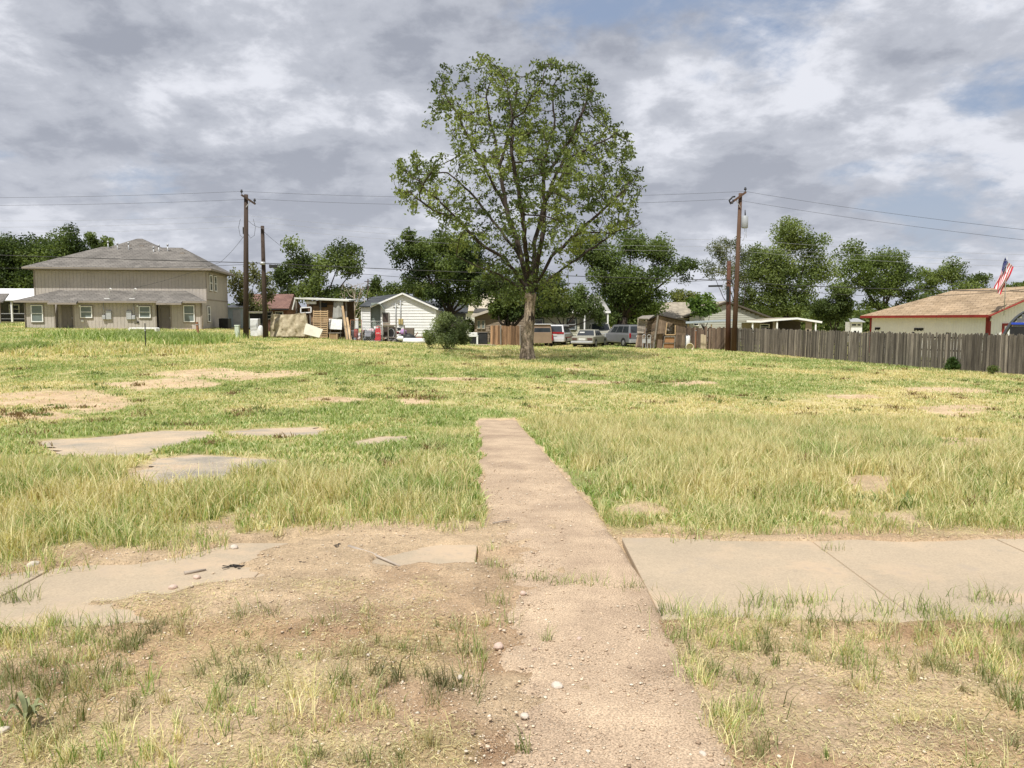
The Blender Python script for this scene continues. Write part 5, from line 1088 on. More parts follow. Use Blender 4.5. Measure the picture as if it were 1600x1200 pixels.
# ================================================================ FENCES
def picket_fence(name, label, A, B, h, matl, pw=.14, seed=1, pointed=True, posts=True, lean=.03, hv=.06):
    rr = random.Random(seed); A = Vector(A); B = Vector(B); L_ = (B - A).xy.length; ang = math.atan2(B.y - A.y, B.x - A.x)
    o = thing(name, label, 'fence', (A.x, A.y, 0), ang); m = MB(); x = 0; cols = []
    while x < L_:
        w = pw * rr.uniform(.8, 1.15); gx = A.x + math.cos(ang) * x; gy = A.y + math.sin(ang) * x; z0 = zgs(gx, gy) - .08
        hh = h + rr.uniform(-hv, hv * .6); hh -= .25 if rr.random() < .02 else 0; l = lean * (float(vnoise(np.array([x * .5 + seed]), np.array([0.]), 9)[0]) - .25) * .8 + rr.gauss(0, .008); y = rr.uniform(-.012, .012) + .02 * (len(cols) // 12 % 2)
        t = .018; pt = [(x - .012, z0), (x + w - .002, z0), (x + w - .002 + l, z0 + hh - .06), (x + w * .72 + l, z0 + hh), (x + w * .28 + l, z0 + hh), (x - .012 + l, z0 + hh - .06)] if pointed else [(x, z0), (x + w - .002, z0), (x + w - .002 + l, z0 + hh), (x + l, z0 + hh)]
        m.prism(pt, y, y + t); cols += [rr.uniform(.5, 1.45) if rr.random() > .12 else rr.uniform(1.5, 2.2)] * (2 * len(pt)); x += w
    p = m.build('pickets', matl, o, fix=True)
    ca = p.data.color_attributes.new('board', 'FLOAT_COLOR', 'POINT'); C = np.ones((len(p.data.vertices), 4), np.float32)
    C[:, :3] = np.array(cols)[:, None]; ca.data.foreach_set('color', C.reshape(-1))
    r = MB(); n = int(L_ / 2.4) + 1
    for i in range(n):
        a, b = i * L_ / n, (i + 1) * L_ / n
        for z in (.35, h * .5, h - .3):
            za = zgs(A.x + math.cos(ang) * a, A.y + math.sin(ang) * a) + z; zb = zgs(A.x + math.cos(ang) * b, A.y + math.sin(ang) * b) + z; r.beam((a, .055, za), (b, .055, zb), .04, .08)
    r.build('rails', matl, o)
    if posts:
        for i in range(n + 1):
            a = i * L_ / n; z0 = zgs(A.x + math.cos(ang) * a, A.y + math.sin(ang) * a); q = MB(); q.box(a - .045, a + .045, .085, .175, z0 - .2, z0 + h - .05); q.build('post', matl, o)
    return o
def board_mat(name, c1, c2, seed=0):
    m = mat(name, c1, .95, .3, 2.2, .004, c2, stretch=(7, 7, .5), fine=(26, .16)); nt = m.node_tree; b = nt.nodes['Principled BSDF']; l = b.inputs['Base Color'].links[0]; src = l.from_socket
    a = nt.nodes.new('ShaderNodeAttribute'); a.attribute_name = 'board'; mx = nt.nodes.new('ShaderNodeVectorMath'); mx.operation = 'MULTIPLY'; nt.links.new(src, mx.inputs[0]); nt.links.new(a.outputs[0], mx.inputs[1]); nt.links.new(mx.outputs[0], b.inputs['Base Color']); return m
M_fence = board_mat('weathered_fence_boards', (.068, .058, .048), (.19, .168, .14)); M_fence2 = board_mat('brown_fence_boards', (.085, .058, .04), (.165, .12, .088)); M_gate = board_mat('orange_brown_boards', (.15, .085, .048), (.30, .19, .11))
FA = G(1146, 548.5); FB = G(1600, 587); print('fence', FA, FB, 'h from rows', at(1146, FA.y, 510).z - FA.z, at(1600, FB.y, 523).z - FB.z); FC = FA + (FB - FA) * 1.55
picket_fence('picket_fence', 'long grey weathered picket fence running toward the right edge', FA, FC, 1.80, M_fence, .105, 3, lean=.12, hv=.07)
picket_fence('board_fence', 'brown weathered board fence between the shack and the leaning poles', at(1068, 60.5), at(1146, 57.2), 1.75, M_fence2, .15, 4, pointed=False, hv=.1)
picket_fence('gate_fence', 'short orange-brown picket fence section just left of the lone trunk', at(783.5, 62.6), at(812, 62.6), 1.68, M_gate, .13, 6, posts=False)
picket_fence('gate_fence', 'narrow pale brown picket gate beside the black bin', at(766.5, 62.8), at(781.5, 62.8), 1.72, M_gate, .13, 7, posts=False)
for i, (px, lab) in enumerate(((782.4, 'grey post between the two brown gate sections'), (812.5, 'grey post at the right end of the orange-brown fence section'))):
    o = place('fence_post', lab, 'post', px, 62.4); part('post', M_grey_wood, o, (-.05, .05, -.05, .05, -.1, 1.6)); part('post_cap', M_metal, o, (-.06, .06, -.06, .06, 1.6, 1.63))
# ================================================================ POLES AND WIRES
M_pole = mat('creosote_pole', (.035, .025, .02), .9, .3, 3, .004, (.075, .052, .04), stretch=(6, 6, .3)); M_pole_red = mat('reddish_pole', (.065, .036, .024), .9, .25, 3, .004, (.125, .074, .048), stretch=(6, 6, .3))
M_wire = mat('wire_black', (.03, .03, .03), .6, .1, 2); M_alu = mat('aluminium_wire', (.30, .31, .33), .5, .1, 2)
def utility_pole(label, px0, Y, px1, rtop, r, matl, extra=None):
    b = at(px0, Y); t = at(px1, Y, rtop) - b; o = thing('utility_pole', label, 'pole', b)
    m = MB(); m.tube([(0, 0, -.2), t * .5, t], [r * 1.15, r, r * .78], 12); m.build('pole', matl, o)
    return o, b, t
P1, b1, t1 = utility_pole('tall dark utility pole with a crossarm left of the lot', 386.5, 58, 384.5, 304, .185, M_pole)
def insul(par, p, h=.3):
    m = MB(); m.tube([p, p + Vector((0, 0, h * .3)), p + Vector((0, 0, h * .35)), p + Vector((0, 0, h * .65)), p + Vector((0, 0, h * .7)), p + Vector((0, 0, h))], [.03, .03, .09, .1, .07, .06], 8); return m.build('insulator', M_black, par)
k1 = 58 / F
def arm(par, t, a, b, w=.13):
    m = MB(); m.beam(t + Vector(a), t + Vector(b), w, w * 1.1); return m.build('crossarm', par.children[0].data.materials[0], par)
A1 = arm(P1, t1, (-5.5 * k1, -.25, -.06 ), (15 * k1, -.16, -.72)); insul(A1, t1 + Vector((-5 * k1, -.25, .02))); insul(A1, t1 + Vector((14 * k1, -.16, -.62)))
m = MB(); m.beam(t1 + Vector((8 * k1, -.2, -.5)), t1 + Vector((.5 * k1, -.18, -.95)), .04); m.build('brace', M_metal, A1)
m = MB()
for a in (-1, 1):
    m.tube([t1 + Vector((a * 10 * k1, 0, -1.8)), t1 + Vector((a * 13 * k1, 0, -2.4)), t1 + Vector((a * 11 * k1, 0, -3.0)), t1 + Vector((a * 5 * k1, 0, -3.2)), t1 + Vector((a * 1.5 * k1, 0, -2.9))], .014, 4, caps=False)
m.box(-.3 + t1.x, -.15 + t1.x, -.1, .1, t1.z - 2.9, t1.z - 2.4); m.build('jumper_cable', M_wire, P1)
P2, b2, t2 = utility_pole('shorter brown pole standing just right of the tall dark pole', 417, 59, 410, 353, .165, M_pole); k2 = 59 / F
m = MB(); m.tube([(t2.x * .62, -.2, t2.z * .655), (t2.x * .62, -.2, t2.z * .68)], .2, 10); m.build('cable_band', M_metal, P2)
m = MB(); c = at(427, 58.8, 416) - b2; m.box(c.x - .3, c.x + .3, c.y - .1, c.y + .1, c.z - .12, c.z + .12); m.build('splice_box', M_black, P2, bevel=.03)
P3, b3, t3 = utility_pole('tall reddish-brown leaning pole with crossarm and transformer on the right', 1145, 55, 1157, 302, .16, M_pole_red); k3 = 55 / F
A3 = arm(P3, t3, (-17 * k3, -.25, -.75), (7 * k3, -.2, .05)); insul(A3, t3 + Vector((6 * k3, -.2, .1)), .28)
m = MB(); m.beam(t3 + Vector((-8 * k3, -.25, -.5)), t3 + Vector((-1 * k3, -.2, -1.0)), .04); m.build('brace', M_metal, A3)
m = MB(); m.tube([t3 + Vector((x * k3, -.32, z * k3)) for x, z in ((-10, -6), (-14, -6.5), (-16, -9), (-19, -12), (-17, -16), (-14, -16), (-13, -11))], .06, 6); m.build('cutout_switch', M_black, A3)
tr = MB(); c = at(1163.5, 54.8, 356) - b3; tr.tube([c + Vector((0, 0, -.02)), c + Vector((0, 0, .02)), c + Vector((0, 0, .78)), c + Vector((0, 0, .84))], [.2, .23, .23, .15], 14); T3 = tr.build('transformer', mat('pale_grey_enamel', (.30, .32, .34), .5, .06, 2), P3)
m = MB(); m.tube([c + Vector((.02, 0, .84)), c + Vector((.0, 0, 1.25))], [.05, .025], 6); m.build('bushing', M_black, T3)
m = MB(); m.tube([c + Vector((0, 0, 0)), c + Vector((.0, -.1, -.5)), c + Vector((-.1, -.1, -.9))], .014, 4); m.tube([c + Vector((.1, 0, 0)), c + Vector((.1, -.1, -.7))], .014, 4); m.build('lead_wire', M_metal, T3)
P4, b4, t4 = utility_pole('shorter dark red-brown pole crossing the leaning pole on the right', 1136, 55.8, 1139, 408, .17, mat('dark_red_pole', (.065, .03, .02), .9, .3, 3, .004, (.125, .058, .038), stretch=(6, 6, .3)))
m = MB(); c = at(1119, 55.6, 448) - b4; m.beam(c + Vector((-.55, 0, .04)), c + Vector((.45, 0, .06)), .13); m.build('splice_case', M_black, P4)
m = MB(); m.box(t4.x - .16, t4.x + .02, -.26, -.12, t4.z * .55, t4.z * .72); m.build('junction_box', M_black, P4)
o, b, t = utility_pole('thin far pole rising behind the dark roof of the white house', 575, 96, 575, 436, .1, M_pole); m = MB(); m.beam(t + Vector((-.45, 0, -.3)), t + Vector((.45, 0, -.3)), .09); m.build('crossarm', M_pole, o)
def wire(label, pts, sag, r, matl=M_wire, name='power_line'):
    P = []
    for (a, b) in zip(pts[:-1], pts[1:]):
        n = 14
        for i in range(n + (1 if b is pts[-1] else 0)):
            s = i / n; p = Vector(a).lerp(Vector(b), s); p.z -= sag * 4 * s * (1 - s); P.append(p)
    m = MB(); m.tube(P, r, 5, caps=False); o = m.build(name, matl, fix=False); tag(o, label, 'cable', 'overhead lines along the alley'); return o
w1 = lambda px, row, Y: at(px, Y, row)
wire('topmost overhead wire running over the left crossarm tip', [w1(-500, 300, 58), w1(379, 299, 58), w1(1164, 299, 55), w1(2300, 420, 30)], .45, .0085)
wire('second overhead wire from the low end of the left crossarm', [w1(-500, 312, 58), w1(399, 311, 58), w1(1143, 311, 55), w1(2300, 440, 32)], .45, .0085)
wire('thin wire just below the crossarm level on the left', [w1(-500, 332, 58), w1(386, 337, 58), w1(1152, 374, 55), w1(2300, 400, 34)], .5, .007, M_alu)
wire('second thin wire of the lower bundle', [w1(-500, 344, 58), w1(386, 345, 58), w1(1151, 385, 55), w1(2300, 408, 34)], .5, .007, M_alu)
wire('third thin wire of the lower bundle', [w1(-500, 354, 58), w1(386, 354, 58), w1(1150, 392, 55), w1(2300, 420, 34)], .5, .007, M_alu)
wire('thick black communication cable crossing in front of the brown hip roof', [w1(-500, 378, 56), w1(412, 411, 58.8), w1(1137, 438, 55.6), w1(1175, 442, 55), w1(1600, 455, 46), w1(2300, 470, 36)], .12, .026, M_wire, 'communication_cable')
wire('lower thin cable sharing the poles with the thick one', [w1(-500, 392, 56), w1(412, 412, 58.8), w1(1137, 437, 55.6), w1(1600, 452, 46)], .75, .014, M_wire, 'communication_cable')
wire('slack service wire dropping from the left poles to the two-storey house', [w1(386, 362, 58), w1(344, 410, 64), w1(205, 451, 68.5)], .15, .012, M_wire, 'service_drop')
wire('service wire dropping from the shorter left pole to the lean-to', [w1(411, 361, 59), w1(470, 406, 64), w1(545, 460, 72)], .12, .012, M_wire, 'service_drop')
wire('short slack wire joining the two left poles', [w1(388, 345, 58), w1(410, 355, 59)], .15, .012, M_wire, 'service_drop')
wire('service wire sloping down left of the right-hand poles', [w1(1138, 415, 55.8), w1(1080, 440, 70)], .15, .012, M_wire, 'service_drop')
# ================================================================ VEHICLES
M_tyre = mat('tyre_rubber', (.02, .02, .02), .9, .2, 8); M_rim = mat('wheel_rim', (.34, .34, .35), .4, .1, 5, metal=.5); M_autoglass = glass('car_glass', (.03, .035, .04), .06)
M_tail = mat('tail_light_red', (.30, .015, .02), .3, .1, 5); M_headl = mat('headlight_glass', (.55, .56, .56), .15, .1, 5); M_plate = mat('number_plate', (.6, .6, .58), .5, .03, 5)
def vehicle(name, label, cat, px, Y, away, paint, L_, W_, low, gh, wheels, wr=.32, rear=None, windows=(), lower=None, dz=0):
    """low: side outline (x,z), +x is the front; gh: (xb0,xb1,xt0,xt1,zb,zt,wb,wt) greenhouse"""
    o = place(name, label, cat, px, Y, 90 - away); o.location.z += dz
    m = MB(); h = W_ / 2; n = len(low)
    prof = [(y, s) for y, s in ((-h, .0), (-h + .05, 1), (h - .05, 1), (h, .0))]
    cx = sum(p[0] for p in low) / n; cz = sum(p[1] for p in low) / n
    rings = []
    for y, s in prof:
        k_ = 1 if s else .965; rings.append([(cx + (x - cx) * k_, y, cz + (z - cz) * (1 if s else .93)) for x, z in low])
    vs = [p for r in rings for p in r]; fs = [tuple(range(n)), tuple(range(4 * n - 1, 3 * n - 1, -1))]
    for r in range(3): fs += [(r * n + i, (r + 1) * n + i, (r + 1) * n + (i + 1) % n, r * n + (i + 1) % n) for i in range(n)]
    m.add(vs, fs)
    xb0, xb1, xt0, xt1, zb, zt, wb, wt = gh
    q = [(xb0, -wb, zb), (xb1, -wb, zb), (xb1, wb, zb), (xb0, wb, zb), (xt0, -wt, zt), (xt1, -wt, zt), (xt1, wt, zt), (xt0, wt, zt)]
    m.add(q, [(0, 1, 5, 4), (1, 2, 6, 5), (2, 3, 7, 6), (3, 0, 4, 7), (4, 5, 6, 7), (3, 2, 1, 0)])
    body = m.build('body', paint, o, bevel=.035)
    Q = [Vector(p) for p in q]; faces = {'R': (Q[0], Q[1], Q[5], Q[4]), 'F': (Q[1], Q[2], Q[6], Q[5]), 'L': (Q[2], Q[3], Q[7], Q[6]), 'B': (Q[3], Q[0], Q[4], Q[7])}
    for (f, s0, s1, t0, t1) in windows:
        a, b, c, d = faces[f]; P = lambda s, t: (a.lerp(b, s)).lerp(d.lerp(c, s), t); nr = (b - a).cross(d - a).normalized()
        w = MB(); w.slab([P(s0, t0) + nr * .012, P(s1, t0) + nr * .012, P(s1, t1) + nr * .012, P(s0, t1) + nr * .012], .02); w.build('window', M_autoglass, o)
    for x in wheels:
        for s in (-1, 1):
            y = s * (h - .09); t = MB(); t.tube([(x, y - .1, wr), (x, y - .085, wr), (x, y + .085, wr), (x, y + .1, wr)], [wr * .86, wr, wr, wr * .86], 20); w = t.build('wheel', M_tyre, o)
            r_ = MB(); r_.tube([(x, y + s * .09, wr), (x, y + s * .112, wr)], [wr * .62, wr * .55], 14); r_.build('rim', M_rim, w)
            a_ = MB(); a_.tube([(x, s * (h - .035), wr + .02), (x, s * (h + .006), wr + .02)], [wr * 1.18, wr * 1.18], 18); a_.build('wheel_arch', M_dark, o)
    return o, body
def xpart(name, m_, o, *b, bevel=.015): return part(name, m_, o, *b, bevel=bevel)
silver_beige = mat('faded_silver_beige_paint', (.27, .26, .21), .4, .10, 2, spec=.5); white_car = mat('white_car_paint', (.52, .52, .53), .3, .04, 2, spec=.5); grey_car = mat('silver_grey_paint', (.20, .205, .215), .3, .06, 2, spec=.5, metal=.3); tan_car = mat('pale_tan_truck_paint', (.32, .31, .26), .45, .08, 2, spec=.4)  # car paints darkened so the colour carries the shade of the tree
# white and red minivan
o, b = vehicle('minivan', 'white minivan with a red band under its rear window parked facing away', 'car', 873, 66, 14, white_car, 4.7, 1.8, [(-2.3, .32), (2.3, .32), (2.35, .75), (1.4, 1.02), (-2.3, 1.02)], (-2.28, 1.35, -2.0, .5, 1.0, 1.72, .86, .70), (-1.45, 1.45), .32,
               windows=(('B', .08, .92, .14, .86), ('R', .04, .30, .16, .84), ('R', .33, .60, .16, .84), ('R', .63, .86, .16, .80), ('L', .1, .6, .16, .84), ('F', .06, .94, .1, .92)))
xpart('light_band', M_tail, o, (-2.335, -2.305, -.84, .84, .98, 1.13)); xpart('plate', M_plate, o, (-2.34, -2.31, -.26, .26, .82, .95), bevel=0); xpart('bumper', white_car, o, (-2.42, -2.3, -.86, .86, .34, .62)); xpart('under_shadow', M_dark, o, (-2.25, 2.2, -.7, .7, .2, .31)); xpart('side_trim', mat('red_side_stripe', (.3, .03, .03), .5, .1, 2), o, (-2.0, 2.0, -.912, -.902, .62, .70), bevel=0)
# old sedan
o, b = vehicle('sedan', 'faded silver-beige old sedan with its trunk toward the lot', 'car', 921, 62, 21, silver_beige, 4.7, 1.78, [(-2.3, .30), (2.3, .30), (2.34, .62), (1.25, .86), (-1.3, .90), (-2.28, .84)], (-1.35, 1.05, -.95, .35, .86, 1.38, .82, .64), (-1.42, 1.42), .31,
               windows=(('B', .06, .94, .12, .90), ('R', .06, .30, .14, .84), ('R', .34, .62, .14, .84), ('R', .66, .90, .14, .78), ('L', .1, .9, .14, .84), ('F', .05, .95, .1, .9)))
xpart('tail_light', mat('dim_lamp', (.10, .06, .05), .4, .2, 4), o, (-2.325, -2.295, -.82, -.42, .58, .76)); xpart('tail_light', mat('dim_lamp', 0), o, (-2.325, -2.295, .42, .82, .58, .76)); xpart('plate', M_plate, o, (-2.33, -2.30, -.28, .28, .56, .74), bevel=0); xpart('bumper', M_metal, o, (-2.44, -2.3, -.88, .88, .33, .5), bevel=.03); xpart('mirror', silver_beige, o, (.75, .88, -1.0, -.84, .9, 1.02)); xpart('rear_shade', M_trimw, o, (-1.16, -1.12, .12, .52, 1.06, 1.22), bevel=0); xpart('underbody', M_dark, o, (-2.2, 2.2, -.7, .7, .18, .29))
# old pickup behind
o, b = vehicle('pickup_truck', 'pale tan old pickup facing the lot behind the sedan', 'truck', 935, 67.5, 176, tan_car, 5.2, 1.95, [(-2.6, .5), (2.5, .5), (2.55, 1.12), (.9, 1.22), (-2.6, 1.2)], (-.6, .95, -.4, .45, 1.2, 1.86, .90, .76), (-1.6, 1.6), .38, windows=(('F', .05, .95, .12, .9), ('R', .2, .8, .15, .85), ('L', .2, .8, .15, .85)))
xpart('grille', M_metal, o, (2.54, 2.585, -.6, .6, .72, 1.02)); xpart('headlight', M_headl, o, (2.54, 2.59, -.88, -.64, .78, .98)); xpart('headlight', M_headl, o, (2.54, 2.59, .64, .88, .78, .98)); xpart('bumper', M_metal, o, (2.58, 2.72, -.95, .95, .46, .62))
# silver-grey minivan on the right
o, b = vehicle('minivan', 'silver-grey minivan parked in the shade beside the shack', 'car', 974, 64, -22, grey_car, 4.8, 1.88, [(-2.35, .32), (2.35, .32), (2.4, .78), (1.4, 1.05), (-2.35, 1.05)], (-2.33, 1.35, -2.1, .45, 1.03, 1.76, .90, .74), (-1.5, 1.5), .33,
               windows=(('B', .08, .92, .16, .84), ('L', .70, .96, .16, .84), ('L', .40, .67, .16, .84), ('L', .14, .37, .16, .8), ('R', .1, .9, .16, .84), ('F', .06, .94, .1, .92)))
xpart('tail_light', M_tail, o, (-2.39, -2.35, -.9, -.74, .75, 1.1)); xpart('tail_light', M_tail, o, (-2.39, -2.35, .74, .9, .75, 1.1)); xpart('bumper', M_metal, o, (-2.5, -2.36, -.9, .9, .34, .6)); xpart('plate', M_plate, o, (-2.39, -2.36, -.26, .26, .78, .92), bevel=0); xpart('underbody', M_dark, o, (-2.2, 2.2, -.7, .7, .2, .31)); xpart('roof_rack', M_black, o, (-1.8, .3, -.7, -.66, 1.77, 1.81), (-1.8, .3, .66, .7, 1.77, 1.81))
# pickup with a white camper shell seen from behind
o, b = vehicle('pickup_truck', 'tan pickup with a white camper shell just right of the lone trunk', 'truck', 846, 63.5, 2, mat('flat_brown_paint', (.22, .155, .11), .6, .12, 2), 4.6, 1.7, [(-2.3, .3), (2.3, .3), (2.35, .8), (1.2, 1.05), (-2.3, 1.05)], (-2.28, .2, -2.15, .1, 1.05, 1.75, .82, .72), (-1.5, 1.5), .34, windows=(('B', .12, .94, .15, .62), ('R', .15, .85, .3, .8)))
xpart('camper_roof', white_car, o, (-2.27, .2, -.78, .78, 1.74, 1.80)); xpart('tailgate', mat('dull_brown_panel', (.24, .175, .12), .7, .1, 2), o, (-2.36, -2.305, -.8, .8, .28, 1.12)); xpart('tail_light', M_tail, o, (-2.37, -2.31, -.9, -.81, .5, .95))

# ================================================================ SHACK
def shack():
    o = place('wooden_shack', 'leaning shack of weathered brown boards beside the minivan', 'shed', 1026, 58.6, -4); bpy.context.view_layer.update(); k = 58.6 / F
    X = lambda px: (px - 1026) * k; Z = lambda row: local(o, 1026, 58.6, row).z
    bw = board_mat('shack_boards', (.105, .075, .052), (.21, .155, .11)); bg = board_mat('grey_shack_boards', (.17, .15, .125), (.29, .25, .21))
    def boards(name, quad, n, matl, y, horiz=False, t=.03, par=o):
        a, b, c, d = [Vector((X(p[0]), y + (p[2] if len(p) > 2 else 0), Z(p[1]))) for p in quad]; m = MB(); cols = []      # a,b bottom; c,d top
        for i in range(n):
            s0, s1 = i / n + .006, (i + 1) / n - .006
            q = [a.lerp(b, s0), a.lerp(b, s1), d.lerp(c, s1), d.lerp(c, s0)] if not horiz else [a.lerp(d, s0), b.lerp(c, s0), b.lerp(c, s1), a.lerp(d, s1)]
            off = Vector((0, rnd.uniform(-.012, .012), 0)); m.slab([p + off for p in q], t); cols += [rnd.uniform(.6, 1.5)] * 8
        p = m.build(name, matl, par); ca = p.data.color_attributes.new('board', 'FLOAT_COLOR', 'POINT'); C = np.ones((len(p.data.vertices), 4), np.float32); C[:, :3] = np.array(cols)[:, None]; ca.data.foreach_set('color', C.reshape(-1)); return p
    boards('front_panel', [(1024, 521), (1037, 521), (1040, 497), (1026.5, 492.5)], 5, bw, 0)
    boards('front_panel', [(1037, 524), (1052, 524), (1069.5, 503), (1040, 497)], 1, bw, .06) if False else None
    boards('header_panel', [(1040, 505), (1069, 507), (1069.5, 501), (1040, 497)], 3, bw, .0, True)
    boards('right_panel', [(1053.5, 523), (1069, 523), (1069, 507), (1053.5, 505)], 4, bw, .02, True)
    boards('lower_panel', [(1053, 546), (1068, 545), (1069, 523), (1053.5, 523)], 6, bw, .0)
    boards('side_wall', [(1007, 545, 1.0), (1022, 546, .05), (1026, 493, .02), (1014, 501, 1.6)], 11, bw, 0, True)
    boards('fallen_wall', [(995, 521, .4), (1005, 521, .3), (1011, 503, .4), (996, 496, .6)], 6, bg, 0, True)
    boards('fallen_wall', [(992, 543, .2), (1002, 543, .1), (1007, 521, .4), (996, 521, .5)], 4, bw, 0)
    boards('rear_wall', [(1007, 545, 2.4), (1069, 545, 2.0), (1069, 505, 2.0), (1012, 500, 2.4)], 20, bw, 0)
    m = MB(); m.slab([(X(1012), .9, Z(500)), (X(1027), -.15, Z(491.5)), (X(1070.5), -.25, Z(500.8)), (X(1066), 2.3, Z(501))], .05); m.build('roof', mat('dark_tar_roof', (.05, .04, .035), .95, .3, 3), o)
    m = MB(); m.slab([(X(995), .2, Z(497)), (X(1013), .0, Z(498)), (X(1024), 1.2, Z(492)), (X(1005), 1.4, Z(493))], .06); m.build('loose_roof', M_grey_wood, o)
    m = MB(); m.beam((X(1019.5), -.1, Z(547)), (X(1026), -.08, Z(493)), .11); m.build('corner_post', M_grey_wood, o)
    fr = MB(); w = .07
    for (a, b_) in (((1038, 523), (1040, 504)), ((1038, 523), (1053, 523)), ((1053, 523), (1053, 508)), ): fr.beam((X(a[0]), -.06, Z(a[1])), (X(b_[0]), -.06, Z(b_[1])), w)
    fr.build('window_frame', M_wood, o)
    c = MB()
    for (a, b_) in (((1034, 545), (1037, 525)), ((1052, 545), (1053, 525)), ((1034, 545), (1052, 545)), ((1036, 526), (1053, 526)), ((1035, 536), (1052.5, 536))): c.beam((X(a[0]), -.1, Z(a[1])), (X(b_[0]), -.1, Z(b_[1])), .06)
    c = c.build('cabinet_frame', M_grey_wood, o); pb = MB(); pb.slab([(X(1035.5), -.06, Z(544)), (X(1051.5), -.06, Z(544)), (X(1052), -.06, Z(527)), (X(1037), -.06, Z(527))], .02); pb.build('cabinet_panel', mat('orange_wood_panel', (.32, .17, .08), .7, .15, 3), c)
    pb = MB(); pb.slab([(X(1024), .25, Z(545)), (X(1034), .25, Z(545)), (X(1035), .25, Z(522)), (X(1025), .25, Z(522))], .02); pb.build('inner_panel', M_brown_wood, o)
    m = MB()
    for i in range(9): a = (rnd.uniform(1040, 1052), rnd.uniform(509, 521)); m.box(X(a[0]) - .1, X(a[0]) + .1, .25 + i * .05, .4 + i * .05, Z(a[1]) - .07, Z(a[1]) + .07)
    p = m.build('stored_junk', mat('mixed_pale_scrap', (.10, .08, .07), .8, .5, 6, col2=(.55, .50, .45)), o); p['kind'] = 'stuff'
shack()
def simple(name, label, cat, px, Y, parts_, rz=0, group=None):
    o = place(name, label, cat, px, Y, rz, group)
    for (n, m_, bx, bv) in parts_: part(n, m_, o, *bx, bevel=bv)
    return o
def wheelset(o, pos, r, w, matl=M_tyre, n=14, axis='y'):
    for (x, y, z) in pos:
        t = MB(); a = (x, y - w, z); b = (x, y + w, z)
        if axis == 'x': a = (x - w, y, z); b = (x + w, y, z)
        t.tube([a, b], r, n); t.build('wheel', matl, o)
def ring(m, c, r, t, n=16, axis='y', a0=0, a1=6.2832):
    pts = []
    for i in range(n + 1):
        a = a0 + (a1 - a0) * i / n; pts.append((c[0] + r * math.cos(a), c[1], c[2] + r * math.sin(a)) if axis == 'y' else (c[0] + r * math.cos(a), c[1] + r * math.sin(a), c[2]))
    m.tube(pts, t, 5, caps=False)
# things leaning on the shack
o = place('folding_chair', 'pair of pale metal folding chairs leaning on the left of the shack', 'chair', 1009, 57.8); m = MB()
for dx in (-.18, .2): ring(m, (dx, 0, .95), .14, .018, 10); m.beam((dx - .12, 0, 0), (dx - .12, .12, .9), .025); m.beam((dx + .12, 0, 0), (dx + .12, .12, .9), .025); m.box(dx - .12, dx + .12, -.02, .0, .45, .75)
m.build('frame', M_metal, o)
simple('water_heater', 'upright white cylinder tank between the shack and the brown fence', 'tank', 1072, 59, [])
o = [x for x in COL.objects if x.name == 'water_heater'][0]; m = MB(); m.tube([(0, 0, 0), (0, 0, .03), (0, 0, 1.0), (0, 0, 1.05)], [.20, .23, .23, .12], 16); m.build('tank', M_white, o); m = MB(); m.tube([(.0, 0, 1.05), (0, 0, 1.14)], .03, 6); m.build('pipe_stub', M_metal, o)
o = place('plastic_basin', 'small cream basin tipped on the grass at the right of the shack', 'basin', 1076, 57.5); m = MB(); m.tube([(0, -.1, .2), (0, .1, .2)], [.28, .2], 16, caps=False); m.tube([(0, .1, .2), (0, .11, .2)], [.2, .02], 16); ring(m, (0, -.1, .2), .28, .03); m.build('bowl', mat('cream_plastic', (.62, .54, .38), .6, .06, 3), o)
o = simple('leaning_board', 'pale plywood strip standing against the brown fence', 'board', 1096, 58.2, [('board', mat('pale_plywood', (.46, .38, .26), .8, .12, 3), [(-.13, .1, 0, .03, 0, 1.15)], .004), ('board', mat('pale_plywood', 0), [(.115, .26, .0, .03, 0, 1.1)], .004)])
o = simple('leaning_post', 'thin dark post standing before the brown fence', 'post', 1085.5, 58.4, [('post', M_rust, [(-.03, .03, -.03, .03, 0, 1.4)], 0), ('cap', M_metal, [(-.04, .04, -.04, .04, 1.4, 1.44)], 0)])

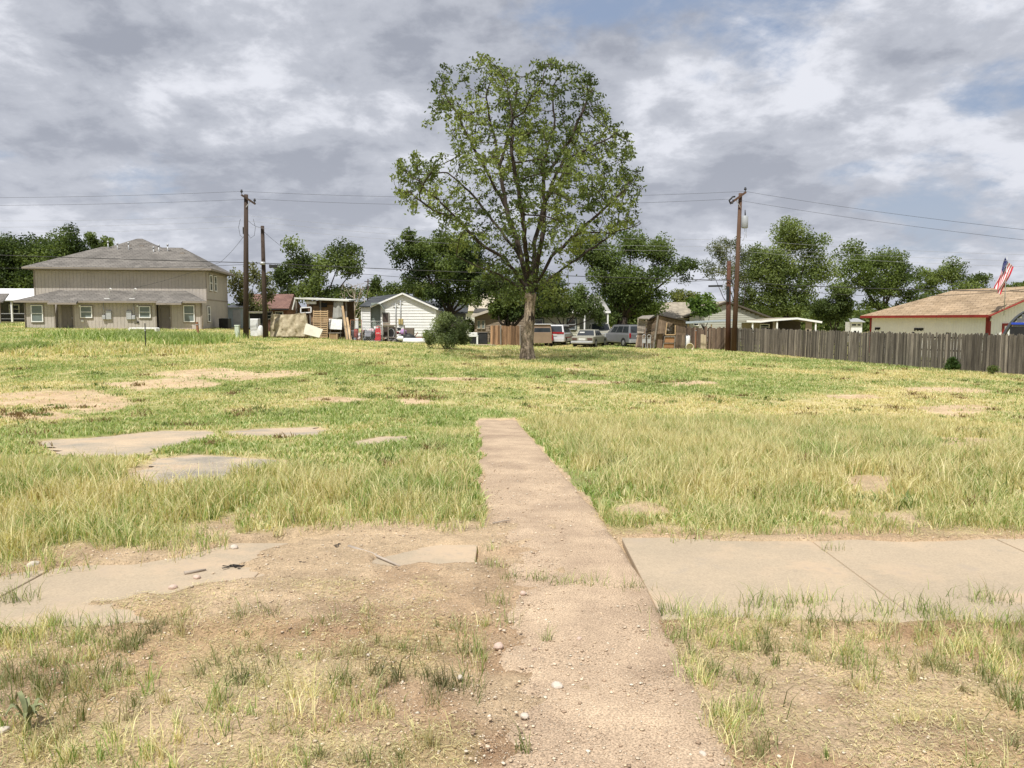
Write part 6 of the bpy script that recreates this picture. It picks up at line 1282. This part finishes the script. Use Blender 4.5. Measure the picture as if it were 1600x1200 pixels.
# ================================================================ LEFT YARD
def leanto():
    Y = 63.5; o = place('open_shelter', 'open shelter with a flat white roof edge crammed with wood and scrap', 'shelter', 500, Y); bpy.context.view_layer.update(); k = Y / F
    X = lambda px: (px - 500) * k; Z = lambda row: local(o, 500, Y, row).z
    m = MB(); m.slab([(X(467), -.3, Z(465.5)), (X(548), -.3, Z(469)), (X(546), 3.5, Z(468) + .1), (X(468), 3.5, Z(465) + .1)], .12); m.build('roof', mat('pale_roof_edge', (.60, .60, .55), .7, .08, 2), o)
    m = MB(); m.beam((X(465), -.35, Z(466)), (X(549), -.35, Z(469.8)), .05, .12); m.beam((X(466), -.3, Z(467)), (X(461), -.2, Z(484)), .1); m.build('fascia', mat('pale_roof_edge', 0), o)
    for px in (465.5, 543, 503): q = MB(); q.beam((X(px), .1, -.1), (X(px), .1, Z(470)), .11); q.build('post', M_grey_wood, o)
    m = MB(); m.box(X(466), X(543), 3.2, 3.3, 0, Z(468)); m.box(X(465), X(467), .3, 3.2, 0, Z(480)); m.build('back_wall', mat('brown_panelling', (.13, .085, .055), .9, .3, 2), o)
    sh = mat('brown_board_stack', (.24, .155, .09), .85, .25, 3)
    m = MB(); m.slab([(X(487), .3, Z(503)), (X(528), .3, Z(503)), (X(524), .5, Z(476)), (X(489), .5, Z(478))], .04); m.build('inner_partition', sh, o)
    m = MB(); m.box(X(500), X(512), .2, .35, Z(480), Z(473)); m.build('dark_crate', M_dark, o); m = MB(); m.box(X(480), X(496), .1, .3, Z(475), Z(471)); m.build('white_box', M_trimw, o)
    m = MB(); cl = []; 
    n = 8
    for i in range(n):
        for j in range(n):
            s, t = i / (n - 1), j / (n - 1); cl.append((X(525 + 14 * s - 3 * t * (1 - s)), -.12 + .06 * math.sin(s * 9), Z(471 + 30 * t - 4 * s * t)))
    m.add(cl, [(i * n + j, i * n + j + 1, (i + 1) * n + j + 1, (i + 1) * n + j) for i in range(n - 1) for j in range(n - 1)], True); q = m.build('hanging_sheet', mat('grey_sheet', (.36, .36, .33), .8, .15, 3), o, fix=False); sm_ = q.modifiers.new('thick', 'SOLIDIFY'); sm_.thickness = .01
leanto()
def cloth(name, label, px, Y, corners, matl, n=46, amp=.16, fr=9, seed=1, cat='tarp'):
    o = place(name, label, cat, px, Y); bpy.context.view_layer.update(); a, b, c, d = [local(o, *p) for p in corners]     # top-left, top-right, bottom-right, bottom-left
    vs = []
    for i in range(n):
        for j in range(n):
            s, t = i / (n - 1), j / (n - 1); p = a.lerp(b, s).lerp(d.lerp(c, s), t)
            f = float(fbm(np.array([s * fr + t * 1.5 + seed]), np.array([t * 2.2 + seed]), 4, seed)[0]) - .5
            f2 = math.sin(s * 34 + 9 * f + t * 3) * (.3 + t) + .7 * math.sin((s + t * .6) * 19 + 5 * f); vs.append((p.x, p.y - amp * .42 * f2 - amp * 2.6 * f - amp * math.sin(s * math.pi * 1.3) * t - .25 * t * amp * 4, p.z - (.12 * math.sin(s * math.pi) + .12 * f) * (1 - t)))
    m = MB(); m.add(vs, [(i * n + j, (i + 1) * n + j, (i + 1) * n + j + 1, i * n + j + 1) for i in range(n - 1) for j in range(n - 1)], True)
    q = m.build('sheet', matl, o, fix=False); md = q.modifiers.new('thick', 'SOLIDIFY'); md.thickness = .012
    bk = MB(); L2 = (b - a).length; bk.box(a.x + .12, b.x - .12, .35, 1.1, 0, min(a.z, b.z) - .12); bk.build('covered_stack', M_brown_wood, o); return o
cloth('draped_tarp', 'rumpled beige tarp draped over a stack beside the short pole', 450, 60.5, [(423.5, 60.5, 490), (478, 60.5, 488), (484, 60.2, 526), (423, 60.2, 526)], mat('beige_tarp', (.25, .20, .125), .8, .15, 3.5, .03, (.48, .42, .29)))
o = place('leaning_sheet', 'pale curved sheet lying against the right of the beige tarp', 'sheet', 490, 60.3); bpy.context.view_layer.update(); m = MB(); m.slab([local(o, 474, 60.0, 522), local(o, 478, 60.4, 505), local(o, 505, 60.4, 515), local(o, 499, 59.9, 528)], .04); m.build('panel', mat('pale_sheet', (.52, .50, .40), .7, .08, 2), o, bevel=.015)
m = MB(); m.beam(local(o, 478, 60.7, 506), local(o, 505, 60.7, 516), .05); m.build('edge_batten', M_wood, o)
def pallet_thing(name, label, px, Y, x0, x1, r0, r1, slats, matl, lean=.3, mid=True):
    o = place(name, label, 'pallet' if 'pallet' in name else 'crib side', px, Y); bpy.context.view_layer.update(); a = local(o, x0, Y, r1); b = local(o, x1, Y, r0)
    m = MB(); w = .07
    for x in [a.x, b.x] + ([(a.x + b.x) / 2] if mid else []): m.beam((x, -lean, a.z), (x, 0, b.z), w, .05)
    m.build('uprights', matl, o); m = MB()
    for i in range(slats):
        t = (i + .5) / slats; z = a.z + (b.z - a.z) * t; y = -lean * (1 - t) - .04; m.box(a.x - .02, b.x + .02, y - .015, y + .015, z - .05, z + .05)
    m.build('slats', matl, o); return o
pallet_thing('wooden_pallet', 'tall slatted wooden panel standing before the open shelter', 501, 61.5, 491, 512, 485, 528, 13, M_wood)
o = place('mottled_board', 'white mottled board standing right of the slatted panel', 'board', 524, 61.8); bpy.context.view_layer.update(); m = MB(); m.slab([local(o, 514, 61.6, 514), local(o, 534, 61.6, 515), local(o, 534.5, 61.9, 499), local(o, 514, 61.9, 498)], .05); m.build('board', mat('mottled_white', (.50, .50, .47), .7, .1, 9, col2=(.76, .76, .74)), o); m = MB(); m.beam(local(o, 516, 61.9, 526), local(o, 516, 61.9, 514), .05); m.beam(local(o, 532, 61.9, 527), local(o, 532, 61.9, 514), .05); m.build('support', M_grey_wood, o)
o = simple('wooden_crate', 'brown wooden box on the grass below the mottled board', 'crate', 524, 60.6, [('box', mat('crate_brown', (.30, .20, .11), .8, .2, 4), [(-.33, .3, -.25, .25, 0, .48)], .01), ('lid', M_grey_wood, [(-.4, .55, -.3, .3, .483, .54)], .01), ('batten', M_wood, [(-.33, -.27, -.28, -.252, 0, .48), (.24, .3, -.28, -.252, 0, .48)], 0)])
for i, (x0, x1, r0, lab) in enumerate(((534, 541, 478, 'long plank leaning against the shelter post'), (541, 546, 496, 'shorter pale plank leaning right of the long plank'))):
    o = place('leaning_plank', lab, 'plank', x1, 60.4 - i * .4); bpy.context.view_layer.update(); m = MB(); m.beam(local(o, x1 + 2, 60.4 - i * .6, 532), local(o, x0 + 1, 61.2, r0), .16, .04); m.build('plank', M_wood, o); m = MB(); m.beam(local(o, x1 + 0, 60.6 - i * .6, 530), local(o, x0 - .5, 61.4, r0 + 6), .05, .1); m.build('batten', M_grey_wood, o)
o = simple('window_frame', 'white empty window frame hung high at the left of the shelter', 'window frame', 478, 62.8, [])
bpy.context.view_layer.update(); m = MB(); a, b_, c, d = [local(o, x, 62.8, r) for x, r in ((470, 489), (486, 488), (486, 480), (470, 481))]
for p, q in ((a, b_), (b_, c), (c, d), (d, a)): m.beam(p, q, .08)
m.build('frame', M_trimw, o); m = MB(); m.beam(a + Vector((.2, .1, 0)), Vector((a.x + .2, .1, 0)), .08); m.beam(b_ + Vector((-.1, .1, 0)), Vector((b_.x - .1, .1, 0)), .08); m.build('support', M_grey_wood, o)
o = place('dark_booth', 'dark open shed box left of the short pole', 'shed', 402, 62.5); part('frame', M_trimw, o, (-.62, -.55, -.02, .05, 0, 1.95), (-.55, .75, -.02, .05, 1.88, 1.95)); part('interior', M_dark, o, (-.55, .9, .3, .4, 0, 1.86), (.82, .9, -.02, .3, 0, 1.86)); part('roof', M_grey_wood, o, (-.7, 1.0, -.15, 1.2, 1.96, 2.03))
simple('old_freezer', 'battered white appliance standing in front of the dark shed box', 'appliance', 402, 61.4, [('cabinet', M_white, [(-.35, .3, -.25, .3, .03, 1.45)], .03), ('door', mat('scuffed_enamel', (.60, .61, .61), .5, .12, 4), [(-.33, .28, -.3, -.253, .55, 1.42)], .02), ('drawer', mat('scuffed_enamel', 0), [(-.33, .28, -.3, -.253, .06, .52)], .02), ('handle', M_metal, [(.18, .22, -.34, -.302, .7, 1.1)], 0)])
simple('white_sack', 'lumpy white sack beside the battered appliance', 'sack', 410, 61.0, [])
o = [x for x in COL.objects if x.name == 'white_sack'][0]; m = MB(); m.tube([(0, 0, 0), (0.02, 0, .2), (-.02, 0, .6), (0, 0, .85), (.02, 0, .95)], [.22, .27, .25, .16, .06], 10); m.build('bag', mat('woven_white', (.6, .6, .58), .8, .15, 6, .01), o); m = MB(); ring(m, (0, 0, .93), .07, .015, 8, 'z'); m.build('tie', M_rust, o)
o = simple('utility_box', 'pale green utility pedestal just left of the tall dark pole', 'utility box', 373.5, 57.2, [('cabinet', mat('pale_green_plastic', (.50, .56, .46), .6, .05, 2), [(-.16, .16, -.15, .15, 0, .88)], .04), ('cap', mat('pale_green_plastic', 0), [(-.18, .18, -.17, .17, .883, .98)], .03)])
o = simple('rusty_post', 'short rusty steel post leaning in the weeds', 'post', 313, 53, [('stake', M_rust, [(-.07, .07, -.07, .07, -.1, 1.15)], .01), ('bracket', M_metal, [(-.09, .09, -.09, .09, .95, .99)], 0)]); o.rotation_euler.y = R(-4)
o = place('steel_stake', 'thin dark steel stake standing alone in the grass', 'stake', 230.5, 43); m = MB(); m.beam((0, 0, -.1), (0, 0, 1.33), .035, .05); m.build('stake', M_black, o); m = MB(); m.box(-.03, .03, -.05, -.03, .9, .98); m.build('plate', M_metal, o)
o = place('upturned_bathtub', 'white upturned tub in the grass before the two-storey house', 'tub', 229, 62, 2); m = MB(); prof = [(-1.15, .0), (-1.08, .36), (-1.0, .42), (1.0, .42), (1.08, .36), (1.15, .0), (1.02, 0), (.95, .28), (-.95, .28), (-1.02, 0)]; m.prism(prof, -.38, .38); m.build('shell', M_white, o, bevel=.03); part('rim', mat('grey_rim', (.4, .4, .38), .7, .1, 3), o, (-.9, .95, .3, .36, .0, .26))

# junk by the white house
def junk():
    # chain link panels on steel frames
    for (x0, x1, r0, lab) in ((566.5, 597.5, 502, 'galvanised wire panel standing in front of the white house'), (548, 565, 500, 'rusted wire panel between the planks and the white house')):
        o = place('wire_panel', lab, 'fence panel', (x0 + x1) / 2, 59.6); bpy.context.view_layer.update(); a = local(o, x0, 59.6, 535); b = local(o, x1, 59.6, r0); m = MB(); z0 = .03
        for x in (a.x, b.x): m.tube([(x, 0, 0), (x, 0, b.z)], .025, 6)
        m.tube([(a.x, 0, b.z), (b.x, 0, b.z)], .022, 6); m.tube([(a.x, 0, .05), (b.x, 0, .05)], .02, 6); m.build('tube_frame', M_metal if x1 > 580 else M_rust, o); m = MB(); n = int((b.x - a.x) / .16)
        h = b.z - .05; w = b.x - a.x; st = .16; xx = -h
        while xx < w:
            s0 = max(0, -xx); s1 = min(h, w - xx)
            if s1 > s0: m.beam((a.x + xx + s0, 0, .05 + s0), (a.x + xx + s1, 0, .05 + s1), .006); m.beam((b.x - xx - s0, 0.01, .05 + s0), (b.x - xx - s1, 0.01, .05 + s1), .006)
            xx += st
        m.build('mesh', M_metal, o)
    o = place('hand_truck', 'bright red hand cart standing by the wire panel', 'cart', 592, 60.2); r = mat('bright_red_plastic', (.55, .02, .03), .5, .08, 3)
    part('backplate', r, o, (-.22, .22, -.02, .02, .25, .95), (-.17, .17, -.03, .01, .95, 1.05), bevel=.015); m = MB(); ring(m, (0, 0, 1.05), .17, .025, 10, 'y', 0, 3.14); m.build('handle', r, o); part('toe_plate', r, o, (-.22, .22, -.3, 0, .1, .25), bevel=.02); wheelset(o, [(-.2, .05, .13), (.2, .05, .13)], .13, .03); part('label_patch', M_trimw, o, (-.14, .12, -.035, -.0305, .66, .7))
    o = place('stroller', 'folded grey stroller with small wheels left of the red cart', 'stroller', 576, 60.4); m = MB()
    for s in (-.22, .22): m.tube([(s, -.3, .12), (s, .05, .55), (s, .35, 1.05)], .018, 5); m.tube([(s, .3, .12), (s, -.05, .6)], .018, 5)
    m.tube([(-.22, .35, 1.05), (.22, .35, 1.05)], .02, 5); m.build('frame', M_metal, o); m = MB(); m.slab([(-.2, -.2, .35), (.2, -.2, .35), (.2, .2, .85), (-.2, .2, .85)], .05); m.build('seat', mat('faded_grey_cloth', (.16, .16, .18), .9, .2, 4), o, bevel=.02); wheelset(o, [(-.22, -.3, .12), (.22, -.3, .12), (-.22, .3, .12), (.22, .3, .12)], .12, .02, axis='x')
    o = place('ball_bag', 'pale pink rounded bag on top of the heap by the red cart', 'bag', 582, 60.9); m = MB(); m.tube([(0, 0, .55), (0, 0, .62), (0, 0, .78), (0, 0, .95), (0, 0, 1.02)], [.1, .2, .24, .18, .05], 10); m.build('bag', mat('pale_pink_plastic', (.62, .45, .47), .6, .15, 4), o); part('stand', M_dark, o, (-.2, .2, -.15, .2, 0, .56))
    o = place('white_bucket', 'white bucket on the heap beside the pink bag', 'bucket', 589, 61.3); m = MB(); m.tube([(0, 0, .85), (0, 0, 1.2)], [.14, .18], 12); m.build('pail', M_white, o); m = MB(); ring(m, (0, 0, 1.2), .18, .012, 10, 'z'); m.build('rim', M_metal, o); part('stand', M_dark, o, (-.25, .25, -.1, .3, 0, .84))
    # assorted small scrap as individual things
    cols = {'dark metal': M_black, 'rusty red': mat('rust_red_scrap', (.25, .05, .04), .7, .3, 4), 'grey': M_metal, 'pale': M_white, 'tan': M_wood}
    for i, (px, Y, w, h, c, lab) in enumerate(((552, 61.5, .5, .75, 'dark metal', 'dark upright drum behind the leaning planks'), (558, 60.8, .35, .95, 'rusty red', 'rusty red drum beside the rusted wire panel'), (563, 61.6, .4, .6, 'grey', 'grey bent drum next to the rusty red one'), (570, 61.6, .45, .85, 'dark metal', 'dark drum behind the folded stroller'), (545, 62.4, .4, 1.1, 'grey', 'grey drum against the right side of the shelter'))):
        o = place('metal_drum', lab, 'drum', px, Y, group='scrap drums in the yard'); m = MB(); r_ = w / 2; m.tube([(0, 0, 0), (0, 0, .02), (0, 0, h * .33), (.0, 0, h * .35), (0, 0, h * .66), (0, 0, h * .68), (0, 0, h)], [r_ * .96, r_, r_, r_ * 1.05, r_ * 1.05, r_, r_], 14); m.build('drum', cols[c], o); m = MB(); ring(m, (0, 0, h), r_, .02, 14, 'z'); m.build('rim', M_metal, o)
    o = place('white_column', 'narrow white plastic column standing beside the rusted wire panel', 'column', 559.5, 62.2); part('column', M_white, o, (-.12, .12, -.12, .12, 0, 1.75), bevel=.03); part('base', M_trimw, o, (-.18, .18, -.18, .18, -.02, .06), bevel=.01)
    # greyed wooden pen
    o = place('wooden_pen', 'greyed wooden pen with open front against the white house wall', 'pen', 614, 60.8); bpy.context.view_layer.update(); X = lambda px: (px - 614) * 60.8 / F; Z = lambda r_: local(o, 614, 60.8, r_).z
    m = MB()
    for px in (598, 608, 620, 633): q = MB(); q.beam((X(px), 0, -.05), (X(px), 0, Z(508)), .09); q.build('post', M_grey_wood, o)
    m = MB(); m.beam((X(597), 0, Z(508)), (X(620), -.02, Z(508.5)), .1); m.beam((X(608), -.05, Z(531)), (X(633), -.6, Z(533)), .1); m.beam((X(597), 0, Z(527)), (X(633), 0, Z(527)), .08); m.build('rail', M_grey_wood, o)
    part('back_board', mat('dark_brown_board', (.07, .055, .045), .9, .3, 3), o, (X(599), X(619), .35, .4, Z(527), Z(511)))
    o = place('oval_mirror', 'dark oval mirror leaning inside the wooden pen', 'mirror', 612.5, 60.9); m = MB(); m.tube([(0, 0, .7), (0, .04, .7)], .24, 18); m.v = [(x, y, .7 + (z - .7) * 1.5) for x, y, z in m.v]; m.build('glass', M_dark, o); m = MB(); ring(m, (0, -.01, .7), .25, .03, 18); m.v = [(x, y, .7 + (z - .7) * 1.5) for x, y, z in m.v]; m.build('frame', M_metal, o); part('stand', M_grey_wood, o, (-.1, .1, .04, .1, 0, .45))
    o = place('clothes_bag', 'pink and blue bag of clothes on the heap right of the pen', 'bag', 631, 61.2); m = MB(); m.tube([(0, 0, .62), (0, 0, .7), (.02, 0, .95), (0, 0, 1.08)], [.2, .3, .24, .08], 9); m.build('bundle', mat('pink_blue_cloth', (.55, .10, .22), .8, .2, 7, col2=(.25, .35, .6)), o); part('table', M_dark, o, (-.35, .4, -.2, .3, 0, .6))
    o = place('plastic_sack', 'shiny white plastic sack below the clothes bag', 'sack', 627, 60.3); m = MB(); m.tube([(-.3, 0, .3), (-.15, 0, .36), (.15, 0, .32), (.3, 0, .3)], [.08, .2, .2, .05], 9); m.build('bag', M_white, o); part('box', M_black, o, (-.35, .45, -.1, .3, 0, .28))
    o = place('rubbish_bag', 'black rubbish bag heap between the pen and the low tub', 'bag', 640, 60.4); m = MB(); m.tube([(-.5, 0, .2), (-.3, 0, .35), (0, 0, .42), (.35, 0, .3), (.6, 0, .15)], [.1, .3, .36, .28, .1], 10); m.build('bag', M_black, o)
    o = place('broken_chair', 'reddish brown broken chair behind the low white tub', 'chair', 657, 60.8); part('seat', mat('reddish_wood', (.25, .10, .06), .7, .2, 4), o, (-.5, .5, -.25, .25, .42, .5)); m = MB(); [m.beam((x, y, 0), (x * 1.1, y, .42), .05) for x in (-.45, .45) for y in (-.2, .2)]; m.build('legs', mat('reddish_wood', 0), o); m = MB(); m.beam((-.45, .2, .5), (-.2, .3, .85), .06); m.beam((.45, .2, .5), (.2, .3, .7), .06); m.build('backrest', mat('reddish_wood', 0), o)
    o = place('cabinet', 'grey brown low cabinet behind the clothes bag', 'cabinet', 641, 61.9); part('case', mat('grey_brown_case', (.16, .13, .10), .85, .2, 3), o, (-.35, .35, -.2, .3, 0, 1.15), bevel=.01); part('door', mat('grey_brown_case', 0), o, (-.3, .3, -.23, -.203, .1, 1.05), bevel=.01)
    o = place('long_tub', 'long low white boat-like tub lying in the grass before the white house', 'tub', 652, 59.8); m = MB(); m.tube([(-1.05, 0, .2), (-.95, 0, .2), (.0, 0, .17), (.9, 0, .2), (1.0, 0, .22)], [.14, .2, .22, .18, .08], 12); m.v = [(x, y * 1.6, max(0, z * 1.15 - .02)) for x, y, z in m.v]; m.build('hull', M_white, o); part('keel_board', M_grey_wood, o, (-.9, .9, -.06, .06, -.02, .03))
    V = []; Cc = []; base = at(610, 61.2); m = MB()
    for i in range(190):
        px = rnd.choice((rnd.uniform(545, 600), rnd.uniform(566, 668), rnd.uniform(600, 640))); Y = rnd.uniform(60.3, 62.8); p = at(px, Y) - base; s_ = rnd.uniform(.04, .17); z = abs(rnd.gauss(0, .30)) * (1 if px < 640 else .5)
        M = Matrix.Translation(p + Vector((0, 0, z + .03))) @ Euler((rnd.uniform(-.6, .6), rnd.uniform(-.6, .6), rnd.uniform(0, 3))).to_matrix().to_4x4(); m.box(-s_, s_, -s_ * rnd.uniform(.3, 1), s_ * .6, -s_ * rnd.uniform(.2, 1), s_ * .5, M); c = rnd.choice(((.03, .03, .03), (.4, .4, .38), (.25, .16, .10), (.12, .10, .09), (.3, .06, .06), (.2, .22, .24), (.07, .06, .05), (.05, .05, .06), (.45, .36, .34), (.06, .05, .05))); Cc += [c] * 8
    o = m.build('junk_heap', leafmat('junk_colours', .0)); o.location = base; ca = o.data.color_attributes.new('tint', 'FLOAT_COLOR', 'POINT'); A_ = np.ones((len(Cc), 4), np.float32); A_[:, :3] = np.array(Cc); ca.data.foreach_set('color', A_.reshape(-1)); tag(o, kind='stuff', label='loose heap of small junk before the white lap-sided house', cat='junk')
junk()
simple('storage_bin', 'large black bin with rounded edges left of the wooden gate', 'bin', 755, 63.4, [('bin', M_black, [(-.42, .38, -.3, .3, .05, .95)], .06), ('lid', M_black, [(-.46, .42, -.34, .34, .953, 1.02)], .03), ('foot', M_metal, [(-.4, -.3, -.25, -.15, 0, .05), (.28, .36, -.25, -.15, 0, .05)], 0)])
simple('white_chest', 'white chest on dark legs right of the round bush', 'chest', 739, 63.6, [('chest', M_white, [(-.32, .42, -.25, .25, .62, .98)], .03), ('base', M_dark, [(-.28, .38, -.2, .2, 0, .615)], .01), ('latch', M_metal, [(.0, .08, -.27, -.252, .84, .9)], 0)])
simple('white_stake', 'short white post between the white chest and the black bin', 'post', 746, 62.9, [('post', M_white, [(-.07, .07, -.05, .05, 0, .72)], .01), ('cap', M_trimw, [(-.09, .09, -.07, .07, .72, .76)], 0)])
simple('paving_slab', 'low pale slab in the grass below the black bin', 'slab', 752, 61.6, [('slab', M_conc, [(-.9, .9, -.3, .3, 0, .09)], .02), ('edging', M_grey_wood, [(-.95, 1.2, -.38, -.31, 0, .07)], 0)])
# ================================================================ SMALL THINGS IN THE FOREGROUND
def stone(label, px, row, s, col, seed, flat=.6):
    c = G(px, row); rr = random.Random(seed); import bmesh
    bm = bmesh.new(); bmesh.ops.create_icosphere(bm, subdivisions=2, radius=1)
    for v in bm.verts: n_ = .75 + .5 * float(fbm(np.array([v.co.x * 1.4 + seed * 3.7]), np.array([v.co.y * 1.4 + v.co.z]), 3, seed)[0]); v.co = Vector((v.co.x * s * n_, v.co.y * s * .75 * n_, v.co.z * s * flat * n_))
    me = bpy.data.meshes.new('stone'); bm.to_mesh(me); bm.free(); o = bpy.data.objects.new('stone', me); COL.objects.link(o); o.location = (c.x, c.y, c.z + s * flat * .45 + .006); o.rotation_euler = (0, 0, rr.uniform(0, 6)); me.materials.append(col); tag(o, label, 'stone', 'loose stones on the path and soil')
ws = mat('pale_stone', (.50, .44, .37), .85, .12, 30); pk = mat('pinkish_stone', (.50, .38, .31), .85, .12, 30); br = mat('brown_stone', (.34, .25, .19), .9, .2, 30)
for i, a in enumerate((('pinkish white stone, largest on the left edge of the front path', 779, 1014, .030, pk), ('tan oblong stone on the front path below the pinkish one', 870, 1076, .028, ws), ('pale stone on the left pavement near its joint', 52, 887, .045, ws), ('white stone in dry grass left of the front path', 719, 1062, .018, ws),
                       ('small white flake standing in the bare soil left of the path', 577, 1026, .014, ws), ('brown flat stone on the path just below the grass line', 817, 930, .024, pk), ('lone pale stone near the bottom right of the front path', 1098, 1182, .016, ws), ('pale stone beside a darker one on the upper front path', 905, 1001, .017, pk), ('white stone at the foot of a dry tuft beside the front path', 820, 1123, .020, ws),
                       ('tan stone at the ragged end of the left pavement', 270, 921, .028, pk), ('tan pebble on the soil just right of the left pavement', 308, 905, .026, pk), ('pale stone among rubble at the back left of the crossing', 365, 858, .032, ws), ('dark brown pebble left of the lone pinkish stone', 836, 1018, .014, br), ('chalky stone at the left edge of the picture in dry grass', 3, 1147, .026, ws))):
    stone(*a, seed=i + 1)
ch = mat('charred_scrap', (.025, .022, .02), .9, .3, 20)
def scrap(label, px, row, s, seed):
    c = G(px, row); rr = random.Random(seed); m = MB()
    for i in range(16):
        a = rr.uniform(0, 6.28); l = s * rr.uniform(.2, .8); p = Vector((rr.uniform(-.7, .7) * s, rr.uniform(-.5, .5) * s, .004)); m.beam(p, p + Vector((math.cos(a) * l, math.sin(a) * l, rr.uniform(-.05, .12) * s)), s * rr.uniform(.08, .22), s * .05)
    o = m.build('charred_scrap', ch); o.location = (c.x, c.y, c.z + .01); tag(o, label, 'scrap', 'charred scraps on the bare soil')
scrap('black charred scrap beside the broken end of the left pavement', 370, 887, .07, 1); scrap('flat charred scrap on the soil behind the crossing', 478, 880, .06, 2); scrap('charred bits at the foot of the tall grass behind the crossing', 522, 855, .08, 3); scrap('small dark scrap on the brown soil in front of the crossing', 590, 972, .035, 4)
def twig(label, pts, r):
    P = [G(*p) for p in pts]; c = P[0]; m = MB(); m.tube([p - c + Vector((0, 0, .014)) for p in P], [r * 1.2] + [r] * (len(P) - 2) + [r * .5], 6); o = m.build('twig', M_dead); o.location = c; tag(o, label, 'twig', 'twigs on the ground')
twig('dry stick lying at the broken end of the left pavement', [(288, 899), (300, 897), (322, 893)], .012); twig('thin dry twig at the left edge of the path above the crossing', [(770, 820), (785, 817), (798, 815)], .005); twig('dead root lying on the soil left of the small pavement piece', [(545, 857), (580, 868), (625, 888)], .012)
# broad-leaved weed, bottom left
def broad_weed():
    c = G(45, 1140); o = thing('broad_leaved_weed', 'drooping grey-green broad-leaved weed at the bottom left', 'weed', c); g_ = mat('grey_green_leaf', (.13, .15, .07), .7, .25, 12, col2=(.27, .28, .14)); m = MB(); rr = random.Random(4)
    for i in range(13):
        a = i * 2.4 + rr.uniform(-.4, .4); L_ = rr.uniform(.05, .115); prev = None; n = 7; vs = []
        for j in range(n):
            t = j / (n - 1); r_ = L_ * t * .8; z = .02 + .16 * math.sin(t * 2.3) * rr.uniform(.9, 1.1) * (L_ / .16); w = .010 * math.sin(math.pi * min(1, t * .85 + .12)); q = Vector((math.cos(a) * r_, math.sin(a) * r_, z)); s = Vector((-math.sin(a), math.cos(a), 0)); vs += [q - s * w, q + Vector((0, 0, -.004)), q + s * w]
        m.add(vs, [(j * 3 + k_, j * 3 + k_ + 1, j * 3 + k_ + 4, j * 3 + k_ + 3) for j in range(n - 1) for k_ in range(2)], True)
    m.build('leaves', g_, o, fix=False); m = MB(); m.tube([(0, 0, -.01), (.005, 0, .06)], [.008, .005], 6); m.build('stem', g_, o)
broad_weed()
